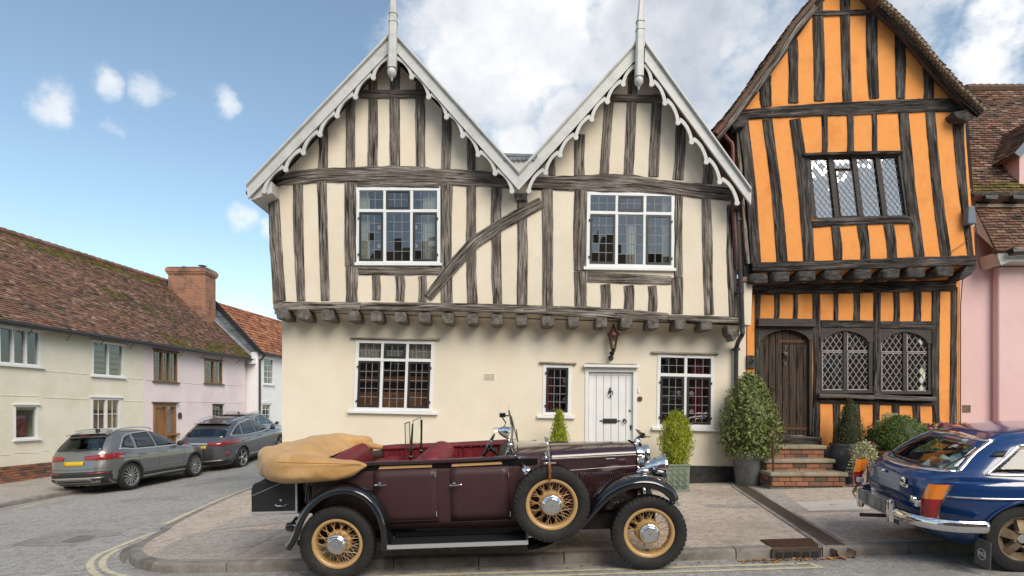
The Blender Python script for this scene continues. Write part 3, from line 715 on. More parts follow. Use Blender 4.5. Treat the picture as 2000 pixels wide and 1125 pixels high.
# flank and back of the body
xl = P(551, 0, YG).x; xr = P(1457, 0, YG).x; zj = P(0, 615, YG).z
for nm, x in (('flank_wall', xl+.0), ('flank_wall', xr-.2)):
    MB().box((x, YG+.22, -.4), (x+.2, 18.5, zj+.3)).build(nm, M['cream_lo'], house)
for nm, x in (('flank_wall', P(531,0,YU).x), ('flank_wall', P(1441,0,YU).x-.2)):
    MB().box((x, YU+.22, zj+.3), (x+.2, 18.5, P(0,395,YU).z)).build(nm, M['cream'], house)
MB().box((xl+.2, 18.3, -.4), (xr-.2, 18.5, P(0,395,YU).z)).build('back_wall', M['cream_lo'], house)
# jetty soffit
mb = MB(); mb.prism([P(536,600,YU+.02), P(1441,622,YU+.02), P(1441,640,YG+.05), P(536,614,YG+.05)], (0, 0, .05)); mb.build('jetty_soffit', M['cream_lo'], house)
mb = MB()
for i in range(3):
    a0 = P(553, 612+i*0, YG); b0 = P(1443, 636, YG)
pr = []
for t in lin(0, 1, 7):
    a = t*PI/2; pr.append((.16*(1-math.sin(a)), .16*(1-math.cos(a))))
mb.grid([[P(553, 612, YG)+Vector((0, -d, -h)) for d, h in pr], [P(1443, 638, YG)+Vector((0, -d, -h)) for d, h in pr]]); mb.build('jetty_cove', M['cream_lo'], house, smooth=True, fix=False)
MB().ppx([(1462,400),(1500,400),(1500,990),(1462,990)], YG+.12, .3).build('party_wall', M['cream_lo'], house)
# black tarred plinth and thin door step
mb = MB(); mb.ppx([(551,985),(1141,985),(1141,905),(551,893)], YG-.03, .05); mb.ppx([(1245,985),(1457,985),(1457,912),(1245,907)], YG-.03, .05); mb.build('plinth', M['tar'], house, bevel=.008)
# ---- timbers of the upper wall
S = lambda *a, **k: stud(*a, TY, house, **k)
S(523,545,380, 534,557.5,587, name='corner_post', bow=-2)
S(571,591.5,360, 579,595.5,587); S(619.6,637,352, 625.6,644,586); S(672.5,695,351, 673,696,519); S(675.5,698,520, 676,699,588)
S(861,884,357, 861,884.6,592); S(911,930,357, 912.7,933,592); S(959.6,979,366, 962.6,981,594)
S(1010,1030,391, 1009.6,1030,597); S(1058.5,1079.7,367, 1060,1079.7,600)
S(1122,1146.8,370, 1121,1146,528); S(1120.5,1145.6,530, 1121,1146,601)
S(1319,1334.5,379, 1318,1334,541); S(1312,1334,542, 1312,1334,612)
S(1371,1389.5,388, 1375.8,1395,614); S(1420,1437,400, 1425,1442,618, name='corner_post')
for a in ((726,742,537,585),(771.6,789,538,587),(816,832.6,539,589),(1173,1191.5,555,605),(1218.7,1237.7,557,607),(1266,1283,558,610)): S(a[0], a[1], a[2], a[0]+.5, a[1]+.5, a[3], bow=1.5)
# gable studs
for a in ((621,639,248,621,639,330),(675,693.5,190,676,693,327),(718,736,140,717.5,736.6,326),(762,781,108,761,780.5,325),(812,830.6,140,813,831,327),(862.6,880,196,862,880,330),(912,929,250,913,929,333)): S(*a)
for a in ((1124,1143,262,1123,1142,342),(1181,1198,198,1171,1190,340),(1229,1247,128,1218,1237.6,341),(1275,1293,184,1267,1287,344),(1320,1338,230,1315,1335,350),(1373,1391,305,1373,1391,358),(1072,1084,300,1072,1084,342)): S(*a)
B = lambda pts, **k: timber('beam', pts, TY-.012, house, th=.07, **k)
B([(539,354,9),(580,346,12),(621,341,13),(690,340,15),(772,340,16.5),(863,344,15),(930,347,15),(995,352,14)], wob=.014, rel=.012)
B([(1033,357,12),(1080,357,13),(1125,357,14.5),(1180,356,17),(1231,357,17),(1280,363,14),(1312,366,13),(1370,372,13),(1427,379,12.5)], wob=.016, rel=.012)
B([(702,182.5,8),(830,182.5,8.2)]); B([(1194,190,7),(1293,193,7.5)])
timber('beam', [(697,359.5,5),(858,361,5.5)], TY-.004, house); timber('beam', [(700,527,9),(780,527,9.5),(860,527,9)], TY-.006, house); timber('beam', [(1148,540,10),(1230,544,9.5),(1311,547,8)], TY-.006, house)
timber('brace', [(836,579.5,8.5),(860,549,10),(885.5,517.6,11.5),(928,470.7,12),(980.7,436,11),(1030,409.4,11),(1058,394,10)], TY-.03, house, th=.05, wob=.009)
timber('bressummer', [(533.5,596,7.6),(620,597.5,7.8),(703,598,8.2)], TY-.03, house, th=.12); timber('bressummer', [(704,598,8),(860,599,8),(960,601,8),(1067,604.5,8)], TY-.03, house, th=.12)
timber('bressummer', [(1068,604.5,8.5),(1150,609,10.5),(1230,614,9),(1305,618,6.5)], TY-.03, house, th=.12, wob=.014, rel=.012); timber('bressummer', [(1306,620,6),(1443,625,6.5)], TY-.027, house, th=.12, wob=.003)
# carved post head under the valley
mb = MB(); mb.ppx([(1004,377),(1031,377),(1029,384),(1030,391),(1008,391),(1005,385)], TY-.05, .08); mb.build('post_head', M['oak_end'], house, bevel=.01)
# jetty joists
def joist(x, y, w, h, seed, Y0, Y1, m, droop=.0, side=0, taper=.86):
    rnd = random.Random(seed); a = P(x, y, Y0); s = Y0/F; hw, hh = w*s/2, h*s/2; rows = []
    for k, (yy, sc) in enumerate(((Y0, .9), (Y0+.025, 1), (Y0+.12, 1.0), (Y1, taper))):
        row = []
        for i in range(16):
            an = 2*PI*i/16; cx = math.copysign(abs(math.cos(an))**.32, math.cos(an)); cz = math.copysign(abs(math.sin(an))**.32, math.sin(an))
            j = 1+.07*nz(cx*2+seed, cz*2, k*.3)
            row.append(Vector((a.x+cx*hw*sc*j+side*(yy-Y0), yy+(.02*nz(cx*3, cz*3, seed) if k < 2 else 0), a.z+cz*hh*sc*j-droop*(1-(yy-Y0)/(Y1-Y0)))))
        rows.append(row)
    mb = MB(); mb.grid(rows, True); c0 = Vector((a.x, Y0-.004, a.z)); b = len(mb.v); mb.v.append(tuple(c0))
    for i in range(16): mb.f.append([i, (i+1) % 16, b]); mb.mi.append(0)
    return mb.build('joist_end', M[m], house if m == 'oak_end' else crook, smooth=True, angle=50)
for i, x in enumerate((550,592,639,689,734,781,828,874,922,970,1018.5,1070.6,1120.5,1175,1224,1276,1329,1380)):
    y = 613+(x-550)*.0265; joist(x, y, 23 if x != 1070.6 else 26, 21 if x < 1000 else 20, i, YU-.07, YG+.02, 'oak_end')
mb = MB(); mb.ppx([(1420,636),(1445,637),(1444,655),(1440,658),(1436,665),(1430,665),(1428,657),(1421,652)], YU-.05, .3); mb.build('corner_bracket', M['oak_end'], house, bevel=.02)
mb = MB(); mb.ppx([(1453,548),(1470,550),(1467,636),(1452,634)], YU, .5); mb.build('corner_wall', M['cream'], house, bevel=.01)
mb = MB(); mb.ppx([(1452,540),(1472,542),(1472,550),(1450,549)], YU-.03, .55); mb.build('coping_tile', M['clay'], house, bevel=.006)
timber('corner_post', [(1459,372,9),(1461,460,9),(1461,548,8)], TY+.03, house, m='oak_dark')
# ---- bargeboards, scalloped trim, finials
def px_line(a, b, t): return (lerp(a[0], b[0], t), lerp(a[1], b[1], t))
def barge(o0, o1, i0, i1, parent):
    """o0,o1 outer edge top and bottom; i0,i1 inner edge"""
    mb = MB(); mb.ppx([o0, o1, i1, i0], YB, .045); b = mb.build('bargeboard', M['whitetrim'], parent, bevel=.003)
    mo = MB()
    for t0, t1, dy, th in ((0, .13, -.05, .10), (.13, .2, -.035, .035), (.2, .25, -.02, .02), (.93, 1.0, -.016, .016)):
        mo.ppx([px_line(o0, i0, t0), px_line(o1, i1, t0), px_line(o1, i1, t1), px_line(o0, i0, t1)], YB+dy, th if dy != -.05 else .05)
    mo.build('moulding', M['whitetrim'], b, bevel=.002); return b
def scallops(spurs, first, parent, w=7.4):
    """spurs: pixel tips of the pendants in order from the top; each arc is a quarter ellipse"""
    pts = [first]+spurs
    for k in range(len(pts)-1):
        (x0, y0), (x1, y1) = pts[k], pts[k+1]; sx = x0 if k == 0 else x0+(x1-x0)*.1; sy = y0 if k == 0 else y0-9
        arc = []
        for i, t in enumerate(lin(0, PI/2, 11)):
            u = i/10; k = .62; cxx, cyy = lerp(sx, x1, u), lerp(sy, y1-5, u); ex, ey = sx+(x1-sx)*math.sin(t), y1-5-(y1-5-sy)*math.cos(t); arc.append((lerp(cxx, ex, k), lerp(cyy, ey, k)))
        arc.append((x1, y1-2))
        L_ = []; R_ = []
        for i, p in enumerate(arc):
            a = arc[max(0, i-1)]; b = arc[min(len(arc)-1, i+1)]; dx, dy = b[0]-a[0], b[1]-a[1]; n = math.hypot(dx, dy); h = w/2*(1.0-.18*math.sin(PI*i/11))
            L_.append((p[0]-dy/n*h, p[1]+dx/n*h)); R_.append((p[0]+dy/n*h, p[1]-dx/n*h))
        mb = MB()
        for i in range(len(arc)-1): mb.ppx([L_[i], L_[i+1], R_[i+1], R_[i]], YB+.008, .032)
        bl = [(x1+w*.66*math.cos(a), y1-3+w*.66*math.sin(a)) for a in lin(0, 2*PI*15/16, 16)]; mb.ppx(bl, YB+.0055, .037)
        mb.build('scallop', M['whitetrim'], parent)
b1l = barge((757.5,66), (480,357), (757.5,104), (484,388), house); b1r = barge((774.5,66), (1013,332), (774.5,102), (1013,371), house)
b2l = barge((1241,80), (1013,333), (1241,117), (1013,371), house); b2r = barge((1261,78), (1468,366), (1259,119), (1467,400), house)
scallops([(729,154),(694,192),(658,229),(624.6,265.5),(592,301),(557.6,334),(516,376)], (757,113), b1l)
scallops([(804,153),(837,192),(872,231),(903.5,268),(933.5,305),(967,341),(1000,376)], (775,113), b1r)
scallops([(1217.5,167),(1186.7,201),(1156,236),(1125,271),(1094,306),(1066,340),(1033,376)], (1241,128), b2l)
scallops([(1273,167),(1299,204),(1324.5,242),(1351,280),(1380,319),(1406,358),(1440,399)], (1259,126), b2r)
# valley panel and lead apron
mb = MB(); mb.ppx([(984,303),(1046,303),(1013,340)], YB+.012, .03); mb.build('valley_board', M['whitetrim'], house)
mb = MB(); mb.ppx([(982,299),(1049,301),(1049,306),(982,304)], YB-.03, .6); o = mb.build('lead_apron', M['sheetlead'], house); mb = MB()
for i in range(7): 
    x = 988+i*9; mb.ppx([(x+4.6*math.cos(a), 306+7*math.sin(a)) for a in lin(0, PI, 9)], YB-.034, .006)
mb.build('scalloped_edge', M['sheetlead'], o)
def finial(x, y0, y1, tipx, hw, parent):
    Y = YB-.09; c = lambda px, py: P(px, py, Y); s = Y/F
    def sq(mb, st):   # square/octagonal post from stations (px x, px y, half width px)
        rows = []
        for px, py, h in st:
            o = c(px, py); r = h*s
            rows.append([o+Vector((a*r, b*r+.02, 0)) for a, b in ((-1,-.6),(-.6,-1),(.6,-1),(1,-.6),(1,.6),(.6,1),(-.6,1),(-1,.6))])
        mb.grid(rows, True); mb.f.append(list(range(8))); mb.f.append([len(mb.v)-8+i for i in range(8)]); mb.mi += [0, 0]
    mb = MB(); sq(mb, [(x, y1, hw), (x+2, y0, hw*.92)]); f = mb.build('finial', M['whitetrim'], parent, bevel=.004)
    mb = MB(); sq(mb, [(x+2, y0, hw*1.0), (x+2, y0-3, hw*1.0)]); sq(mb, [(x+2, y0-3.2, hw*.86), (x+2.3, y0-16, hw*.84)]); sq(mb, [(x+2.3, y0-16.2, hw*.95), (x+2.3, y0-19, hw*.95)]); sq(mb, [(x+2.3, y0-19.2, hw*.78), (tipx, y0-115, hw*.2)])
    mb.build('spire', M['whitetrim'], f)
    o = c(x-.5, y1); mb = MB(); mb.lathe([(hw*s*.8, .01), (hw*s*.8, -.008), (hw*s*1.02, -.03), (hw*s*1.05, -.075), (hw*s*.9, -.115), (hw*s*.5, -.15), (hw*s*.22, -.17), (hw*s*.2, -.2), (.004, -.22)], o+Vector((0, .02, 0)), n=20)
    mb.build('acorn_drop', M['whitetrim'], f, smooth=True)
finial(765.5, 44, 133, 765, 8.6, house); finial(1248.5, 59, 150, 1256, 8.4, house)
# roofs behind the boards
def roof(apex, l, r, parent, Y0, Y1, m='tile', th=.09):
    for e, nm in ((l, 'roof_slope'), (r, 'roof_slope')):
        a = P(*apex, YB); b = P(*e, YB); nrm = Vector((a.z-b.z, 0, -(a.x-b.x))).normalized()
        if nrm.z < 0: nrm = -nrm
        mb = MB(); pts = [Vector((a.x, Y0, a.z)), Vector((b.x, Y0, b.z)), Vector((b.x, Y1, b.z)), Vector((a.x, Y1, a.z))]
        mb.prism([p-nrm*.02 for p in pts], -nrm*th); mb.build(nm, M['white'] if False else M['roofslab'], parent)
M['roofslab'] = mat('mossy_tile_slab', (.16,.085,.06), .95, c2=(.09,.07,.05), scale=6, bump=.01, bscale=20)
roof((766,58), (478,358), (1013,330), house, YB+.05, 18.5); roof((1251,70), (1013,330), (1470,370), house, YB+.05, 18.5)
mb = MB(); a, b, c = P(481,363,YB), P(484,389,YB), P(535,378,YB)
mb.prism([a+Vector((.03,.06,0)), b+Vector((.03,.06,0)), P(528,374,YB)+Vector((0,.06,0)), P(528,352,YB)+Vector((0,.06,0))], (0, 8.2, 0)); mb.build('eaves_soffit', M['whitetrim'], house)
mb = MB(); mb.tube([P(480,372,YB)+Vector((.0,.1,0)), P(480,372,YB)+Vector((0,8,0))], .05, 8); mb.build('gutter', M['black'], house, smooth=True)
# ---- windows
w = leaded_window(house, [(695,365),(860,365.5),(860,516.5),(694.5,516)], YU, 3, .305, black=((1,0),(0,1),(2,1)))
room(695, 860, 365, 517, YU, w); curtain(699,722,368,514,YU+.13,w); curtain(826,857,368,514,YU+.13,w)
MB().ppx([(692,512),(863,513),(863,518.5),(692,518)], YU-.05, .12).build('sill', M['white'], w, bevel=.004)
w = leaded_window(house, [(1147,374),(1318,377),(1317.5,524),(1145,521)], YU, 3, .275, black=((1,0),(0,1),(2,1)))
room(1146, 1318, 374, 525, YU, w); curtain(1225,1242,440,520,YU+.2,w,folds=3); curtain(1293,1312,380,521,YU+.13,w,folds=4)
MB().ppx([(1140,520),(1321,523.5),(1321,529),(1140,526)], YU-.06, .12).build('sill', M['white'], w, bevel=.004)
w = leaded_window(house, [(695,663),(849,666),(844,804),(690,801.5)], YG, 3, .277, black=((1,0),(0,1),(2,1)))
room(690, 849, 663, 804, YG, w); curtain(700,742,668,700,YG+.14,w,folds=6,name='blind'); curtain(752,792,668,700,YG+.14,w,folds=6,name='blind'); curtain(800,842,668,702,YG+.14,w,folds=6,name='blind')
M['shelf'] = mat('orange_shelf_wood', (.42,.17,.06), .6, c2=(.25,.1,.04), scale=8)  # orange brown wood, mottled between two tones
mb = MB(); mb.ppx([(700,735),(842,735),(842,746),(700,746)], YG+.5, .05); mb.ppx([(700,765),(842,765),(842,800),(700,800)], YG+.55, .05); mb.ppx([(696,722),(842,722),(842,726),(696,726)], YG+.45, .2); mb.build('dresser', M['shelf'], w)
MB().ppx([(678.5,801),(854.5,805),(854.5,810.5),(678.5,806.5)], YG-.07, .15).build('sill', M['white'], w, bevel=.006)
def hood(x0, x1, y0, y1, w, parent): timber('hood_mould', [(x0, y0, w), ((x0+x1)/2, (y0+y1)/2+.4, w*1.1), (x1, y1, w)], YG-.06, parent, m='hoodwood', th=.075, wob=.004)
M['hoodwood'] = wood('pale_weathered_oak', ((.2,.17,.13), (.34,.3,.24), (.5,.45,.37)))
hood(684,858.5,659.5,662.5,1.9,w)
w = leaded_window(house, [(1061,711),(1117,712),(1115,812),(1059,810.5)], YG, 1, None, black=((0,1),))
room(1060, 1117, 710, 812, YG, w); curtain(1064,1078,715,808,YG+.12,w,'redcurtain',2)
MB().ppx([(1049,811),(1123,812.5),(1123,818),(1049,816.5)], YG-.06, .14).build('sill', M['white'], w, bevel=.005); hood(1054,1126,707.5,710,1.7,w)
w = leaded_window(house, [(1284.5,691),(1395.5,694),(1394.5,836),(1282,834)], YG, 2, .283, black=((0,1),(1,1)))
room(1283, 1395, 691, 836, YG, w); curtain(1352,1372,697,834,YG+.14,w,'redcurtain',3); curtain(1378,1390,697,834,YG+.16,w,'redcurtain',2)
MB().ppx([(1274,834),(1407,837),(1407,843),(1274,840)], YG-.07, .15).build('sill', M['white'], w, bevel=.006); hood(1273,1403.5,688,691,1.9,w)
# painted roundels hung in the windows
M['ornament'] = mat('pink_glass_ornament', (.5,.3,.25), .3, c2=(.6,.45,.4), scale=20)
for wn, (x, y, Y) in zip(('a',)*9, ((741,444,YU),(741,480,YU),(811,444,YU),(811,480,YU),(1104,744,YG),(1104,780,YG),(1327,767,YG),(1351,768,YG),(1351,804,YG))):
    mb = MB(); mb.lathe([(.002,0),(.04,.002),(.045,.006),(.04,.01),(.002,.012)], P(x, y, Y+.05), (0,1,0), 14); mb.build('hanging_ornament', M['ornament'], house, smooth=True)
# ---- front door
door = MB(); Yd = YG+.05
fr = MB(); fr.ppx([(1143,718),(1243,719.5),(1243,727),(1143,726)], YG-.02, .1); fr.ppx([(1143,726),(1150,726),(1149,962),(1142,962)], YG-.018, .1); fr.ppx([(1237,727),(1243.5,727),(1242.5,964),(1236,964)], YG-.018, .1)
door = fr.build('front_door', M['white'], house, bevel=.004)
n = 6
for i in range(n):
    x0 = 1150+i*87/n+.4; x1 = 1150+(i+1)*87/n-.4
    MB().ppx([(x0,726),(x1,726.4),(x1-.6,962),(x0-.6,962)], Yd, .04).build('plank', M['white'], door, bevel=.004)
MB().ppx([(1150,726),(1237,726),(1237,962),(1150,962)], Yd+.035, .02).build('backing', M['white'], door)
mb = MB(); mb.ppx([(1153,727.5),(1234,728.5),(1234,733),(1153,732)], Yd-.012, .012); mb.build('weather_bar', M['white'], door)
mb = MB(); mb.ppx([(1140.5,711.5),(1248.5,713),(1248.5,718),(1140.5,716.5)], YG-.11, .14); mb.build('door_canopy', M['white'], door, bevel=.005); hood(1144,1244,710,711.6,1.2,door)
MB().ppx([(1138,952),(1248,955),(1248,985),(1138,985)], YG-.22, .3).build('door_step', M['slab'], house, bevel=.01)
# knocker, letterbox, ring handle, locks
k = P(1192, 764, Yd-.012); mb = MB(); mb.lathe([(.002,-.03),(.026,-.024),(.032,-.01),(.034,.012)], k, (0,1,0), 14); mb.lathe([(.012,-.02),(.018,0),(.012,.02)], k+Vector((0,-.01,.055)), (0,1,0), 10)
mb.tube([k+Vector((.036*math.sin(a)*(1.15 if 1 else 1), -.035, -.035-.042*math.cos(a)*-1)) for a in lin(-2.5, 2.5, 15)], .009, 8); mb.sphere(k+Vector((0,-.04,-.085)), .015, 10, 8); mb.lathe([(.014,0),(.004,-.045)], k+Vector((0,-.01,-.085)), (0,0,1), 8)
mb.build('door_knocker', M['black'], door, smooth=True)
mb = MB(); mb.ppx([(1178,817.5),(1205,817.5),(1205,826.5),(1178,826.5)], Yd-.02, .02); mb.ppx([(1180.5,819.5),(1202.5,819.5),(1202.5,824.5),(1180.5,824.5)], Yd-.026, .008)
for s, x in ((-1, 1175), (1, 1208)):
    p = P(x, 822, Yd-.01); mb.sphere(p, .016, 8, 6, (1,.5,1)); mb.sphere(p+Vector((s*.025,0,0)), .012, 8, 6, (1.4,.5,.8)); mb.bar(p+Vector((-s*.03,0,0)), p+Vector((s*.02,0,0)), .01, .014)
mb.build('letter_plate', M['black'], door, bevel=.002)
k = P(1219.5, 820, Yd-.012); mb = MB(); mb.lathe([(.002,-.03),(.02,-.024),(.026,.012)], k, (0,1,0), 12); mb.tube([k+Vector((.036*math.sin(a), -.03, -.028-.036*math.cos(a)*-1)) for a in lin(-PI, PI, 20)], .0085, 8); mb.build('ring_handle', M['black'], door, smooth=True)
M['brass'] = mat('dull_brass', (.35,.24,.1), .4, .9)
mb = MB(); mb.lathe([(.002,-.012),(.02,-.01),(.024,.012)], P(1230.5,802,Yd-.01), (0,1,0), 14); mb.build('night_latch', M['brass'], door, smooth=True)
mb = MB(); mb.ppx([(1230,832),(1232,829.5),(1234,832),(1233.5,838),(1232,841),(1230.5,838)], Yd-.008, .01); mb.build('keyhole_cover', M['black'], door)
# bell push, intercom, air brick
mb = MB(); mb.ppx([(1245.5,776),(1248,774.5),(1252,774.5),(1254.5,776),(1254.5,782),(1252,783.5),(1248,783.5),(1245.5,782)], YG-.02, .02); mb.lathe([(.002,-.02),(.012,-.016),(.012,0)], P(1250,779,YG-.018), (0,1,0), 10); mb.build('bell_push', M['copper'], house, bevel=.002)
mb = MB(); mb.ppx([(1246,757),(1249.5,757),(1249.5,767),(1246,767)], YG-.02, .02); mb.build('bell_box', M['white'], house, bevel=.002)
mb = MB(); mb.ppx([(945,730),(966,730),(966,743),(945,743)], YG-.006, .006); ab = mb.build('air_brick', M['cream_lo'], house); mb = MB()
for i in range(8):
    for j in range(5): x = 946.2+i*2.5; y = 731+j*2.4; mb.ppx([(x,y),(x+1.3,y),(x+1.3,y+1.3),(x,y+1.3)], YG-.0075, .001)
mb.build('air_holes', M['black'], ab)
# rainwater pipe
mb = MB(); path = [P(1450,398,10.3), P(1441,402,10.35), P(1439,412,10.5), P(1440,430,10.52), P(1447,560,10.52), P(1450,640,10.52), P(1450,652,10.52), P(1443,665,10.75), P(1439,676,10.9), P(1438,690,10.92), P(1437,800,10.92), P(1437,950,10.92)]
mb.tube(catmull(path, 4), .042, 10)
for q in (P(1438.5,682,10.92), P(1446,570,10.52), P(1440,428,10.52)): mb.lathe([(.054,-.03),(.054,.03)], q, (0,0,1), 10); mb.box(q+Vector((-.075,.0,-.012)), q+Vector((.075,.1,.012)))
mb.build('downpipe', M['black'], house, smooth=True)
# ================================================================ the leaning orange house
CU, CG, CB = 10.55, 11.0, 10.3
crook = thing('crooked_house', 'leaning orange half timbered house with black oak beams and a tall jettied gable', 'house', (6.4, CG, pave_z(6.4, CG)))
CT = CU-.025; CGT = CG-.025
UW = [(1574,303),(1761,300),(1779,424),(1587,430)]
panel([(1447,235),(1447,215),(1655,-60),(1880,195),(1882,215),(1905,500),(1486,515)], [UW], CU, crook, 'orange', 'upper_wall', rev='oak_plain')
def arch(x0, x1, ys, ya, n=13, p=1.75):
    """two centred flat arch from (x0,ys) over the apex ya to (x1,ys)"""
    cx = (x0+x1)/2; w = (x1-x0)/2
    return [(cx+w*t, ys-(ys-ya)*(1-abs(t)**p)**.62) for t in lin(-1, 1, n)]
DA = arch(1488,1582,666,643); WA = arch(1605,1697,669,646); WB = arch(1721,1813,671,648)
DO = [(1486,638),(1586,638),(1586,853),(1486,853)]; WO1 = [(1603,636),(1706,636),(1706,774),(1603,774)]; WO2 = [(1719,638),(1824,638),(1824,776),(1719,776)]
panel([(1458,990),(1460,545),(1875,540),(1875,990)], [DO, WO1, WO2], CG, crook, 'orange', 'ground_floor_wall', rev='oak_plain')
for x, y0, y1, m in ((P(1447,0,CU).x, CU+.22, 17, 'orange'), (P(1885,0,CU).x-.2, CU+.22, 17, 'orange')): MB().box((x, y0, P(0,520,CU).z), (x+.2, y1, P(0,225,CU).z)).build('flank_wall', M[m], crook)
C = lambda *a, **k: stud(*a, CT, crook, m='oak_dark', **k)
C(1442,1462,234, 1467.5,1487,513, name='corner_post', bow=3); timber('corner_post', [(1441,240,3.5),(1450,380,3.5),(1462,515,3.5)], CT+.03, crook, m='oak')
C(1490,1508.6,232, 1518.5,1538,512, bow=3); C(1543,1564,232, 1571,1592,512, bow=4)
for a in ((1605.7,1617,222,1607,1617,298),(1655,1667.6,221,1656,1668,296),(1704,1713,219,1704.5,1714,294)): C(*a, bow=1)
C(1755.7,1776,220, 1787,1808,503, bow=-3); C(1809,1828,218, 1839.5,1859,500, bow=-3); C(1859,1881,213, 1892,1903,500, name='corner_post', bow=-3)
for a in ((1623.5,1640,440,1629.5,1646,507),(1674.5,1695.5,438,1683.5,1700,506),(1727,1746.5,436,1734.5,1752.5,505)): C(*a, bow=1.5)
for a in ((1588,1608,5,1592,1612,196),(1642,1662,-45,1648,1665,205),(1693,1715,-8,1699,1718,191),(1541,1559,76,1541,1559.5,200),(1486,1508,146,1488,1508,207),(1747,1767.5,50,1751,1769,191),(1804,1823,130,1805,1824,194)): C(*a)
D = lambda nm, pts, Y=CT-.012, **k: timber(nm, pts, Y, crook, m='oak_dark', th=.07, **k)
D('beam', [(1446,223,9),(1500,219,10),(1580,214,11.5),(1659,211,12.5),(1750,206,12.5),(1820,204,12.5),(1874,204,12.5)], wob=.012, rel=.01)
D('beam', [(1578,25,5),(1640,24,4.5),(1728,21,5.5)]); D('beam', [(1588,436.5,6),(1680,431,6.5),(1780,428.5,6.5)])
D('window_head', [(1570,300.5,2.6),(1666,298,3),(1764,296,2.8)], CT-.05)
D('rafter', [(1645,-58,9),(1588,14,9.5),(1532,92,9.5),(1480,166,9),(1448,212,7)]); D('rafter', [(1650,-58,9),(1720,14,9.5),(1786,92,9.5),(1838,156,9.5),(1882,203,8)])
D('bressummer', [(1470,521,9),(1590,518,9),(1700,515,9.5),(1800,511,9.5),(1907,507,9.5)], CT-.06, wob=.01)
D('wall_plate', [(1467,561,6),(1600,559,5.5),(1740,556,5.5),(1868,553,5.5)], CGT-.05); D('wall_plate', [(1467,570,5),(1600,568,5),(1740,565,5),(1868,562,5)], CGT-.02)
mb = MB(); mb.prism([P(1470,531,CU), P(1905,517,CU), P(1870,552,CG+.04), P(1470,562,CG+.04)], (0,0,.05)); mb.build('jetty_soffit', M['orange'], crook)
for i, (x, y) in enumerate(((1484,541),(1526,538),(1577,536.5),(1629.5,535),(1686.5,533),(1742,531.5),(1791.5,529.5),(1847,527))):
    joist(x, y, 34, 20, 50+i, CU-.09, CG+.02, 'oak_dark_end', droop=.02, side=-.25)
# jetty corner brackets
for pts in (((1888,518),(1908,510),(1907,524),(1898,536),(1884,545),(1872,548)), ): MB().ppx(list(pts), CU-.05, .35).build('corner_bracket', M['oak_dark_end'], crook, bevel=.015)
# ground floor timbers
E = lambda *a, **k: stud(*a, CGT, crook, m='oak_dark', **k)
for a in ((1513,1522.5,574,621),(1550,1558,574,621),(1629,1637.7,571,626),(1668,1680,570,627),(1746.6,1758,568,628),(1785.6,1799,567,629),): E(a[0], a[1], a[2], a[0]+.5, a[1]+.5, a[3], bow=.8)
E(1476,1486,574, 1478,1487,850, name='post'); E(1588.5,1602,572, 1586,1602,860, name='post'); E(1707,1721,569, 1706,1718,872, name='post'); E(1822,1837,566, 1825,1838,872, name='post'); E(1859.5,1871,560, 1858,1871,905, name='corner_post')
timber('beam', [(1604,632,7),(1706,632.5,7)], CGT-.006, crook, m='oak_dark'); timber('beam', [(1720,634,7),(1824,635,7.5)], CGT-.006, crook, m='oak_dark')
for a in ((1628,1642,787,868),(1668,1680,787,868),(1743,1757,789,872),(1784,1798,790,874)): E(a[0], a[1], a[2], a[0], a[1], a[3], bow=1)
timber('rail', [(1603,783,4.5),(1706,785,4.5)], CGT-.006, crook, m='oak_dark'); timber('rail', [(1719,786,4.5),(1826,788,4.5)], CGT-.006, crook, m='oak_dark')
timber('sill_beam', [(1490,859,9),(1560,860,9),(1605,862,8)], CGT-.03, crook, m='oak_dark', th=.1)
# carved plaque and orange strip beside the door
mb = MB(); mb.ppx([(1459.5,694),(1475.5,694),(1475.5,719),(1459.5,719)], CG-.05, .05); pq = mb.build('carved_plaque', M['oak_dark_end'], crook, bevel=.004)
mb = MB(); mb.tube([P(1467.5+3.6*math.cos(a)*(1-.08*a), 706-6*math.sin(a)*(1-.06*a), CG-.056) for a in lin(0, 6, 20)], .009, 6); mb.build('carving', M['oak_dark_end'], pq, smooth=True)
# ---- arched oak door
spand = lambda outer, ar, Y, th, nm, par, m='oak_dark': None
def arch_frame(x0, x1, yt, yb, ar, Y, th, nm, par, m='oak_brown'):
    """rectangular head board with an arched opening cut out, split down the crown"""
    k = len(ar)//2; mb = MB()
    for half in (ar[:k+1], ar[k:]):
        xa, xb = half[0][0], half[-1][0]
        for (ax, ay), (bx, by) in zip(half, half[1:]):
            top = [(ax, yt), (bx, yt)]; mb.ppx([(ax, yt), (bx, yt), (bx, by), (ax, ay)], Y, th)
    if ar[0][0] > x0: mb.ppx([(x0, yt), (ar[0][0], yt), ar[0], (x0, ar[0][1])], Y, th)
    if ar[-1][0] < x1: mb.ppx([(ar[-1][0], yt), (x1, yt), (x1, ar[-1][1]), ar[-1]], Y, th)
    return mb.build(nm, M[m], par)
M['oak_dark_end'] = M.get('oak_dark_end')
DY = CG+.06
fr = MB(); fr.ppx([(1484,664),(1489,664),(1489,850),(1484,850)], CG-.01, .1); fr.ppx([(1581,664),(1587,664),(1587,850),(1581,850)], CG-.01, .1)
cdoor = fr.build('front_door', M['oak_plain'], crook, bevel=.004)
arch_frame(1484, 1588, 636, 670, DA, CG-.012, .1, 'arched_head', cdoor, 'oak_plain')
mb = MB()
for a, b in zip(DA, DA[1:]): mb.bar(P(*a, CG-.016), P(*b, CG-.016), .012, .03, up=(0,1,0))
mb.build('arch_moulding', M['oak_plain'], cdoor)
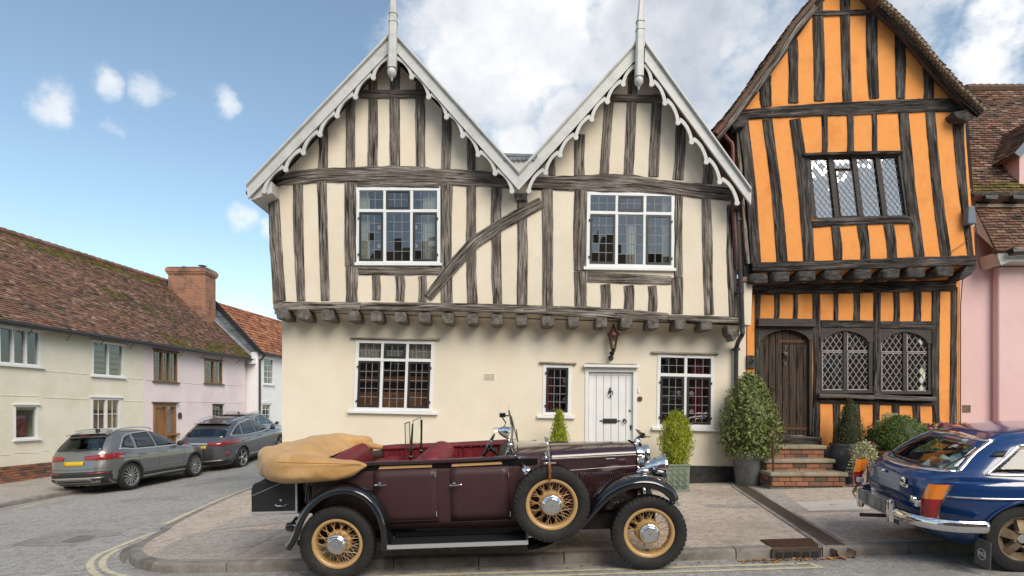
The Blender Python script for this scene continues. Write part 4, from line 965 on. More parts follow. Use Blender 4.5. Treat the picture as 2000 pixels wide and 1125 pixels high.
for i in range(7):
    x0 = 1488+i*94/7+.5; x1 = 1488+(i+1)*94/7-.5; top = lambda x: interp([(a[0], a[1]) for a in DA], x)-2
    mb = MB(); ar = [(x0, top(x0)), ((x0+x1)/2, top((x0+x1)/2)), (x1, top(x1)), (x1, 850), (x0, 850)]
    mb.ppx(ar, DY, .04); b = [P(*p, DY) for p in ar]
    mb.uv = [(v[0]+i*1.7, v[2]+i*.9) for v in mb.v]; mb.build('plank', M['oak_brown'], cdoor, bevel=.006)
mb = MB(); mb.ppx([(1488,640),(1582,640),(1582,850),(1488,850)], DY+.035, .02); mb.build('backing', M['black'], cdoor)
for y in (676, 749, 762, 829.5):
    for i in range(20):
        if i == 0 and y == 676: nail_me = MB().sphere((0,0,0), .0085, 6, 5, (1,.6,1)).mesh('door_nail', M['iron_pale'], True)
        x = 1494+i*84/19; o = link('door_nail', nail_me, cdoor); o.location = P(x, y+.03*(i-10), DY-.004)
for y in (666.5, 837):
    mb = MB(); mb.ppx([(1581,y-3.5),(1581,y+4),(1530,y+2.4),(1523,y+5),(1518,y+6),(1521,y+.8),(1518,y-5),(1523,y-3.6),(1530,y-2.4)], DY-.012, .012); mb.build('strap_hinge', M['iron_rust'], cdoor, bevel=.003)
k = P(1534, 690, DY-.012); mb = MB(); mb.sphere(k, .04, 12, 9, (1,.6,.9)); mb.sphere(k+Vector((0,-.02,-.03)), .026, 10, 7); mb.sphere(k+Vector((-.034,0,.012)), .018, 8, 6); mb.sphere(k+Vector((.034,0,.012)), .018, 8, 6); mb.tube([k+Vector((.03*math.sin(a), -.03, -.04-.03*math.cos(a)*-1)) for a in lin(-2.4, 2.4, 12)], .007, 6); mb.build('lion_knocker', M['iron_pale'], cdoor, smooth=True)
mb = MB(); mb.ppx([(1531.5,707),(1536,707),(1536,714.5),(1531.5,714.5)], DY-.014, .016); mb.sphere(P(1533.7,711,DY-.014), .016, 8, 6); mb.build('lock_plate', M['iron_pale'], cdoor, bevel=.002)
t7 = text_mb('7', .145, .004); t7.xf(Matrix.Translation(P(1534,681.5,DY-.008)) @ Matrix.Rotation(PI/2, 4, 'X')); t7.build('door_number', M['iron_pale'], cdoor, label='number 7')
k = P(1506, 757, DY-.015); mb = MB(); mb.lathe([(.002,-.03),(.02,-.02),(.024,.012)], k, (0,1,0), 10); mb.tube([k+Vector((.058*math.sin(a), -.03, -.052-.058*math.cos(a)*-1)) for a in lin(-PI, PI, 24)], .009, 8); mb.ppx([(1502,752),(1506,754),(1510,752),(1508,758),(1504,758)], DY-.02, .016); mb.build('ring_handle', M['iron_rust'], cdoor, smooth=True)
# sign board over the door
mb = MB(); mb.ppx([(1482,621.5),(1593.5,622.5),(1593.5,635.5),(1482,634.5)], CG-.09, .09); sg = mb.build('name_board', M['oak_plain'], crook, bevel=.006, label='dark carved board reading THE CROOKED HOUSE')
mb = MB(); mb.ppx([(1480.5,633.5),(1595,634.5),(1595,637.5),(1480.5,636.5)], CG-.105, .09); mb.build('drip_ledge', M['oak_plain'], sg, bevel=.003)
tx = text_mb('THE CROOKED HOUSE', .088, .003); tx.xf(Matrix.Translation(P(1538,628.6,CG-.092)) @ Matrix.Rotation(PI/2, 4, 'X') @ Matrix.Scale(1.04, 4, (1,0,0)) @ Matrix.Rotation(-.009, 4, 'Z'))
for lt_ in loose(tx): lt_.build('carved_letter', M['letters'], sg)
# ---- diamond leaded lights
npane = [0]; leftover = MB()
def diamond_light(poly, Y, win, cell=(11.6,17.2), off=(0,0), shear=0.0, came='lead', rnd=random.Random(5), cw=.95, frame=None):
    xs_ = [p[0] for p in poly]; ys_ = [p[1] for p in poly]; x0, x1, y0, y1 = min(xs_), max(xs_), min(ys_), max(ys_); a, b = cell
    cm = MB(); ctr0 = ((x0+x1)/2, (y0+y1)/2)
    rots = [(math.radians(rnd.gauss(0, .55)), math.radians(rnd.gauss(0, .55))) for _ in range(400)]
    n = 0
    for j in range(-24, 25):
        for i in range(-14, 15):
            cx = x0+off[0]+i*a+(a/2 if j % 2 else 0); cy = y0+off[1]+j*b/2; cx += shear*(cy-y0)
            if cx < x0-a or cx > x1+a or cy < y0-b or cy > y1+b: continue
            rh = [(cx-shear*b/2, cy-b/2), (cx+a/2, cy), (cx+shear*b/2, cy+b/2), (cx-a/2, cy)]; rc = clip_convex(rh, poly)
            if len(rc) < 3 or poly_area(rc) < 3: continue
            ctr = sum((P(x, y, Y) for x, y in rc), Vector())/len(rc); rx, rz = rots[n % 400]; n += 1
            R = Matrix.Rotation(rx, 4, 'X') @ Matrix.Rotation(rz, 4, 'Z'); pts = [R @ (P(x, y, Y)-ctr) for x, y in rc]
            if poly_area(rc) > a*b/2*.55 and npane[0] < 300:
                me = MB().prism(pts, (0,.003,0)).mesh('pane', M['glass_old']); o = link('pane', me, win); o.location = ctr; npane[0] += 1
            else: leftover.prism([p+ctr for p in pts], (0,.003,0))
    # cames: both families of lines clipped to the light
    for fam in (1, -1):
        for k in range(-40, 60):
            # line through (x0+off0 + a/2 + k*a, y0+off1) direction (fam*a/2, b/2)
            sx, sy = x0+off[0]+a/2+k*a, y0+off[1]; dx, dy = fam*a/2+shear*b/2, b/2; L_ = math.hypot(dx, dy); ux, uy = dx/L_, dy/L_; h = cw/2
            big = 400; q = [(sx-ux*big-uy*h, sy-uy*big+ux*h), (sx+ux*big-uy*h, sy+uy*big+ux*h), (sx+ux*big+uy*h, sy+uy*big-ux*h), (sx-ux*big+uy*h, sy-uy*big-ux*h)]
            rc = clip_convex(q, poly)
            if len(rc) >= 3: cm.ppx(rc, Y-.006, .01)
    cm.build('lead_came', M[came], win)
    if frame:
        fm = MB(); c = (sum(xs_)/len(xs_), sum(ys_)/len(ys_))
        n_ = len(poly)
        for i in range(n_):
            p, q = poly[i], poly[(i+1) % n_]; fm.bar(P(*p, Y-.006), P(*q, Y-.006), .014, 1.7*Y/F, up=(-(P(*q,Y)-P(*p,Y)).z, 0, (P(*q,Y)-P(*p,Y)).x))
        fm.build('light_frame', M[frame], win)
# upper window, four lights, everything out of square
q = UW; fw = MB(); bars(q, fw, [(0,1,0,.045),(0,1,.965,1),(0,.045,.045,.965),(.955,1,.045,.965)], CU+.0, .1)
for u in (.255, .5, .745): bars(q, fw, [(u-.026, u+.026, .045, .965)], CU+.01, .08)
uwin = fw.build('window', M['oak_plain'], crook, bevel=.004)
us = [(.045,.229),(.281,.474),(.526,.719),(.771,.955)]
for i, (u0, u1) in enumerate(us):
    if i == 1:
        diamond_light(rect(q, u0, u1, .045, .22), CU+.05, uwin, (10.5,15), (2,3), .12, frame='oak_plain'); diamond_light(rect(q, u0+.01, u1-.01, .25, .955), CU+.04, uwin, (10.5,15), (2,3), .12, frame='iron_rust')
    else: diamond_light(rect(q, u0, u1, .045, .965), CU+.05, uwin, (10.5,15), (i,3), .12)
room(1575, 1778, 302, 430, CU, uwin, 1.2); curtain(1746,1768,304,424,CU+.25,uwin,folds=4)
# ground floor windows
for (x0, x1, yt, yb, ar, mx) in ((1605,1697,646,766,WA,1651), (1721,1813,648,768,WB,1767.5)):
    fw = MB(); fw.ppx([(x0-2,yb-4),(x1+8,yb-4),(x1+8,yb+2),(x0-2,yb+2)], CG+.0, .1); fw.ppx([(mx-3.5,yt-3),(mx+3.5,yt-3),(mx+3.5,yb-4),(mx-3.5,yb-4)], CG+.012, .08); fw.ppx([(x1,ar[-1][1]-8),(x1+9,ar[-1][1]-8),(x1+9,yb-4),(x1,yb-4)], CG+.004, .09); fw.ppx([(x0-2,ar[0][1]-8),(x0,ar[0][1]-8),(x0,yb-4),(x0-2,yb-4)], CG+.004, .09)
    win = fw.build('window', M['oak_plain'], crook, bevel=.003)
    arch_frame(x0-2, x1+9, yt-8, yb, ar, CG-.008, .1, 'arched_head', win, 'oak_plain')
    for (a, b) in ((x0, mx-3.5), (mx+3.5, x1)):
        tr = 686.5 if x0 < 1700 else 688.5
        top = [p for p in arch(x0, x1, ar[0][1], yt, 41) if a <= p[0] <= b]
        if a == x0: up = top+[(b, tr-1.4), (a, tr-1.4)]
        else: up = top+[(b, tr-1.4), (a, tr-1.4)]
        diamond_light(up, CG+.05, win, (11.7,17), (5,1), came='lead_pale', frame='lead_pale'); diamond_light([(a+1, tr+1.4), (b-1, tr+1.4), (b-1, yb-5), (a+1, yb-5)], CG+.045, win, (11.7,17), (5,1), came='lead_pale', frame='lead_pale')
    room(x0, x1+8, yt-6, yb, CG, win, .8); 
    rr = random.Random(x0)
    for (cx0, cx1, cy0, cy1, m_) in ((x0+3, x0+40, yt+4, yb-60, 'redcurtain'), (x0+30, x0+58, yt+50, yb-40, 'redcurtain'), (x0+50, x1-4, yt+30, yb-30, 'redcurtain')): curtain(cx0, cx1, cy0, cy1, CG+.4+rr.random()*.2, win, m_, 3, 'red_hanging')
    mb = MB()
    for k in range(8): 
        x = rr.uniform(x0+5, x1-14); y = rr.uniform(yt+40, yb-25); mb.ppx([(x,y),(x+rr.uniform(6,14),y),(x+10,y+rr.uniform(8,18)),(x,y+12)], CG+.5+rr.random()*.1, .05)
    mb.build('window_display', M['shopstuff'], win)
leftover.build('edge_panes', M['glass_old'], uwin, kind='stuff')
timber('window_sill', [(1601,772.5,4.5),(1650,773,4.5),(1708,776.5,4.5)], CGT-.1, crook, m='sillwood', th=.13); timber('window_sill', [(1709,774.5,4.5),(1770,778,4.5),(1830,780,4.5)], CGT-.1, crook, m='sillwood', th=.13)
# low brick footing right of the steps
# alarm box and cable
mb = MB(); mb.ppx([(1892,402),(1905,402),(1908,437),(1890,437)], CU-.16, .14); tag(mb.build('alarm_box', M['slate_plastic'], None, bevel=.02), 'blue grey alarm box high on the right corner post of the orange house', 'alarm box')
mb = MB(); mb.tube([P(1897,455,CU-.05), P(1890,470,CU-.05), P(1862,489,CU-.05), P(1855,495,CU-.05)], .006, 6); mb.tube([P(1906,438,CU-.02), P(1908,470,CU-.02), P(1905,510,CU+.02), P(1880,545,CG-.03), P(1876,600,CG-.03), P(1876,870,CG-.03)], .008, 6); mb.build('cable', M['black'], crook, smooth=True)
# ---- roof: verge of clay tiles seen from the gable end
def tile_roof(parent, a, b, c, d, m='tile', tw=.17, gauge=.1, lift=.014, name='roof_tiles', seed=1, moss=None, bend=0, jit=.012, fb=1.0):
    """plain tiles laid in courses on the quad eaves a-b, ridge d-c (a under d); one joined, uncountable covering"""
    rnd = random.Random(seed); a, b, c, d = map(Vector, (a, b, c, d)); up = ((d-a)+(c-b))/2; L_ = up.length; U = (b-a).normalized(); nrm = U.cross(up).normalized()
    if nrm.z < 0: nrm = -nrm
    rows = int(L_/gauge); mb = MB(); mb.col = []
    for r in range(rows):
        v0 = r/rows; v1 = min(1.0, (r+1.35)/rows); p0 = a.lerp(d, v0); q0 = b.lerp(c, v0); p1 = a.lerp(d, v1); q1 = b.lerp(c, v1); W_ = (q0-p0).length; n = max(1, int(W_/tw)); sh = .5 if r % 2 else 0
        sag = -bend*math.sin(PI*v0)
        for i in range(-1, n+1):
            u0 = (i+sh)/n; u1 = (i+sh+.94)/n
            if u1 <= 0 or u0 >= 1: continue
            u0 = max(0, u0); u1 = min(1, u1); j = rnd.uniform(-jit, jit); l0 = lift*rnd.uniform(.8, 1.5); sl = rnd.uniform(-.003, .003)
            w0 = p0.lerp(q0, u0)+nrm*(l0+sl+.006*nz(i*.3, r*.3, seed))+up.normalized()*j+nrm*sag; w1 = p0.lerp(q0, u1)+nrm*(l0-sl+.006*nz(i*.3+.3, r*.3, seed))+up.normalized()*j+nrm*sag
            t0 = p1.lerp(q1, u0)+nrm*sag; t1 = p1.lerp(q1, u1)+nrm*sag; dn = nrm*-.013
            mb.add([w0, w1, t1, t0, w0+dn, w1+dn], [(0,1,2,3), (4,5,1,0), (0,3,4), (1,5,2)])
            x = rnd.random(); k = rnd.uniform(.62, 1.25)*fb
            col = (k, k*rnd.uniform(.9, 1.05), k*rnd.uniform(.85, 1.1))
            if x < .07: col = (k*1.5, k*1.75, k*1.9)
            elif x < .2: col = (k*.55, k*.62, k*.65)
            if moss:
                mv = moss(u0, v0)+.55*nz(i*.13, r*.16, seed+9)+.35*nz(i*.5, r*.5, seed+4)
                if mv > .55: col = (k*.72, k*1.0, k*.4)
                elif mv > .4: col = (k*.62, k*.85, k*.5)
            mb.col += [col]*6
    return mb.build(name, M[m], parent, fix=False, kind='stuff')
def slab(parent, a, b, c, d, th=.1, m='roofslab', name='roof_slope'):
    a, b, c, d = map(Vector, (a, b, c, d)); n = (b-a).cross(d-a).normalized()
    if n.z < 0: n = -n
    mb = MB(); mb.prism([a, b, c, d], -n*th); return mb.build(name, M[m], parent)
lp = [(1648,-78),(1584.6,0),(1549,42),(1513,99),(1473,155),(1426.5,217),(1391,258)]; rp = [(1648,-78),(1724,0),(1773,46),(1814,96),(1845,133),(1882,174),(1924,212)]
for pl in (lp, rp):
    for (p, q) in zip(pl, pl[1:]):
        a = P(*q, CB); d = P(*p, CB); sl = slab(crook, a, a+Vector((0,6.8,0)), d+Vector((0,6.8,0)), d, .07)
        tile_roof(crook, a+Vector((0,-.03,0)), a+Vector((0,1.6,0)), d+Vector((0,1.6,0)), d+Vector((0,-.03,0)), gauge=.095, lift=.03, seed=int(p[0]), jit=.02)
# undercloak battens and barge timber on the verge
for pl, m_ in ((lp, 'oak'), (rp, 'oak_dark')):
    off = [(x+(9 if pl is lp else -8), y+11) for x, y in pl[1:]]
    timber('barge_timber', [(x, y, 5.5) for x, y in off], CB+.03, crook, m=m_, th=.05)
mb = MB(); rr = random.Random(3)
for pl in (rp,):
    for (p, q) in zip(pl, pl[1:]):
        n = int(math.hypot(q[0]-p[0], q[1]-p[1])/8.5)
        for i in range(n):
            t = (i+.5)/n; x, y = px_line(p, q, t); o = P(x-2, y+5, CB-.01); dirv = (P(*q, CB)-P(*p, CB)).normalized(); nn = Vector((dirv.z, 0, -dirv.x)); nn = nn if nn.z > 0 else -nn
            mb.obox(o-nn*.015+Vector((0, rr.uniform(-.015,.01), 0)), dirv*.034, Vector((0,.07,0)), nn*.028)
mb.build('verge_tiles', M['vergetile'], crook, bevel=.004, kind='stuff')
MB().ppx([(1862,218),(1888,214),(1905,228),(1890,238),(1866,228)], CU-.2, .5).build('eaves_timber', M['oak_dark_end'], crook, bevel=.02); MB().ppx([(1426,240),(1446,225),(1460,232),(1456,246),(1434,252)], CU-.12, .4).build('eaves_timber', M['oak_dark_end'], crook, bevel=.02)
# copper rainwater pipe at the left eaves
mb = MB(); mb.tube(catmull([P(1413,240,10.35), P(1411,252,10.4), P(1413,262,10.45), P(1424,276,10.5), P(1430,285,10.5), P(1431,320,10.5), P(1432,400,10.5), P(1440,520,10.55)], 5), .04, 10); mb.lathe([(.05,-.06),(.075,.05),(.07,.06)], P(1412,242,10.35), (0,0,1), 10); mb.tube([P(1398,262,10.3), P(1419,236,10.3)], .05, 8); mb.build('copper_downpipe', M['copper'], crook, smooth=True)
# ---- brick steps
def brick_run(parent, p0, p1, z0, courses, m, depth=.09, bl=.215, bh=.068, seed=1, nrm=(0,-1,0), name='brick'):
    """bricks laid along p0->p1, one object each, sharing meshes"""
    rnd = random.Random(seed); p0, p1 = Vector(p0), Vector(p1); L_ = (p1-p0).length; U = (p1-p0).normalized(); N_ = Vector(nrm); n = max(1, round(L_/bl)); w = L_/n; out = []
    ang = math.atan2(U.y, U.x)
    for c in range(courses):
        i = -1 if c % 2 else 0
        while True:
            a = (i+(.5 if c % 2 else 0))*w; b = a+w; i += 1
            if a >= L_-.01: break
            a = max(a, 0); b = min(b, L_)
            if b-a < .03: continue
            o = link(name, brickmesh[rnd.randrange(len(brickmesh))], parent); ctr = p0+U*(a+b)/2; o.location = (ctr.x+N_.x*rnd.uniform(0,.006), ctr.y+N_.y*rnd.uniform(0,.006), ctr.z+z0+c*(bh+.01)+bh/2)
            if parent.get('_w'): pass
            o.scale = ((b-a-.01), depth, bh); o.rotation_euler = (0, rnd.uniform(-.008,.008), ang)
brickmesh = []
for i, c in enumerate(((.33,.13,.075),(.40,.17,.09),(.27,.11,.07),(.22,.115,.085),(.36,.15,.08),(.12,.075,.06))):
    mm = mat('red_brick_%s' % 'abcdef'[i], c, .92, c2=tuple(x*.7 for x in c), scale=14, bump=.004, bscale=60, c3=(.1,.1,.05), s3=4)
    me = MB(); e = .035; me.box((-.5,-.5,-.5), (.5,.5,.5)); brickmesh.append(me.mesh('brick', mm))
M['mortar'] = mat('lime_mortar', (.30,.26,.21), .95, c2=(.2,.17,.14), scale=20, bump=.004)
M['tread'] = mat('worn_tile_tread', (.33,.27,.2), .85, c2=(.25,.2,.14), scale=6, bump=.004, c3=(.14,.14,.07), s3=3)
def steps():
    for k, (x0, x1, yt, yb, Yf, ybot) in enumerate(((1506,1654,918,931,9.95,949), (1495,1629,893,905,10.25,930), (1497,1612,869,878,10.55,903))):
        a = P(x0, yb, Yf); b = P(x1, yb, Yf); zb = P(0, ybot, Yf).z-.03; ztop = a.z
        core = MB(); core.box((a.x+.03, Yf+.06, zb-.1), (b.x-.03, CG-.03, ztop)); st = core.build('step', M['mortar'], crook)
        tr = MB(); tr.box((a.x-.02, Yf-.03, ztop), (b.x+.02, min(CG-.035, Yf+.42), P(0, yt, Yf+.0).z-.0 if False else ztop+.075)); tr.build('tread', M['tread'], st, bevel=.025, seg=3)
        n = max(1, int((ztop-zb)/.078)); brick_run(st, (a.x+.02, Yf+.05, ztop-n*.078), (b.x-.02, Yf+.05, ztop-n*.078), 0, n, None, seed=k+1)
        brick_run(st, (a.x+.04, CG-.1, ztop-n*.078), (a.x+.04, Yf+.1, ztop-n*.078), 0, n, None, seed=k+9, nrm=(-1,0,0))
steps()
mb = MB(); mb.ppx([(1499,800),(1502,800),(1502,918),(1499,918)], 10.12, .03); mb.tube([P(1500.5,858,10.13), P(1504,853,10.2), P(1506,846,10.6), P(1507,842,10.95)], .016, 8); 
mb = MB(); a = P(1510, 921, 10.1); mb.tube([a, Vector((a.x, a.y, a.z+.62))], .02, 8); mb.tube(catmull([Vector((a.x,a.y,a.z+.6)), Vector((a.x,a.y+.1,a.z+.68)), Vector((a.x,a.y+.5,a.z+.86)), Vector((a.x,CG-.02,a.z+1.02))], 4), .018, 8); tag(mb.build('handrail', M['iron_rust'], None, smooth=True), 'thin rusty iron handrail beside the brick steps of the orange house', 'handrail')
MB().ppx([(1605,872),(1875,880),(1875,985),(1605,985)], CG-.06, .1).build('plinth', M['mortar'], crook)
# ================================================================ pink house beyond the orange one
PY = 11.12
pink = thing('pink_house', 'pink rendered house with mossy clay tile roofs and a dormer', 'house', (10.5, PY, pave_z(10, PY)))
panel([(1868,1010),(1868,560),(1900,500),(1906,440),(1960,480),(2300,480),(2300,1010)], [], PY, pink, 'pink', 'front_wall')
mb = MB(); mb.ppx([(1950,1010),(1950,520),(2300,520),(2300,1010)], PY-.16, .155); mb.build('projecting_bay', M['pink'], pink, bevel=.03)
MB().box((P(1868,0,PY).x, PY+.22, -.2), (P(1868,0,PY).x+.2, 17, 5.9)).build('flank_wall', M['pink'], pink)
MB().ppx([(1890,370),(2300,370),(2300,420),(1890,420)], 11.5, .2).build('attic_wall', M['pink'], pink)
# lower roof
a, b, c, d = P(1946,490,10.62), P(2320,486,10.62), P(2250,404,11.5), P(1903,404,11.5)
slab(pink, a, b, c, d, .08); tile_roof(pink, a, b, c, d, gauge=.085, seed=31, bend=0, lift=.02, fb=.9)
a2 = P(1903,448,11.0)
mb = MB(); mb.add([P(1903,404,11.5), P(1903,450,11.06), P(1948,492,10.62)], [(0,1,2)]); mb.build('roof_verge', M['roofslab'], pink, fix=False)
MB().ppx([(1948,492),(2300,490),(2300,508),(1972,511),(1955,518),(1950,505)], 10.66, .42).build('eaves_box', M['whitetrim'], pink, bevel=.008)
mb = MB(); mb.tube([P(1974,492,10.55), P(2300,488,10.55)], .055, 10); mb.lathe([(.07,-.04),(.07,.04)], P(1978,492,10.55), (1,0,0), 10); mb.build('gutter', M['black'], pink, smooth=True)
mb = MB(); mb.bar(P(1903,403,11.47), P(2260,403,11.47), .1, .06); mb.build('lead_flashing', M['tread'], pink)
# upper roof and dormer
ez, er = 5.97, 1.3; rz = lambda y: ez+er*(y-11.4)
X0 = P(1893,0,11.4).x; a, b = Vector((X0, 11.3, rz(11.3))), Vector((X0+5, 11.3, rz(11.3))); c, d = Vector((X0+5, 14.1, rz(14.1))), Vector((X0+.2, 14.1, rz(14.1)))
d = Vector((P(1886,0,14.1).x, 14.1, rz(14.1)))
slab(pink, a, b, c, d, .1); tile_roof(pink, a, b, c, d, gauge=.1, seed=33, lift=.022, bend=0, moss=lambda u, v: .42-1.5*v if v < .3 else -.1)
mb = MB(); n = 16
for i in range(n):
    p = d.lerp(c, i/n); q = d.lerp(c, (i+.96)/n); mb.tube([p+Vector((0,0,.02)), q+Vector((0,0,.03))], [.1, .11], 8)
mb.build('ridge_tiles', M['roofslab'], pink, smooth=True, kind='stuff')
for i, x in enumerate((1938, 1992)): MB().ppx([(x-14,380),(x+14,380),(x+10,390),(x-12,388)], 11.25, .3).build('rafter_foot', M['black'], pink, bevel=.01)
MB().ppx([(1888,374),(2300,374),(2300,379),(1888,379)], 11.29, .1).build('eaves_board', M['oak_dark_end'], pink)
dx0, dxr = 10.05, 10.85; dz = 6.85; zr = 7.75; fy = 11.55
mb = MB(); mb.add([(dx0+.08, fy, dz), (dx0+.08, 11.4+(dz-ez)/er, dz), (dx0+.08, fy, rz(fy))], [(0,1,2)]); mb.add([(dx0+.08, fy, rz(fy)-.05), (dx0+1.6, fy, rz(fy)-.05), (dx0+1.6, fy, dz), (dxr, fy, zr-.05), (dx0+.08, fy, dz)], [(0,1,2,3,4)]); mb.build('dormer_wall', M['pink'], pink, fix=False)
a, b = Vector((dx0-.12, fy-.14, dz-.12)), Vector((dx0-.12, 11.4+(dz-.12-ez)/er+.05, dz-.12)); c, d = Vector((dxr, 11.4+(zr-ez)/er+.05, zr)), Vector((dxr, fy-.14, zr))
slab(pink, a, b, c, d, .07); tile_roof(pink, a, b, c, d, gauge=.09, seed=35, lift=.02)
a, b = Vector((2*dxr-dx0+.12, 11.4+(dz-.12-ez)/er+.05, dz-.12)), Vector((2*dxr-dx0+.12, fy-.14, dz-.12)); slab(pink, a, b, d, c, .07)
mb = MB(); mb.bar(Vector((dx0-.1, fy-.15, dz-.16)), Vector((dxr, fy-.15, zr-.05)), .03, .14); mb.build('dormer_bargeboard', M['slate_plastic'], pink)
mb = MB(); mb.ppx([(1880,791),(1896,791),(1896,805.5),(1880,805.5)], PY-.01, .01); vt = mb.build('air_brick', M['clay'], pink); mb = MB()
for i in range(5):
    for j in range(4): x = 1881.2+i*3; y = 792.2+j*3.4; mb.ppx([(x,y),(x+1.8,y),(x+1.8,y+2.2),(x,y+2.2)], PY-.012, .002)
mb.build('air_holes', M['black'], vt)
# ================================================================ the cottages down the side street
TX, TK = -16.73, .124
TN = Vector((1, -TK, 0)).normalized(); TU = Vector((TK, 1, 0)).normalized()
def tw(Y, z, off=0): return Vector((TX+TK*Y, Y, z))+TN*off
def tY(px, x0=None): return (TX if x0 is None else x0)/((px-CX)/F-TK)
def tz(px, py, x0=None): return CZ+(HY-py)*tY(px, x0)/F
def wall3(outline, holes, parent, m, name, dep=.2, N_=TN):
    Ls = [outline]+holes; flat = [v for l in Ls for v in l]; mb = MB(); mb.add(flat, [list(t) for t in tessellate_polygon(Ls)])
    for l in holes:
        n = len(l); mb.add(list(l)+[v-N_*dep for v in l], [(i, (i+1) % n, (i+1) % n+n, i+n) for i in range(n)])
    return mb.build(name, M[m], parent, fix=False)
class WallWin:
    """window in a street wall, coordinates (distance along wall Y, height z)"""
    def __init__(s, y0, y1, z0, z1, fn): s.y0, s.y1, s.z0, s.z1, s.fn = y0, y1, z0, z1, fn
    def hole(s): return [s.fn(s.y0, s.z0), s.fn(s.y1, s.z0), s.fn(s.y1, s.z1), s.fn(s.y0, s.z1)]
    def bx(s, mb, u0, u1, v0, v1, o0, o1):
        Y0, Y1, Z0, Z1 = lerp(s.y0, s.y1, u0), lerp(s.y0, s.y1, u1), lerp(s.z0, s.z1, v0), lerp(s.z0, s.z1, v1)
        f = s.fn; mb.hexa([f(Y0,Z0,o0), f(Y1,Z0,o0), f(Y1,Z0,o1), f(Y0,Z0,o1), f(Y0,Z1,o0), f(Y1,Z1,o0), f(Y1,Z1,o1), f(Y0,Z1,o1)])
    def build(s, parent, lights, m='white', fr=.05, grid=(1,1), came=None, sill=True, head=True, glass='glass', sillm=None, bars_m=None, gl_off=-.05, back='room'):
        W_, H_ = s.y1-s.y0, s.z1-s.z0; fu, fv = fr/W_, fr/H_; mb = MB()
        s.bx(mb, 0, 1, 1-fv, 1, -.09, .01); s.bx(mb, 0, 1, 0, fv, -.09, .01); s.bx(mb, 0, fu, fv, 1-fv, -.09, .008); s.bx(mb, 1-fu, 1, fv, 1-fv, -.09, .008)
        lw = (1-2*fu)/lights
        for i in range(1, lights): u = fu+i*lw; s.bx(mb, u-fu*.5, u+fu*.5, fv, 1-fv, -.085, .004)
        w = mb.build('window', M[m], parent)
        if sill: mb = MB(); s.bx(mb, -.06, 1.06, -.05/H_, 0, -.05, .09); mb.build('sill', M[sillm or m], w)
        if head: mb = MB(); s.bx(mb, -.05, 1.05, 1, 1+.035/H_, -.05, .07); mb.build('head_ledge', M[sillm or m], w)
        nx, ny = grid
        for i in range(lights):
            u0 = fu+i*lw+fu*.5*(i > 0); u1 = fu+(i+1)*lw-fu*.5*(i < lights-1)
            if came:
                cm = MB(); cw = (.012 if came != 'white' else .022)/W_; ch = (.012 if came != 'white' else .022)/H_
                for k in range(1, nx): u = lerp(u0, u1, k/nx); s.bx(cm, u-cw/2, u+cw/2, fv, 1-fv, gl_off-.004, gl_off+.008)
                for k in range(1, ny): v = lerp(fv, 1-fv, k/ny); s.bx(cm, u0, u1, v-ch/2, v+ch/2, gl_off-.003, gl_off+.009)
                cm.build('glazing_bars', M[came], w)
            for a in range(nx):
                for b in range(ny):
                    mb = MB(); s.bx(mb, lerp(u0,u1,a/nx), lerp(u0,u1,(a+1)/nx), lerp(fv,1-fv,b/ny), lerp(fv,1-fv,(b+1)/ny), gl_off-.003, gl_off); mb.build('pane', M[glass], w)
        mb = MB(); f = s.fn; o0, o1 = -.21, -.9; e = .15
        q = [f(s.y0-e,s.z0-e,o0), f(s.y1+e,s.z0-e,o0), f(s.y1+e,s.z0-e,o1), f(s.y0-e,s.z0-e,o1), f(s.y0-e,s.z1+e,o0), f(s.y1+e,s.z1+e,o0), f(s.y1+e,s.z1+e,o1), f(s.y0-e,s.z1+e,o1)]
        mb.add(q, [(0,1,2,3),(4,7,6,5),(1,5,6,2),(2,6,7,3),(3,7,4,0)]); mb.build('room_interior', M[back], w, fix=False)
        return w
def mkwin(px0, px1, yt, yb, x0=None, fn=tw): return WallWin(tY(px0, x0), tY(px1, x0), tz(px0, yb, x0), tz(px0, yt, x0), fn)
YS, YE = tY(279), tY(479); YA = 11.5; ZB = -.8; ZE = 4.31
cot = thing('cottage', 'pale cream rendered cottage with white windows, brick base and mossy tiled roof', 'house', tw(15, 0))
pcot = thing('cottage', 'pale pink rendered cottage with wooden leaded windows and a brown plank door', 'house', tw(21, 0))
wA = mkwin(-34, 79, 628, 719); wA = WallWin(tY(-34), tY(79), tz(79,717), tz(79,647), tw); wB = mkwin(180, 241, 665, 733); wC = mkwin(27, 75, 791, 859); wD = WallWin(tY(178), tY(236), tz(178,842), tz(178,776), tw)
wall3([tw(YA,ZB), tw(YS,ZB), tw(YS,ZE), tw(YA,ZE)], [w.hole() for w in (wA, wB, wC, wD)], cot, 'creampale', 'front_wall')
w = wA.build(cot, 4, fr=.07); w = wB.build(cot, 2, fr=.06)
bl = MB()
for k in range(5): wB.bx(bl, .06, .94, .1+.16*k, .2+.16*k, -.16, -.14)
bl.build('blind', M['blindcloth'], w)
M['display'] = mat('maroon_shop_goods', (.16,.03,.035), .8, c2=(.3,.1,.08), scale=5)
w = wC.build(cot, 1, fr=.06, glass='clearglass', back='lightroom'); mb = MB(); wC.bx(mb, .1, .6, .05, .55, -.4, -.3); wC.bx(mb, .45, .8, .1, .72, -.34, -.28); mb.build('display', M['display'], w)
mb = MB(); wC.bx(mb, .08, .4, .12, .28, -.28, -.25); mb.build('price_card', M['white'], w)
w = wD.build(cot, 2, fr=.08, grid=(2,2), came='white', glass='clearglass', back='warmroom', sill=False); mb = MB(); wD.bx(mb, .02, .2, .45, .8, -.5, -.4); mb.build('red_sign', M['redsign'], w)
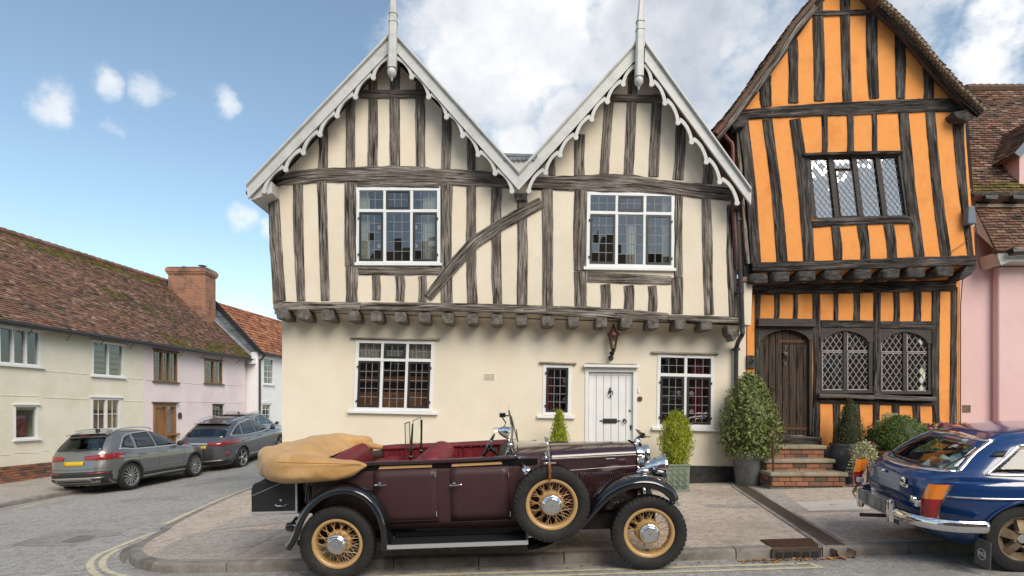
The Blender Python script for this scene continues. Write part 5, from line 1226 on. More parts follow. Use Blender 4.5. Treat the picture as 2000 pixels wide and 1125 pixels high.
# brick footing, bricks one by one near the camera end
brick_run(cot, tw(13, lpave_z(-10,13)+.01, .06), tw(tY(98), lpave_z(-10,15)+.01, .06), 0, 6, None, depth=.1, bh=.068, seed=40, nrm=TN)
fh = .035
for (u0, u1, zt, of, m_) in ((12, tY(98), fh, .05, 'mortar'), (tY(98), YS, fh, .03, 'creampale')):
    mb = MB(); mb.hexa([tw(u0,-.9,-.1), tw(u1,-.9,-.1), tw(u1,-.9,of), tw(u0,-.9,of), tw(u0,zt,-.1), tw(u1,zt,-.1), tw(u1,zt,of), tw(u0,zt,of)]); mb.build('footing', M[m_], cot)
# pargeting lines pressed and raised in the plaster
def parget(parent, segs, m):
    for (xa, ya, xb, yb) in segs:
        p, q = tw(tY(xa), tz(xa, ya), .003), tw(tY(xb), tz(xb, yb), .003); MB().bar(p, q, .02, .02).build('parget_line', M[m], parent, bevel=.005)
parget(cot, [(0,772,76,774),(84,776,174,780),(84,724,172,731),(81,722,81,900),(179,735,179,775),(243,735,243,835),(243,738,278,741),(243,783,278,784),(28,884,75,884),(84,880,95,880),(0,888,18,888)], 'creampale')
uA = mkwin(300, 346, 683, 744); uB = mkwin(399, 434, 701, 748); dP = WallWin(tY(299), tY(343), ZB+.5, tz(299,787), tw); sP = mkwin(415, 435, 790, 824)
wall3([tw(YS,ZB), tw(YE,ZB), tw(YE,ZE), tw(YS,ZE)], [w.hole() for w in (uA, uB, dP, sP)], pcot, 'pinkpale', 'front_wall')
uA.build(pcot, 3, 'tanwood', .06, (2,4), 'lead', sillm='sillwood'); uB.build(pcot, 2, 'tanwood', .06, (2,4), 'lead', sillm='sillwood'); sP.build(pcot, 1, 'sillwood', .06, (3,4), 'lead_pale', sillm='sillwood')
parget(pcot, [(284,742,300,743),(346,746,399,752),(434,752,478,752),(350,690,350,785),(373,740,373,786),(349,784,478,787),(395,740,395,786),(438,700,438,785),(460,705,460,785)], 'pinkpale')
mb = MB(); dP.bx(mb, 0, .08, 0, 1, -.1, .03); dP.bx(mb, .92, 1, 0, 1, -.1, .03); dP.bx(mb, .08, .92, .93, 1, -.1, .03); dP.bx(mb, .52, .6, 0, .93, -.1, .02); dr_ = mb.build('front_door', M['tanwood'], pcot)
for i in range(5): mb = MB(); dP.bx(mb, .085+i*.087, .165+i*.087, 0, .92, -.09, -.04); mb.build('plank', M['tanwood'], dr_)
mb = MB(); dP.bx(mb, .6, .92, 0, .42, -.09, -.04); mb.build('side_panel', M['tanwood'], dr_); mb = MB(); dP.bx(mb, .6, .92, .44, .93, -.08, -.07); mb.build('side_glass', M['glass'], dr_); mb = MB(); dP.bx(mb, .6, 1.1, .42, .45, -.06, .12); mb.build('side_sill', M['tanwood'], dr_); mb = MB(); dP.bx(mb, -.06, 1.08, 1, 1.02, -.05, .12); mb.build('door_hood', M['sillwood'], dr_)
mb = MB()
for k in range(9):
    for s in (1, -1):
        p = tw(lerp(dP.y0, dP.y1, .6), lerp(dP.z0, dP.z1, .44+.055*k), -.066); q = tw(lerp(dP.y0, dP.y1, .92), lerp(dP.z0, dP.z1, .44+.055*(k+2*s)), -.066)
        if lerp(dP.z0, dP.z1, .43) < q.z < lerp(dP.z0, dP.z1, .94): mb.bar(p, q, .008, .012)
mb.build('lead_came', M['lead_pale'], dr_)
p = tw(tY(350), tz(350,812), .03); mb = MB(); mb.prism([p+TU*a+Vector((0,0,b)) for a, b in ((-.1,-.11),(.1,-.11),(.1,.06),(.06,.12),(0,.14),(-.06,.12),(-.1,.06))], TN*.02); tag(mb.build('house_number_plaque', M['black'], None), 'small black arched house plaque on the pink cottage wall', 'plaque')
# shared roof, one covering for each cottage
EZ, RZ = 4.21, 7.83
def te(Y): return tw(Y, EZ, .4)
def tr_(Y): return tw(Y, RZ, -3.32)
ms = lambda u, v: (.62 if v > .86 else 0)+(.25 if v < .2 else 0)-.12
slab(cot, te(YA), te(YS), tr_(YS), tr_(YA), .12); tile_roof(cot, te(YA), te(YS), tr_(YS), tr_(YA), gauge=.1, seed=41, lift=.02, bend=0, moss=ms, fb=1.05)
ms2 = lambda u, v: (.55 if v > .9 else 0)+(.62 if v < .14 and u > .15 else 0)+(.45 if abs(v-.45+.3*(u-.3)) < .09 and u < .5 else 0)-.1
slab(pcot, te(YS), te(YE), tr_(YE), tr_(YS), .12); tile_roof(pcot, te(YS), te(YE), tr_(YE), tr_(YS), gauge=.1, seed=43, lift=.02, bend=0, moss=ms2, fb=.92)
for par, y0, y1 in ((cot, YA, YS), (pcot, YS, YE)):
    slab(par, tw(y0, EZ, -7.0), tw(y1, EZ, -7.0), tr_(y1), tr_(y0), .1); n = int((y1-y0)/.32); mb = MB(); mb.col = []
    for i in range(n):
        p = tr_(lerp(y0, y1, i/n)); q = tr_(lerp(y0, y1, (i+.97)/n)); b0 = len(mb.v); mb.tube([p+Vector((0,0,.0)), q+Vector((0,0,.02))], [.12, .135], 8); k = random.uniform(.7, 1.2); mb.col += [(k, k, k)]*(len(mb.v)-b0)
    mb.build('ridge_tiles', M['tile'], par, smooth=True, kind='stuff')
    mb = MB(); mb.tube([te(y0)+Vector((.04,0,-.07)), te(y1)+Vector((.04,0,-.07))], .065, 10); g_ = mb.build('gutter', M['black'], par, smooth=True)
    mb = MB(); mb.bar(tw(y0, EZ-.02, .25), tw(y1, EZ-.02, .25), .03, .16); mb.build('fascia', M['black'], par)
    for i in range(int((y1-y0)/1.3)): 
        Y_ = y0+.6+i*1.3; mb = MB(); mb.tube([tw(Y_, EZ-.08, .3), tw(Y_+.12, EZ-.3, .01)], .012, 5); mb.build('gutter_bracket', M['black'], par)
mb = MB(); mb.add([tw(YE,EZ,.0), tw(YE,EZ,-6.6), tr_(YE), tw(YE,ZB,-6.6), tw(YE,ZB,0)], [(0,4,3,1,2)]); mb.build('gable_wall', M['pinkpale'], pcot, fix=False)
# chimney
M['chimbrick'] = brickmat('chimney_brick', (.42,.15,.07), (.30,.105,.055), (.3,.25,.2), .23, .078, 'xz', .012, (.06,.05,.045), 2.2)
ch = MB(); cx0, cx1 = -16.36, -14.59; cy0, cy1 = 27.5, 28.5
ch.box((cx0, cy0, 4.8), (cx1, cy1, 8.13)); c_ = ch.build('chimney', M['chimbrick'], pcot, bevel=.02)
mb = MB(); mb.box((cx0-.05, cy0-.05, 8.13), (cx1+.05, cy1+.05, 8.22)); mb.box((cx0-.09, cy0-.09, 8.22), (cx1+.09, cy1+.09, 8.4)); mb.build('corbel_course', M['chimbrick'], c_, bevel=.01)
mb = MB(); mb.box((cx0-.04, cy0-.04, 8.4), (cx1+.04, cy1+.04, 8.47)); mb.build('flaunching', M['roofslab'], c_, bevel=.03)
mb = MB(); mb.lathe([(.1,0),(.1,.16),(.07,.16)], (cx0+.5,28,8.45), n=12); mb.lathe([(.06,0),(.06,.14)], (cx1-.4,28,8.45), n=10); mb.lathe([(.19,.18),(.17,.2),(.03,.23)], (cx1-.4,28,8.45), n=12); mb.build('chimney_pot', M['sheetlead'], c_, smooth=True)
# stepped lead flashing at the chimney and the slated upstand of the taller neighbour
mb = MB(); mb.add([tr_(YE-.9)+Vector((.15,0,.06)), tw(YE-.05, EZ+.1, .25)+Vector((0,0,.06)), tw(YE+.02, EZ+.12, .3)+Vector((0,0,.16)), tr_(YE-.3)+Vector((.15,0,.2))], [(0,1,2,3)]); mb.build('lead_flashing', M['sheetlead'], pcot, fix=False)
# ---- white house beyond
HX = -16.14
def hw(Y, z, off=0): return Vector((HX+TK*Y, Y, z))+TN*off
wh = thing('white_house', 'white rendered house with orange pantile roof and sash windows beyond the pink cottage', 'house', hw(27, 0))
hA = WallWin(tY(514,HX), tY(534,HX), tz(514,750,HX), tz(514,698,HX), hw); hB = WallWin(tY(511,HX), tY(529,HX), tz(511,832,HX), tz(511,788,HX), hw)
Y0, Y1 = YE+.05, 42; WE = 4.56
wall3([hw(Y0,ZB), hw(Y1,ZB), hw(Y1,WE), hw(Y0,WE)], [hA.hole(), hB.hole()], wh, 'whitewall', 'front_wall')
hA.build(wh, 1, 'white', .06, (2,4), 'white'); w = hB.build(wh, 1, 'white', .06, (2,4), 'white', head=False)
mb = MB(); pr_ = [(-.1,0),(0,.12),(.25,.26),(.5,.31),(.75,.26),(1,.12),(1.1,0)]; mb.prism([hw(lerp(hB.y0,hB.y1,u), hB.z1+h*.5, .01) for u, h in pr_], TN*.03); mb.build('arched_head', M['white'], w)
hr = lambda Y: hw(Y, 7.06, -2.2); he = lambda Y: hw(Y, 4.51, .25)
mb = MB(); mb.add([hw(Y0,ZB), hw(Y0,WE), hw(Y0,WE,-4.4), hw(Y0,ZB,-4.4)], [(0,1,2,3)]); mb.build('gable_wall', M['whitewall'], wh, fix=False)
mb = MB(); mb.add([hw(Y0-.01,WE), hr(Y0-.01), hw(Y0-.01,WE,-4.4)], [(0,1,2)]); mb.build('slate_hung_gable', M['sheetlead'], wh, fix=False)
for k in range(7):
    f0 = k/7; p, q = hw(Y0-.02, lerp(WE,7.06,f0), lerp(0,-2.2,f0)), hw(Y0-.02, lerp(WE,7.06,f0), lerp(-4.4,-2.2,f0)); MB().bar(p, q, .012, .02).build('slate_joint', M['sheetlead'], wh)
slab(wh, he(Y0-.1), he(Y1), hr(Y1), hr(Y0-.1), .1); tile_roof(wh, he(Y0-.1), he(Y1), hr(Y1), hr(Y0-.1), m='tile_orange', tw=.24, gauge=.22, lift=.035, seed=51)
mb = MB(); mb.bar(he(Y0-.12)+Vector((0,0,-.03)), hr(Y0-.12)+Vector((0,0,-.03)), .04, .18); mb.build('bargeboard', M['black'], wh)
mb = MB(); mb.tube([he(Y0-.05)+Vector((.05,0,-.05)), he(Y1)+Vector((.05,0,-.05))], .06, 8); p = hw(Y0+.12, 0, .06); mb.tube(catmull([he(Y0+.1)+Vector((.05,0,-.08)), hw(Y0+.1,4.25,.22), hw(Y0+.08,4.1,.08), hw(Y0+.08,3.8,.07), hw(Y0+.08,-.3,.07)], 4), .05, 8); mb.build('downpipe', M['black'], wh, smooth=True)
# soffit return in white at the corner
MB().bar(tw(YE-.02,EZ-.12,.3), tw(YE-.02,EZ-.12,.5), .3, .3).build('corner_corbel', M['whitewall'], wh)
# ================================================================ houses on the other side of the main street, seen mirrored in the window glass
def opposite(name, label, x0, x1, y, ze, zr, wallm, roofm, wins, depth=6):
    t = thing(name, label, 'house', ((x0+x1)/2, y, 0), group='houses across the street')
    MB().box((x0, y-depth, -.6), (x1, y, ze)).build('wall', M[wallm], t)
    ym = y-depth/2; mb = MB(); mb.prism([(x0-.2, y+.35, ze-.1), (x0-.2, ym, zr), (x0-.2, y-depth-.35, ze-.1)], (x1-x0+.4, 0, 0)); mb.build('roof', M[roofm], t)
    for (wx, wz, ww, wh_) in wins:
        fr = MB(); fr.box((wx-ww/2-.08, y-.02, wz-.08), (wx+ww/2+.08, y+.03, wz+wh_+.08)); f = fr.build('window', M['white'], t)
        MB().box((wx-ww/2, y+.031, wz), (wx+ww/2, y+.035, wz+wh_)).build('pane', M['darkglass'], f); m2 = MB(); m2.box((wx-.03, y+.036, wz), (wx+.03, y+.05, wz+wh_)); m2.box((wx-ww/2, y+.036, wz+wh_/2-.025), (wx+ww/2, y+.05, wz+wh_/2+.025)); m2.build('glazing_bars', M['white'], f)
    m2 = MB(); m2.box(((x0+x1)/2-.4, ym-.4, zr-1), ((x0+x1)/2+.4, ym+.4, zr+1.1)); m2.build('chimney', M['oppbrick'], t)
    m2 = MB(); m2.box(((x0+x1)/2+.9, y-.02, -.4), ((x0+x1)/2+1.8, y+.03, 1.9)); m2.build('door', M['redsign'], t)
M['oppbrick'] = brickmat('street_brick', (.30,.12,.07), (.22,.09,.06), (.3,.27,.22), .23, .078, 'xz', .012, (.12,.08,.06), 1.5)
M['darkglass'] = mat('dark_window_glass', (.02,.022,.025), .05)
W4 = lambda cx: [(cx-2.2, .9, 1.1, 1.4), (cx-2.2, 3.5, 1.0, 1.2), (cx+2.4, 3.5, 1.0, 1.2), (cx+3.2, .9, 1.1, 1.4)]
opposite('brick_house', 'red brick house across the street, mirrored in the ground floor windows', -8.2, .8, -8, 7.6, 10.9, 'oppbrick', 'roofslab', W4(-3.7)); opposite('brick_house', 'plainer red brick house across the street, seen only mirrored in glass and chrome', .9, 9.6, -8.4, 7.2, 10.4, 'oppbrick', 'roofslab', W4(5.2)); opposite('brick_house', 'wide red brick house across the street, mirrored in the arched diamond windows', 9.8, 22, -8, 6.4, 9.6, 'oppbrick', 'roofslab', W4(14.4)); opposite('rendered_house', 'pale pink house across the street, seen only mirrored in glass and chrome', -18, -8.4, -8.2, 4.9, 8.0, 'pinkpale', 'roofslab', W4(-13.2))
# ================================================================ maroon open tourer, parked half on the pavement
M['maroon'] = mat('maroon_coach_paint', (.030,.0075,.010), .22, coat=1.0, c2=(.036,.009,.012), scale=2)
M['maroonfab'] = mat('maroon_fabric_body', (.040,.013,.013), .55, c2=(.052,.018,.017), scale=60, bump=.0012, bscale=420, coat=.15)
M['blackpaint'] = mat('gloss_black_paint', (.006,.0065,.008), .12, coat=1.0)
M['chrome'] = mat('chrome_plate', (.80,.79,.77), .07, 1.0)
M['alu'] = mat('aluminium_trim', (.62,.62,.61), .4, .55)
M['beige'] = mat('beige_wheel_paint', (.58,.36,.15), .4, c2=(.50,.31,.125), scale=8, coat=.3)
M['rubber'] = mat('tyre_rubber', (.013,.013,.013), .75, c2=(.024,.023,.022), scale=14, bump=.001, bscale=90)
M['redleather'] = mat('red_leather', (.20,.022,.03), .42, c2=(.14,.014,.02), scale=9, bump=.001, bscale=160)
M['canvas'] = mat('tan_canvas', (.56,.32,.115), .9, c2=(.47,.26,.09), scale=3.5, bump=.012, bscale=9, c3=(.60,.37,.16), s3=2, sheen=.2)
M['blackfab'] = mat('black_grained_leathercloth', (.014,.015,.016), .5, c2=(.022,.022,.024), scale=50, bump=.001, bscale=250)
M['tanleather'] = mat('tan_strap_leather', (.3,.11,.035), .6)
M['lens'] = glassmat('lamp_lens', (.85,.87,.88), .12, .05)
M['screen'] = glassmat('clear_screen_glass', (.95,.97,.95), .04, .01, .8)
M['amber'] = mat('amber_lens', (.6,.2,.02), .2)
M['underside'] = mat('black_underside', (.012,.011,.01), .8, c2=(.03,.025,.02), scale=8)
TM = Matrix.Translation((0, 6.65, .062)) @ Matrix.Rotation(-.0347, 4, 'Y') @ Matrix.Rotation(.083, 4, 'X')
tour = thing('vintage_tourer', 'maroon open vintage touring car with tan folded hood and beige wire wheels', 'car', world=False); tour.matrix_world = TM
TI = TM.inverted()
def C(px, py, y):
    o = TI @ Vector((0, 0, CZ)); d = TI.to_3x3() @ Vector(((px-CX)/F, 1, (HY-py)/F)); return o+d*((y-o.y)/d.y)
def C2(px, py, y): v = C(px, py, y); return (v.x, v.z)
mir = lambda v: Vector((v[0], -v[1], v[2]))
# ---- wheels
def spoke_wheel():
    tr = MB(); prof = [(.258,-.045),(.272,-.062),(.30,-.074),(.335,-.078),(.358,-.072),(.372,-.056),(.376,-.03),(.376,.03),(.372,.056),(.358,.072),(.335,.078),(.30,.074),(.272,.062),(.258,.045)]
    tr.lathe([(r, h) for r, h in prof], (0,0,0), (0,1,0), 56, cap=False)
    n = 46
    for k in range(n):
        for sd in (-1, 1):
            a = 2*PI*(k+(.5 if sd > 0 else 0))/n; R = Matrix.Rotation(a, 4, 'Y')
            tr.add([R @ Vector(p) for p in ((-.015,sd*.079,.338),(.015,sd*.079,.338),(.02,sd*.068,.378),(-.02,sd*.068,.378),(-.013,sd*.03,.384),(.013,sd*.03,.384),(-.014,sd*.074,.33),(.014,sd*.074,.33))], [(0,1,2,3),(3,2,5,4),(0,3,4),(1,5,2)])
    for k in range(30):
        a = 2*PI*k/30; R = Matrix.Rotation(a, 4, 'Y'); tr.add([R @ Vector(p) for p in ((-.03,-.016,.383),(.008,-.016,.383),(.03,.016,.383),(-.008,.016,.383))], [(0,1,2,3)])
    tyre = tr.mesh('tyre', M['rubber'], True, fix=False, angle=30)
    rm = MB(); rm.lathe([(.222,-.04),(.232,-.052),(.245,-.056),(.258,-.052),(.260,-.04),(.250,-.03),(.243,0),(.250,.03),(.260,.05),(.22,.05),(.215,.0),(.222,-.04)], (0,0,0), (0,1,0), 48, cap=False)
    rim = rm.mesh('wheel', M['beige'], True)
    sp = MB()
    for k in range(13):
        a = 2*PI*k/13
        for (yh, rh, da, yr, off) in ((-.052,.088,.5,-.012,0),(-.052,.088,-.5,-.012,.5),(.03,.07,.55,.01,.25),(.03,.07,-.55,.01,.75)):
            b = a+off*2*PI/13; h = Vector((rh*math.cos(b+da), yh, rh*math.sin(b+da))); r = Vector((.224*math.cos(b), yr, .224*math.sin(b))); sp.tube([h, r], .003, 5, cap=False)
    spokes = sp.mesh('spokes', M['beige'], True)
    dr = MB().lathe([(.0,.0),(.105,.0),(.125,.02),(.13,.1),(0.,.1)], (0,0,0), (0,1,0), 32).mesh('brake_drum', M['beige'], True)
    hb_ = MB().lathe([(.07,.0),(.1,-.06),(.102,-.075),(.096,-.082),(.09,-.083),(.085,-.1),(.068,-.112),(.064,-.111),(.0,-.116)], (0,0,0), (0,1,0), 32).lathe([(.008,-.114),(.008,-.122),(0,-.124)], (0,0,0), (0,1,0), 10).mesh('hub_cap', M['chrome'], True, angle=75)
    return rim, (('tyre', tyre), ('spokes', spokes), ('brake_drum', dr), ('hub_cap', hb_))
_rim, _sub = spoke_wheel()
def put_wheel(loc, flip=False, name='wheel', ang=0, yaw=0, drum=True):
    w = link(name, _rim, tour); w.location = loc; w.rotation_euler = (0, ang, (PI if flip else 0)+yaw)
    for nm, me in _sub:
        if nm == 'brake_drum' and not drum: continue
        c = link(nm, me, w)
    return w
wr = C(661.5,1064.5,-.70); wf = C(1266,1043,-.70)
put_wheel((wr.x, -.70, .379), ang=.3); put_wheel((wf.x, -.70, .379), ang=1.1, yaw=-.02); put_wheel((wr.x, .70, .379), True, ang=.8); put_wheel((wf.x, .70, .379), True, ang=.2)
sw = C(1077,983.5,-.80); put_wheel((sw.x, -.80, sw.z), name='spare_wheel', ang=.5, drum=True)
# ---- wings
def wing(pts, y_px, sect, name, m='blackpaint', per=5, both=True):
    path = catmull([Vector((*C2(x, y, y_px), 0)) for x, y in pts], per); rows = []
    for i, p in enumerate(path):
        t = (path[min(len(path)-1, i+1)]-path[max(0, i-1)]).normalized(); n = Vector((-t.y, t.x, 0)); n = n if n.y > 0 or abs(t.y) > .98 else -n
        rows.append((p, n))
    # keep normals coherent
    for i in range(1, len(rows)):
        if rows[i][1].dot(rows[i-1][1]) < 0: rows[i] = (rows[i][0], -rows[i][1])
    if rows[len(rows)//2][1].y < 0: rows = [(p, -n) for p, n in rows]
    k = len(rows)
    for sg in ((1, -1) if both else (1,)):
        G = []
        for i, (p, n) in enumerate(rows):
            f = sect(i/(k-1)); G.append([Vector((p.x+n.x*o, y*sg, p.y+n.y*o)) for y, o in f])
        mb = MB().grid(G); o = mb.build(name, M[m], tour, smooth=True, angle=70, fix=False); md = o.modifiers.new('solid', 'SOLIDIFY'); md.thickness = .006; md.offset = 0
def sec_front(t): 
    w = lerp(-.42, -.40, t); d = .03+.045*smooth(t*3-.6); return [(-.795,-d*1.1),(-.815,-d*.95),(-.82,-d*.5),(-.81,-.012),(-.77,.012),(-.68,.026),(-.56,.024),(-.46,.008),(w,-.012)]
wing([(1030,1071),(1052,1067),(1072,1060),(1095,1050),(1118,1037),(1140,1015),(1160,989),(1182,965),(1210,948),(1232,940),(1255,937),(1278,939),(1297,946),(1312,956),(1321,966),(1325,976)], -.80, sec_front, 'front_wing')
def sec_rear(t):
    d = .05; return [(-.80,-d*1.3),(-.825,-d*1.1),(-.83,-d*.6),(-.82,-.012),(-.78,.012),(-.70,.02),(-.60,.016),(-.55,0)]
wing([(557,1068),(566,1054),(574,1037),(582,1015),(594,994),(612,975),(636,960),(662,953),(688,954),(712,963),(732,981),(746,1004),(754,1028),(757,1052),(757,1075)], -.80, sec_rear, 'rear_wing')
# inner arches and chassis
mb = MB(); z0 = .34
mb.box((-2.2,-.42,z0), (1.55,.42,z0+.16)); mb.box((-2.1,-.55,.42), (-1.0,.55,.56)); mb.build('chassis', M['underside'], tour)
mb = MB(); mb.box((wr.x-.05,-.6,.33), (wr.x+.05,.6,.43)); mb.box((wf.x-.04,-.6,.33), (wf.x+.04,.6,.41)); mb.box((wr.x-.5,-.5,.3), (wr.x+.5,-.46,.35)); mb.build('axle', M['underside'], tour)
# running boards
a = C(757,1072,-.82); b = C(1031,1069,-.82)
for sg in (1, -1):
    mb = MB(); mb.box((a.x, min(-.82*sg, -.52*sg), a.z), (b.x, max(-.82*sg, -.52*sg), a.z+.028)); rb = mb.build('running_board', M['blackfab'], tour)
    mb = MB(); y0 = -.82*sg
    for (x0, x1, ya, yb, zz, h) in ((a.x-.004, b.x+.004, y0, y0-.008*sg, a.z-.004, .042), (a.x-.004, b.x+.004, y0, y0+.02*sg, a.z+.0285, .004), (a.x-.006, a.x+.012, y0, y0+.28*sg, a.z+.0285, .0045), (b.x-.012, b.x+.006, y0, y0+.28*sg, a.z+.0285, .0045)): mb.box((x0, min(ya,yb), zz), (x1, max(ya,yb), zz+h))
    mb.build('board_edging', M['alu'], rb)
    mb = MB(); mb.box((a.x+.02, min(-.55*sg,-.51*sg), a.z+.03), (b.x+.3, max(-.55*sg,-.51*sg), a.z+.2)); mb.build('valance', M['blackpaint'], tour, bevel=.01)
# ---- body tub
ysd = lambda z: -.635+.03*((z-.75)/.4)**2
top_px = [(578,930),(640,920),(700,913),(727,910),(860,904),(1005,897),(1060,890)]; bot_px = [(578,948),(588,972),(602,1004),(622,1030),(650,1036),(1060,1030)]
cols = [578,584,592,602,616,640,680,727,780,855,877,940,1000,1030,1060]
path = []
for px in cols:
    zt = C(px, interp(top_px, px), -.62).z; zb = C(px, interp(bot_px, px), -.63).z; x = C(px, 950, -.63).x; k = max(0, (640-px)/62); path.append((x, k, zt, zb))
xr = path[0][0]; G = []
def tub_col(x, yin, zt, zb): return [Vector((x, (ysd(zb+(zt-zb)*t)+yin), zb+(zt-zb)*t)) for t in lin(0, 1, 8)]
for x, k, zt, zb in path[::-1]: G.append(tub_col(x, .16*k**2.6, zt, zb))
x, k, zt, zb = path[0]
for yy in (-.38,-.28,-.12,0): G.append([Vector((x-.05*(1-(yy/.45)**2), yy, p.z)) for p in tub_col(x, 0, zt, zb)])
full = G+[[mir(p) for p in r] for r in G[::-1][1:]]
mb = MB().grid(full); o = mb.build('body_tub', M['maroonfab'], tour, smooth=True, angle=60, fix=False); md = o.modifiers.new('solid', 'SOLIDIFY'); md.thickness = .03; md.offset = 1 if False else -1
# doors: slightly proud skins with hinges and handles
def side_patch(quad, n=8, m=6, dy=-.0045):
    rows = []
    for j in range(m+1):
        row = []
        for i in range(n+1):
            x_, y_ = bil(quad, i/n, j/m); v = C(x_, y_, -.64); row.append(Vector((v.x, ysd(v.z)+dy, v.z)))
        rows.append(row)
    return rows
for qd, hx, hd in (([(728,918.5),(854,914),(857,1020),(731,1026)], 850, 741), ([(878.5,913.5),(994,909),(999,1015),(881,1019.5)], 994, 887)):
    mb = MB().grid(side_patch(qd)); dr = mb.build('door', M['maroonfab'], tour, smooth=True, fix=False); md = dr.modifiers.new('solid', 'SOLIDIFY'); md.thickness = .004; md.offset = 0
    for (u, v) in ((hx, 926), (hx+3, 1003)):
        p = C(u, v, -.65); mb = MB(); mb.tube([p+Vector((0,-.012,-.028)), p+Vector((0,-.012,.028))], .007, 8); mb.build('door_hinge', M['chrome'], dr, smooth=True)
    p = C(hd, 945, -.655); mb = MB(); mb.lathe([(.017,.02),(.017,-.01),(.008,-.02),(.008,-.045)], p, (0,1,0), 10); mb.tube([p+Vector((-.035,-.045,-.005)), p+Vector((.01,-.05,0)), p+Vector((.08,-.045,.0))], [.011,.013,.008], 8); mb.build('door_handle', M['chrome'], dr, smooth=True)
    # bottom bead line
    mb = MB(); r_ = side_patch([(qd[0][0]+3, 1019), (qd[1][0], 1014.5), (qd[1][0], 1016), (qd[0][0]+3, 1020.5)], 8, 1, -.014); mb.grid(r_); mb.build('door_bead', M['maroon'], dr, fix=False)
# waist: black band, beige inlays, polished rail
mb = MB().grid(side_patch([(700,911),(1050,896),(1050,907.5),(700,919.5)], 14, 2, -.012)); wb = mb.build('waist_band', M['blackpaint'], tour, fix=False)
for qd in ([(742,911.6),(843,908.4),(843,913),(738,917)], [(882,907),(979,902.5),(981,907),(882,912)]):
    MB().grid(side_patch(qd, 8, 1, -.0165)).build('beige_inlay', M['beige'], wb, fix=False)
for sg in (1, -1):
    pts = [C(x, y, -.63) for x, y in ((700,908),(727,905.5),(860,901),(1005,893),(1012,892.5))]; pts = [Vector((p.x, p.y*sg, p.z)) for p in pts]
    MB().tube(resample(pts, 24), .026, 10, flat=.8).build('top_rail', M['maroon'], tour, smooth=True)
# ---- interior
mb = MB(); mb.box((xr+.06,-.56,.5), (C(1010,915,-.6).x,.56,.52)); mb.build('floor', M['underside'], tour)
def pleated(x0, x1, z0_, z1_, y, n, m='redleather', nm='trim_panel', amp=.008):
    k = n*8; rows = []
    for z in lin(z0_, z1_, 6): rows.append([Vector((lerp(x0, x1, i/k), y-amp*abs(math.sin(PI*n*i/k))**.5, z+(x1-x0)*0)) for i in range(k+1)])
    return MB().grid(rows).build(nm, M[m], tour, smooth=True, angle=80, fix=False)
zt_ = C(860,904,-.62).z
pleated(C(700,915,-.6).x, C(885,915,-.6).x, .6, zt_-.03, .565, 16); pleated(C(886,915,-.6).x, C(996,915,-.6).x, .6, zt_-.03, .566, 5)
mb = MB(); mb.tube([Vector((C(700,915,-.6).x,.575,zt_-.0)), Vector((C(998,915,-.6).x,.575,zt_+.01))], .034, 10); mb.build('elbow_roll', M['redleather'], tour, smooth=True)
for px in (905, 921, 941, 962, 995):
    mb = MB(); mb.lathe([(.012,0),(.01,-.008),(0,-.01)], (C(px,915,.5).x, .545, zt_-.012), (0,1,0), 10); mb.build('stud_fastener', M['chrome'], tour, smooth=True)
def seat(profile, y0, y1, n, nm, amp=.01, y=0):
    prof = catmull([Vector((*C2(px, py, y), 0)) for px, py in profile], 4); k = n*6; rows = []
    for i in range(k+1):
        t = i/k; yy = lerp(y0, y1, t); e = max(0, abs(t-.5)*2-.8)/.2; drop = .05*e*e
        rows.append([Vector((p.x+(.0 if True else 0), yy, p.y-drop*(1 if p.y > prof[0].y+.05 else 0)-amp*(1-abs(math.sin(PI*n*t))**.5))) for p in prof])
    mb = MB().grid(rows); b = len(prof); mb.f.append(list(range(b))); mb.f.append([k*b+i for i in range(b)]); mb.mi += [0, 0]
    return mb.build(nm, M['redleather'], tour, smooth=True, angle=70, fix=False)
seat([(796,960),(800,912),(818,893),(836,878),(850,872),(865,874),(877,883),(884,897),(888,920),(892,960)], -.54, .54, 18, 'front_seat_back'); seat([(860,960),(886,930),(930,925),(945,960)], -.54, .54, 6, 'front_seat')
seat([(628,960),(634,912),(654,893),(676,880),(690,876),(700,882),(706,900),(712,930),(716,960)], -.52, .52, 20, 'rear_seat_back'); seat([(700,960),(712,915),(738,906),(752,902),(768,908),(775,940),(778,960)], -.54, .54, 8, 'rear_seat')
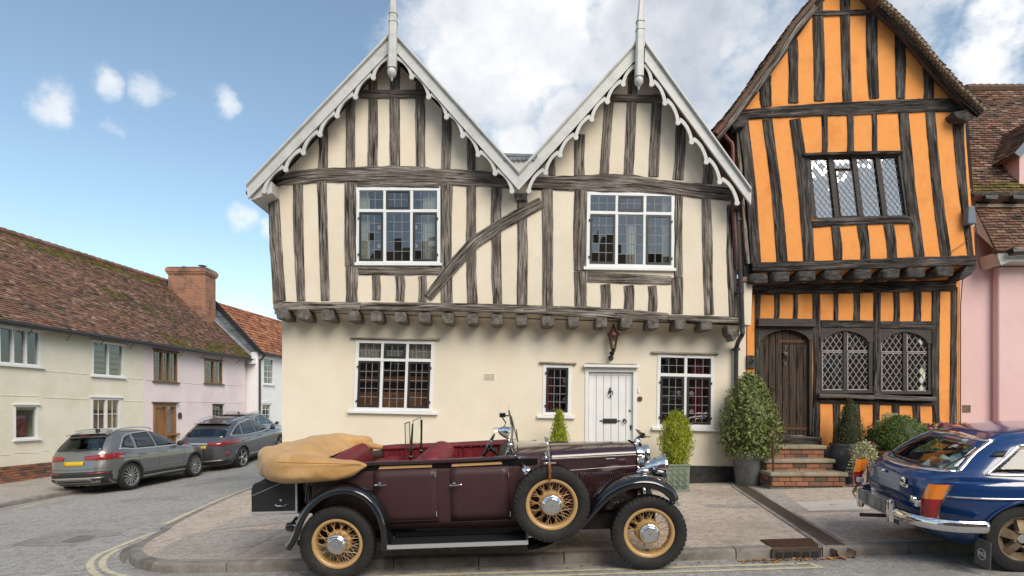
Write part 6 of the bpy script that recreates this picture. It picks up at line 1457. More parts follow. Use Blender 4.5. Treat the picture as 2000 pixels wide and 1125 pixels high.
# ---- folded hood: a swollen horseshoe of canvas
def hood_stack():
    #        x px , y, top py, bottom py, half width     (near half listed from tip to the back)
    near = [(716,-.66,907,911,.03),(705,-.67,903,918,.05),(685,-.685,900,931,.075),(655,-.69,896.5,938,.1),(622,-.69,892,941,.12),(588,-.67,888,942,.14),(560,-.60,884,943,.155),(544,-.45,881,941,.16),(536,-.22,874,936,.165)]
    st = []
    for px, y, t, b, w in near:
        p, q = C(px, t, y), C(px, b, y); st.append((Vector((p.x, y, (p.z+q.z)/2)), abs(p.z-q.z)/2, w))
    far = []
    for i, (v, h, w) in enumerate(st[::-1]): far.append((Vector((v.x, -v.y, v.z)), h, w))
    # the far side carries the bulk of the folded frame and its flap reaches further forward
    tip = [(C(775,874,.64), .032, .03), (C(735,871,.65), .045, .05), (C(702,866,.66), .06, .08)]
    hump = []
    for v, h, w in far[:-3]:
        k = smooth((v.x-far[0][0].x)/.5); hump.append((v+Vector((0,0,.03*k)), h*(1+.12*k), w))
    mid = st[-1]; cen = (Vector((C(534,915,0).x, 0, mid[0].z)), mid[1], mid[2])
    S_ = st+[cen]+hump+tip[::-1]; ctr = catmull([s[0] for s in S_], 5); hs = catmull([Vector((s[1], s[2], 0)) for s in S_], 5); rows = []; n = 22
    for i, p in enumerate(ctr):
        t = (ctr[min(len(ctr)-1, i+1)]-ctr[max(0, i-1)]); t.z = 0; t.normalize(); s_ = Vector((t.y, -t.x, 0)); h, w = hs[i].x, hs[i].y; row = []
        for k in range(n):
            a = 2*PI*k/n; ca = math.copysign(abs(math.cos(a))**.75, math.cos(a)); sa = math.copysign(abs(math.sin(a))**.7, math.sin(a))
            f = 1+.20*nz(p.x*4.5+ca, p.y*4.5, sa*1.3)+.12*nz(p.x*13, p.y*13+ca*2, sa*3)-.16*max(0, .25-abs(nz(p.x*7+sa*1.5, p.y*7-ca, 5)))
            row.append(p+s_*ca*w*f+Vector((0, 0, sa*h*(1+.10*nz(p.x*6, p.y*6, 3+ca))+.035*nz(p.x*4, p.y*4, 9)*(1 if sa > 0 else 0))))
        rows.append(row)
    mb = MB().grid(rows, True); m = len(rows); mb.f.append(list(range(n))); mb.f.append([(m-1)*n+k for k in range(n)]); mb.mi += [0, 0]
    hd = mb.build('folded_hood', M['canvas'], tour, smooth=True, angle=180, fix=False); md = hd.modifiers.new('sub', 'SUBSURF'); md.levels = 1; md.render_levels = 1
    # canvas sheet over the frame, from the back rim up to the seat
    ctl = [[(547,893,-.53),(575,893,-.54),(602,898,-.53),(629,904,-.5)], [(540,880,-.25),(570,872,-.2),(606,872,-.2),(642,893,-.22)], [(541,876,.05),(578,866,.05),(616,862,.05),(657,888,.05)], [(552,871,.3),(596,858,.3),(634,855,.3),(676,880,.3)], [(566,868,.5),(616,855,.52),(655,851,.54),(690,873,.52)], [(590,868,.62),(630,860,.64),(664,856,.66),(694,868,.66)]]
    cr_ = [catmull([C(*q) for q in r], 4) for r in ctl]; cols_ = [catmull([r[i] for r in cr_], 4) for i in range(len(cr_[0]))]
    rows = [[p+Vector((0,0,.012*nz(p.x*9, p.y*9, 4)+.008*nz(p.x*22, p.y*6, 8))) for p in c] for c in cols_]
    o = MB().grid(rows).build('hood_cover', M['canvas'], hd, smooth=True, angle=180, fix=False); md = o.modifiers.new('sub', 'SUBSURF'); md.render_levels = 2; md = o.modifiers.new('solid', 'SOLIDIFY'); md.thickness = .012
    # seams
    mb = MB(); mb.tube([C(542,903,-.835), C(600,904.5,-.85), C(650,905.5,-.82), C(706,907,-.73)], .0035, 5); mb.build('seam', M['tanleather'], hd)
    for px, py in ((702.5,871.5),(766,872)):
        p = C(px, py, .6); mb = MB(); mb.lathe([(.018,0),(.016,-.012),(.0,-.016)], p, (0,1,0), 10); mb.build('hood_button', M['copper'], hd, smooth=True)
    p = C(602,939,-.74); mb = MB(); mb.tube([C(603,938,-.68), C(597,979,-.66)], .012, 6); mb.tube([C(608,938,-.655), C(606,978,-.65)], .014, 6); mb.build('hood_bracket', M['blackpaint'], hd)
hood_stack()
# ---- luggage trunk
pr = [C(491,1006,-.5), C(490.5,956,-.5), C(492.5,949,-.5), C(497,944.5,-.5), C(505,942,-.5), C(581,941,-.5), C(581,1003,-.5)]
mb = MB().prism(pr, (0,1.0,0)); tk = mb.build('luggage_trunk', M['blackfab'], tour, bevel=.006)
mb = MB(); e = Vector((0,-.004,0)); mb.bar(C(491,1002.5,-.507), C(581,1000,-.507), .008, .026); mb.bar(C(578.5,943,-.506), C(579,1003,-.506), .006, .02, up=(1,0,0)); mb.bar(C(493,968,-.503), C(548,944,-.503), .003, .004); mb.build('trunk_edging', M['alu'], tk)
p = C(549,986,-.51); mb = MB(); mb.tube([p+Vector((-.06,0,.002)), p+Vector((-.03,-.012,-.008)), p+Vector((.03,-.012,-.008)), p+Vector((.06,0,.002))], .008, 8); mb.lathe([(.012,.004),(.012,-.004)], p+Vector((0,0,.05)), (0,1,0), 10); mb.bar(p, p+Vector((0,0,.05)), .008, .008); mb.build('trunk_catch', M['chrome'], tk, smooth=True)
for y_ in (-.35, .3): MB().box((C(530,915,-.5).x,y_,C(530,1012,-.5).z), (xr+.3,y_+.05,C(530,1006,-.5).z+.02)).build('trunk_carrier', M['blackpaint'], tour)
p = C(562,1033,-.66); mb = MB(); mb.lathe([(.045,.05),(.05,-.03),(.04,-.05),(0,-.055)], p+Vector((.05,0,.02)), (-1,0,0), 12); lt = mb.build('tail_lamp', M['blackpaint'], tour, smooth=True); mb = MB(); mb.lathe([(.04,.055),(.03,.066),(0,.07)], p+Vector((.05,0,.02)), (-1,0,0), 12); mb.build('amber_lens', M['amber'], lt, smooth=True)
mb = MB(); mb.tube([p+Vector((.05,0,.06)), C(580,1010,-.6)], .015, 6); mb.build('lamp_bracket', M['blackpaint'], tour)
# ---- scuttle and bonnet
def bsec(w, zb, zs, zt, k=1.0):
    pts = [(w, zb), (w, lerp(zb, zs, .6)), (w, zs-.05), (w*.985, zs-.01), (w*.93, zs+(zt-zs)*.32), (w*.76, zs+(zt-zs)*.68), (w*.45, zs+(zt-zs)*.92), (0, zt)]
    half = catmull([Vector((a, b, 0)) for a, b in pts], 4); return [(-p.x, p.y) for p in half]+[(p.x, p.y) for p in half[::-1][1:]]
zb_ = .46
st = []
for px, w, ys, yt, yd in ((1001,.615,893,867,-.62),(1012,.60,891,866,-.6),(1040,.52,893.5,865.5,-.52),(1076,.435,894.5,865,-.43)):
    st.append((C(px,915,-.3).x, bsec(w, zb_, C(px, ys, yd).z, C(px, yt, 0).z)))
mb = MB().grid([[Vector((x, y, z)) for y, z in s] for x, s in st]); mb.build('scuttle', M['maroon'], tour, smooth=True, angle=60, fix=False)
st = []
for px, w, ys, yt in ((1077,.433,894.5,865),(1130,.385,892,864),(1190,.33,889,863),(1246,.28,886.5,862.5)): st.append((C(px,915,-.3).x, bsec(w, zb_, C(px, ys, -w).z, C(px, yt, 0).z)))
mb = MB().grid([[Vector((x, y, z)) for y, z in s] for x, s in st]); bn = mb.build('bonnet', M['maroon'], tour, smooth=True, angle=60, fix=False)
bw = lambda px: interp([(1077,.433),(1130,.385),(1190,.33),(1246,.28)], px)
for sg in (1, -1):
    for pl, r_ in ((((1078,896),(1130,893.5),(1190,890.5),(1246,888)), .005), (((1110,919),(1160,915),(1200,912),(1246,909)), .004)):
        q = [C(x, y, -bw(x)-.002) for x, y in pl]; MB().tube([Vector((p.x, p.y*sg, p.z)) for p in q], r_, 6).build('bonnet_hinge', M['maroon'], bn, smooth=True)
for i in range(24):
    px = 1134+i*3.75; p = C(px, 922-.03*i, -bw(px)-.004); q = C(px+.5, 972, -bw(px)-.004); mb = MB(); mb.tube([p, p.lerp(q,.08), p.lerp(q,.92), q], [.004,.012,.012,.005], 6); lv = mb.build('louvre', M['maroon'], bn, smooth=True); sl_ = MB(); d_ = Vector((.011,-.002,0)); sl_.bar(p.lerp(q,.06)+d_, p.lerp(q,.94)+d_, .006, .008, up=(1,0,0)); sl_.f = sl_.f; o_ = link('louvre_shadow', sl_.mesh('louvre_shadow', M['underside']), bn)  # black bar beside each louvre: its shadow painted in as dark colour
p = C(1192,896,-.335); mb = MB(); mb.tube([p+Vector((-.05,-.012,0)), p+Vector((.05,-.014,.004))], [.009,.006], 8); mb.sphere(p, .016, 8, 6); mb.build('bonnet_catch', M['blackpaint'], bn, smooth=True)
# radiator
rows = []
for px, k, dz in ((1245,1.035,.004),(1252,1.05,.006),(1260,1.0,-.004),(1262,.9,-.03)):
    w = .285*k; rows.append([Vector((C(px,915,-.3).x, y, z)) for y, z in bsec(w, zb_-.05, C(1250, 887, -.28).z+dz, C(1250, 862.5, 0).z+.012*k+dz)])
mb = MB().grid(rows); rd = mb.build('radiator_shell', M['chrome'], tour, smooth=True, angle=50, fix=False)
mb = MB(); g_ = rows[-1]; mb.add(g_, [list(range(len(g_)))]); mb.build('radiator_core', M['underside'], rd, fix=False)
p = C(1244, 862, 0); mb = MB(); mb.lathe([(.045,-.02),(.045,.01),(.035,.025),(.02,.03),(.015,.05)], p, (0,0,1), 16); cp_ = mb.build('radiator_cap', M['chrome'], tour, smooth=True)
# bird mascot: long neck stretched forward, wings raised
b0 = C(1256, 852.5, 0); mb = MB(); px_ = lambda x, y: C(x, y, 0)
mb.tube([px_(1244,853.5), px_(1248,853), px_(1254,852.5), px_(1258,853), px_(1262,853), px_(1266,852.6), px_(1268,852.8), px_(1272,853.6)], [.004,.012,.02,.017,.008,.006,.008,.001], 8)
for sg in (1, -1): mb.add([px_(1250,852), px_(1257,852.5)+Vector((0,.02*sg,0)), px_(1257.5,848)+Vector((0,.08*sg,0)), px_(1254,843)+Vector((0,.14*sg,0)), px_(1245.5,840.8)+Vector((0,.16*sg,0)), px_(1248,846)+Vector((0,.09*sg,0))], [(0,1,2,5),(5,2,3,4)])
mb.tube([px_(1252,853), px_(1247,857), px_(1241,858)], .006, 6); mb.build('bird_mascot', M['iron_pale'], cp_, smooth=True)
# ---- lamps
def headlamp(c, r, nm, dep):
    mb = MB(); mb.lathe([(.0,-dep),(.03,-dep*.97),(r*.45,-dep*.78),(r*.75,-dep*.45),(r*.93,-dep*.16),(r*.98,0),(r*1.06,.002),(r*1.06,.022),(r*.98,.03)], c, (1,0,0), 32); h = mb.build(nm, M['chrome'], tour, smooth=True, angle=40, fix=False)
    mb = MB(); mb.lathe([(r*.98,.024),(r*.8,.04),(r*.4,.052),(0,.056)], c, (1,0,0), 28); mb.build('lens', M['lens'], h, smooth=True); return h
for sg in (1, -1):
    p = C(1294, 911.5, -.40); p.y = -.40*sg; h = headlamp(p, .128, 'headlamp', .2); mb = MB(); mb.tube([p+Vector((-.07,0,-.12)), p+Vector((-.09,.03*sg,-.26))], .016, 8); mb.build('lamp_post', M['chrome'], h, smooth=True)
    p = C(1258, 921, -.60); p.y = -.60*sg; mb = MB(); mb.lathe([(0,-.085),(.03,-.06),(.042,-.02),(.044,.02),(.036,.04),(0,.046)], p, (1,0,0), 18); sl = mb.build('side_lamp', M['chrome'], tour, smooth=True); mb = MB(); mb.lathe([(.02,-.05),(.03,-.08)], p, (0,0,1), 10); mb.build('lamp_base', M['blackpaint'], sl)
mb = MB(); mb.tube([C(1268,925,-.45), C(1268,925,-.45)+Vector((0,.9,0))], .014, 8); mb.build('lamp_bar', M['chrome'], tour, smooth=True)
mb = MB(); mb.tube([C(1316,970,-.6), C(1318,984,-.6)], .02, 8); mb.tube([Vector((C(1325,985,-.6).x,y,C(1325,985,-.6).z)) for y in (-.6,.6)], .02, 8); mb.build('front_bumper_bar', M['chrome'], tour, smooth=True)
# ---- windscreen, mirrors, wheel
zc = lambda px, py, y: C(px, py, y)
mb = MB()
for y in (-.55, .5):
    mb.tube([zc(987,893,y), zc(992,878,y), zc(999,862,y), zc(1001,840,y), zc(997,818,y), zc(994,803,y)], [.018,.016,.014,.012,.011,.008], 8)
mb.tube([zc(1008,893,-.56), zc(1003,880,-.56), zc(996,866,-.56)], [.022,.018,.012], 8); mb.sphere(zc(997,869,-.57), .03, 12, 8); mb.sphere(zc(1007,893,-.57), .028, 12, 8)
a = zc(994,803,-.55); mb.tube([a, Vector((a.x, .5, a.z))], .01, 8); ws = mb.build('windscreen', M['chrome'], tour, smooth=True)
a, b = zc(1010,862,-.53), zc(998,806,-.53); mb = MB(); mb.prism([a, b, Vector((b.x,.48,b.z)), Vector((a.x,.48,a.z))], (.006,0,0)); mb.build('screen_glass', M['screen'], ws)
mb = MB(); mb.bar(zc(1011,862,-.55), zc(998,812,-.55), .02, .012); mb.bar(zc(1011,862,-.55), Vector((zc(1011,862,-.55).x,.48,zc(1011,862,-.55).z)), .012, .012); mb.build('screen_frame', M['iron_pale'], ws)
p = zc(982,812,-.5); mb = MB(); mb.box(p+Vector((-.035,-.02,-.015)), p+Vector((.03,.06,.03))); mb.tube([p+Vector((.02,0,0)), zc(994,812,-.5)], .008, 6); mb.tube([p+Vector((-.01,0,-.01)), zc(988,826,-.5), zc(984,834,-.52)], .008, 6); mb.build('wiper_motor', M['blackpaint'], ws, bevel=.004)
p = zc(992,845,-.6); ax = Vector((1,0,-.35)).normalized(); mb = MB(); mb.lathe([(0,-.11),(.02,-.105),(.045,-.07),(.058,-.03),(.062,0),(.066,.004),(.062,.012)], p, ax, 22); mb.tube([p-ax*.1+Vector((-.002,0,.02)), p-ax*.13+Vector((-.02,0,.01)), p-ax*.13+Vector((-.02,0,-.02)), p-ax*.1+Vector((0,0,-.02))], .006, 6); sl = mb.build('spot_lamp', M['chrome'], tour, smooth=True, fix=False); mb = MB(); mb.tube([p+Vector((0,0,-.06)), zc(997,869,-.57)], .012, 8); mb.lathe([(.06,.011),(.03,.018),(0,.02)], p, ax, 18); mb.build('lamp_arm', M['chrome'], sl, smooth=True)
p, q = zc(939,898,-.3), zc(965,849,-.3); c_ = (p+q)/2; u = (q-p).normalized(); R_ = (q-p).length/2; mb = MB(); ring = [c_+u*math.cos(t)*R_+Vector((0,1,0))*math.sin(t)*R_ for t in lin(0, 2*PI, 33)]; mb.tube(ring, .013, 8, cap=False); nn = Vector((u.z,0,-u.x))
for t in (.5, 2.6, 4.7): mb.tube([c_+nn*.03, c_+u*math.cos(t)*R_+Vector((0,1,0))*math.sin(t)*R_], .008, 6)
mb.tube([c_-nn*.01, c_+nn*.1, zc(975,893,-.3)], [.03,.022,.02], 8); mb.build('steering_wheel', M['blackpaint'], tour, smooth=True)
mb = MB(); mb.prism([zc(972,900,-.58), zc(985,892,-.58), zc(1003,890,-.58), zc(1003,905,-.58)], (0,1.16,0)); mb.build('dashboard', M['oak_plain'], tour, bevel=.01)
# rear passengers' folding screen
mb = MB(); r0 = .011; pA, pB = zc(802,893,-.22), zc(806,828,-.22); fA, fB = zc(822,881,.3), zc(824,820,.3)
tn = MB().tube([pA, pB], [.016, .009], 8).sphere(pA, .026, 10, 8).build('tonneau_screen', M['blackpaint'], tour, smooth=True)
MB().tube([fA, fB], [.016, .009], 8).sphere(fA, .026, 10, 8).build('screen_post', M['blackpaint'], tn, smooth=True)
q = [zc(805,877,-.22), zc(806.5,822,-.22), zc(822,815,.3), zc(822.5,864,.3)]; mb = MB(); mb.prism(q, (.004,0,0)); mb.build('screen_glass', M['screen'], tn); mb = MB()
for a, b in zip(q, q[1:]+q[:1]): mb.tube([a, b], .0045, 6)
q2 = [zc(792,880,-.1), zc(791,827,-.1), zc(800,824,-.2), zc(801,876,-.2)]
for a, b in zip(q2, q2[1:]+q2[:1]): mb.tube([a, b], .0055, 6)
mb.build('screen_frame', M['iron_pale'], tn); mb = MB(); mb.prism(q2, (.003,0,0)); mb.build('wing_glass', M['screen'], tn)
# spare wheel clamp, strap, mirror lamp on the scuttle
mb = MB(); mb.tube([zc(1073,905,-.8), zc(1072,884,-.62), zc(1070,868,-.45), zc(1069,862,-.38)], .009, 8); mb.tube([zc(1066,862,-.4), zc(1065,853,-.4)], .01, 8); mb.tube([zc(1069,863,-.4), zc(1070,855,-.4)], .008, 8); mb.bar(zc(1062,905,-.82), zc(1086,904,-.82), .03, .012); mb.lathe([(.02,-.01),(.02,.02)], zc(1068,892,-.66), (0,1,0), 12); mb.tube([zc(1066.5,899,-.7), zc(1066,884,-.6)], .012, 8); mb.build('spare_clamp', M['chrome'], tour, smooth=True)
mb = MB(); pts = [zc(1073,905,-.875), zc(1073.5,908,-.895), zc(1074,922,-.9), zc(1074,934,-.89), zc(1074,938,-.85)]; mb.tube(pts, .012, 8, flat=.35); mb.build('wheel_strap', M['tanleather'], tour, smooth=True); mb = MB(); mb.bar(zc(1071,920,-.905), zc(1078,920,-.905), .008, .03); mb.build('strap_buckle', M['brass'], tour)
p = zc(1030,921,-.78); mb = MB(); mb.lathe([(0,-.06),(.03,-.05),(.045,-.02),(.05,.012),(.046,.02),(0,.024)], p, Vector((.7,-.3,-.5)), 18); mb.tube([p+Vector((-.02,.01,.03)), zc(1024,910,-.7), zc(1020,906,-.62)], .012, 8); mb.build('wing_mirror', M['chrome'], tour, smooth=True)
# ================================================================ closed cars: a body is a stack of rounded plan outlines
M['greymetal'] = mat('grey_metallic_paint', (.20,.20,.195), .3, .6, coat=1.0, c2=(.22,.22,.21), scale=3)
M['greymetal2'] = mat('dark_grey_metallic_paint', (.15,.15,.16), .3, .6, coat=1.0)
M['silverpaint'] = mat('silver_paint', (.3,.3,.3), .3, .6, coat=1.0)
M['blue'] = mat('deep_blue_paint', (.004,.035,.145), .2, coat=1.0, c2=(.005,.04,.16), scale=2)
M['plastic'] = mat('black_trim_plastic', (.02,.02,.021), .55, c2=(.03,.03,.03), scale=30)
M['carglass'] = glassmat('tinted_car_glass', (.42,.46,.45), .05, .01, 1.0)
M['mgglass'] = glassmat('coupe_glass', (.85,.88,.86), .03, .01, .8)
M['redlens'] = mat('red_lamp_lens', (.28,.006,.008), .12, coat=1.0)
M['plate'] = mat('yellow_number_plate', (.62,.42,.02), .5); M['plategrey'] = mat('pale_number_plate', (.38,.38,.37), .5, c2=(.1,.1,.1), scale=9, stretch=(1,1,.3))
M['alloy'] = mat('alloy_wheel', (.42,.41,.39), .35, .8); M['alloydark'] = mat('dark_wheel', (.03,.03,.03), .5)
M['skid'] = mat('silver_skid_plate', (.34,.33,.3), .45, .5)
M['carcloth'] = mat('dark_car_seats', (.03,.03,.032), .8)
class Shell:
    """xr(z), xf(z): rear and front ends; w(z): half width; n(z): corner power; taper(x) narrows the plan"""
    def __init__(s, xr, xf, w, zs, n=5.0, taper=None, inset=0, crown=0):
        s.xr = lambda z: interp(xr, z)+inset; s.xf = lambda z: interp(xf, z)-inset; s.w = lambda z: interp(w, z)-inset*.8; s.zs = zs; s.n = n if callable(n) else (lambda z: n); s.taper = taper or (lambda x: 1.0)
    def outline(s, z, k=72):
        a = (s.xf(z)-s.xr(z))/2; c = (s.xf(z)+s.xr(z))/2; n = s.n(z); out = []
        for i in range(k):
            # spread the samples evenly over sides and ends
            t = 2*PI*i/k; cx, sy = math.cos(t), math.sin(t); m = (abs(cx)**n+abs(sy)**n)**(-1/n); x = c+a*cx*m; out.append(Vector((x, s.w(z)*sy*m*s.taper(x), z)))
        return out
    def mesh(s, k=72):
        mb = MB(); mb.grid([s.outline(z, k) for z in s.zs], True); m = len(s.zs); mb.f.append(list(range(k))[::-1]); mb.f.append([(m-1)*k+i for i in range(k)]); mb.mi += [0, 0]; return mb
    def side(s, x, z, out=.004):
        a = (s.xf(z)-s.xr(z))/2; c = (s.xf(z)+s.xr(z))/2; n = s.n(z); t = min(.999, abs((x-c)/a)); return Vector((x, -(s.w(z)*(1-t**n)**(1/n)*s.taper(x)+out), z))
    def rear(s, y, z, out=.004):
        x = s.xr(z)
        for _ in range(3):
            a = (s.xf(z)-s.xr(z))/2; c = (s.xf(z)+s.xr(z))/2; n = s.n(z); t = min(.999, abs(y/(s.w(z)*s.taper(x)))); x = c-a*(1-t**n)**(1/n)
        return Vector((x-out, y, z))
    def front(s, y, z, out=.004):
        x = s.xf(z)
        for _ in range(3):
            a = (s.xf(z)-s.xr(z))/2; c = (s.xf(z)+s.xr(z))/2; n = s.n(z); t = min(.999, abs(y/(s.w(z)*s.taper(x)))); x = c+a*(1-t**n)**(1/n)
        return Vector((x+out, y, z))
def fine(zs, n=6):
    out = []
    for a, b in zip(zs, zs[1:]): out += [lerp(a, b, i/n) for i in range(n)]
    return out+[zs[-1]]
def patch2(fn, lower, upper, n=16, m=8, out=.004):
    lo = resample([Vector((*p, 0)) for p in lower], n+1); up = resample([Vector((*p, 0)) for p in upper], n+1)
    return [[fn(lerp(a.x, b.x, j/m), lerp(a.y, b.y, j/m), out) for a, b in zip(lo, up)] for j in range(m+1)]
def strip(fn, pts, w, out=.006, n=24):
    """flat line of width w along pts on the skin"""
    p = resample([Vector((*q, 0)) for q in pts], n); rows = []
    for i, q in enumerate(p):
        t = (p[min(n-1, i+1)]-p[max(0, i-1)]).normalized(); s_ = Vector((-t.y, t.x, 0))*w/2; rows.append([fn(q.x+s_.x, q.y+s_.y, out), fn(q.x-s_.x, q.y-s_.y, out)])
    return rows
def bool_cut(o, cutters, op='DIFFERENCE'):
    tmp = []
    for mb in cutters:
        c = bpy.data.objects.new('cutter', mb.mesh('cutter', M['plastic'])); COL.objects.link(c); c.parent = o.parent; tmp.append(c); md = o.modifiers.new('cut', 'BOOLEAN'); md.operation = op; md.object = c; md.solver = 'EXACT'
    dg = bpy.context.evaluated_depsgraph_get(); dg.update(); me = bpy.data.meshes.new_from_object(o.evaluated_get(dg)); o.modifiers.clear(); old = o.data; o.data = me; bpy.data.meshes.remove(old)
    for c in tmp: d = c.data; bpy.data.objects.remove(c); bpy.data.meshes.remove(d)
    me.polygons.foreach_set('use_smooth', [True]*len(me.polygons)); me.set_sharp_from_angle(angle=math.radians(32)); return o
def alloy_wheel(car, loc, r, w, rimr, spokes, flip, style='twin', name='wheel'):
    tr = MB(); h = w/2; tr.lathe([(rimr*1.0,-h*.8),(rimr*1.06,-h*.98),(r*.9,-h),(r*.975,-h*.85),(r,-h*.6),(r,h*.6),(r*.975,h*.85),(r*.9,h),(rimr,h*.8)], (0,0,0), (0,1,0), 44, cap=False)
    for k in range(3): tr.lathe([(r*1.001,-h*.5+k*h*.45),(r*.985,-h*.45+k*h*.45),(r*1.001,-h*.4+k*h*.45)], (0,0,0), (0,1,0), 44, cap=False)
    rm = MB(); rm.lathe([(rimr*.93,-h*.55),(rimr*.96,-h*.8),(rimr*1.02,-h*.84),(rimr*1.03,-h*.7),(rimr*.95,0),(rimr*.95,h*.7)], (0,0,0), (0,1,0), 40, cap=False)
    if style == 'rostyle':
        for k in range(spokes):
            a = 2*PI*k/spokes; R = Matrix.Rotation(a, 4, 'Y'); y0 = -h*.62
            rm.add([R @ Vector(p) for p in ((-.028,y0-.03,.05),(.028,y0-.03,.05),(.036,y0+.02,rimr*.95),(-.036,y0+.02,rimr*.95),(-.04,y0+.02,.05),(.04,y0+.02,.05),(.05,y0+.06,rimr*.95),(-.05,y0+.06,rimr*.95))], [(0,1,2,3),(0,3,7,4),(1,5,6,2)])
            lug = R @ Matrix.Rotation(PI/spokes, 4, 'Y') @ Vector((0, y0, .07)); rm.lathe([(.012,0),(.012,-.03),(.006,-.036)], lug, (0,1,0), 8)
        rm.lathe([(rimr*.7,-h*.3),(rimr*.95,-h*.35),(rimr*.95,-h*.5)], (0,0,0), (0,1,0), 40, cap=False)
    else:
        for k in range(spokes):
            for da in ((-.16, .16) if style == 'twin' else (0.,)):
                a = 2*PI*k/spokes; R = Matrix.Rotation(a, 4, 'Y'); x1 = da*rimr*1.6; ww = .013 if style == 'twin' else .03; y0 = -h*.72
                rm.add([R @ Vector(p) for p in ((-ww,y0+.015,.04),(ww,y0+.015,.04),(x1+ww*1.3,y0,rimr*.96),(x1-ww*1.3,y0,rimr*.96),(-ww,y0+.05,.04),(ww,y0+.05,.04),(x1+ww*1.3,y0+.05,rimr*.96),(x1-ww*1.3,y0+.05,rimr*.96))], [(0,1,2,3),(0,3,7,4),(1,5,6,2)])
    wh_ = link(name, rm.mesh('wheel', M['alloy' if style != 'rostyle' else 'rostyle'], True, angle=30), car); wh_.location = loc; wh_.rotation_euler = (0, random.uniform(0, 2), PI if flip else 0)
    link('tyre', tr.mesh('tyre', M['rubber'], True, fix=False, angle=30), wh_)
    link('hub_cap', MB().lathe([(.05,-h*.6),(.04,-h*.82),(.0,-h*.86)], (0,0,0), (0,1,0), 18).mesh('hub_cap', M['chrome' if style == 'rostyle' else 'alloy'], True), wh_)
    link('brake_disc', MB().lathe([(0,-.0),(rimr*.85,0),(rimr*.85,.02),(0,.02)], (0,0,0), (0,1,0), 24).mesh('brake_disc', M['alloydark'], True), wh_)
    return wh_
M['rostyle'] = mat('tan_stained_steel_wheel', (.32,.25,.16), .45, .4, c2=(.2,.13,.07), scale=12)
both = lambda rows: [[Vector((p.x, -p.y, p.z)) for p in r] for r in rows]
def skin(car, rows, nm, m, par=None, mirror=True, th=.004, lab=None):
    for k, r in enumerate((rows, both(rows)) if mirror else (rows,)):
        o = MB().grid(r).build(nm, M[m], par or car, smooth=True, angle=50, fix=False, label=lab)
        if th: md = o.modifiers.new('solid', 'SOLIDIFY'); md.thickness = th; md.offset = 0
    return o
def suv(car, sh, wb, xra, p):
    """common build; car axis +x forward, near (right) side is -y; p: parameters"""
    paint = p['paint']; body = sh.mesh(80).build('body', M[paint], car, smooth=True)
    cav = Shell(**{**p['shell'], 'zs': [.62]+[z for z in sh.zs if .66 < z < p['roof']-.07]+[p['roof']-.055]}, inset=.06).mesh(60)
    cut = [cav]
    for x in (xra, xra+wb): cut.append(MB().lathe([(p['arch'],-1.2),(p['arch'],1.2)], (x,0,p['wr']), (0,1,0), 40))
    # window openings
    for lo, up in p['side']:
        poly = [Vector((*q, 0)) for q in lo]+[Vector((*q, 0)) for q in up[::-1]]; cut.append(MB().prism([Vector((q.x,-1.3,q.y)) for q in poly], (0,2.6,0)))
    lo, up = p['rearwin']; cut.append(MB().prism([Vector((sh.xr(lo[0][1])-.6, y, z)) for y, z in lo+up[::-1]], (1.0,0,0)))
    lo, up = p['windscreen']; cut.append(MB().prism([Vector((sh.xf(lo[0][1])-.5, y, z)) for y, z in lo+up[::-1]], (1.2,0,0)))
    bool_cut(body, cut)
    for lo, up in p['side']: skin(car, patch2(sh.side, lo, up, 12, 6, -.006), 'side_window', p.get('glass','carglass'))
    skin(car, patch2(sh.rear, *p['rearwin'], 16, 6, -.006), 'rear_window', p.get('glass','carglass'), mirror=False); skin(car, patch2(sh.front, *p['windscreen'], 16, 6, -.006), 'windscreen', p.get('glass','carglass'), mirror=False)
    mb = MB()   # inner floor and seats
    z0 = .62; mb.box((xra-.5,-.6,.55), (xra+wb-.3,.6,.64)); mb.build('cabin_floor', M['carcloth'], car)
    for sx, n_ in ((xra+.25, 3), (xra+1.15, 2)):
        for i in range(n_):
            y = (i-(n_-1)/2)*(.48 if n_ == 3 else .72); mb = MB(); mb.hexa([(sx,y-.22,.6),(sx+.16,y-.22,.6),(sx+.16,y+.22,.6),(sx,y+.22,.6),(sx-.16,y-.2,p['seat']),(sx-.05,y-.2,p['seat']),(sx-.05,y+.2,p['seat']),(sx-.16,y+.2,p['seat'])]); mb.box((sx-.17,y-.12,p['seat']+.02), (sx-.08,y+.12,p['seat']+.18)); mb.build('seat', M['carcloth'], car, bevel=.03)
    return body
def arch_trim(car, sh, x, zc, r0, r1, m, nm='arch_trim'):
    rows = []
    for t in lin(-.25, PI+.25, 30): rows.append([sh.side(x+math.cos(t)*r, max(.2, zc+math.sin(t)*r), o) for r, o in ((r0,-.03),(r0,.012),(r1,.012),(r1,.0))])
    for rr in (rows, both(rows)): MB().grid(rr).build(nm, M[m], car, smooth=True, angle=40, fix=False)
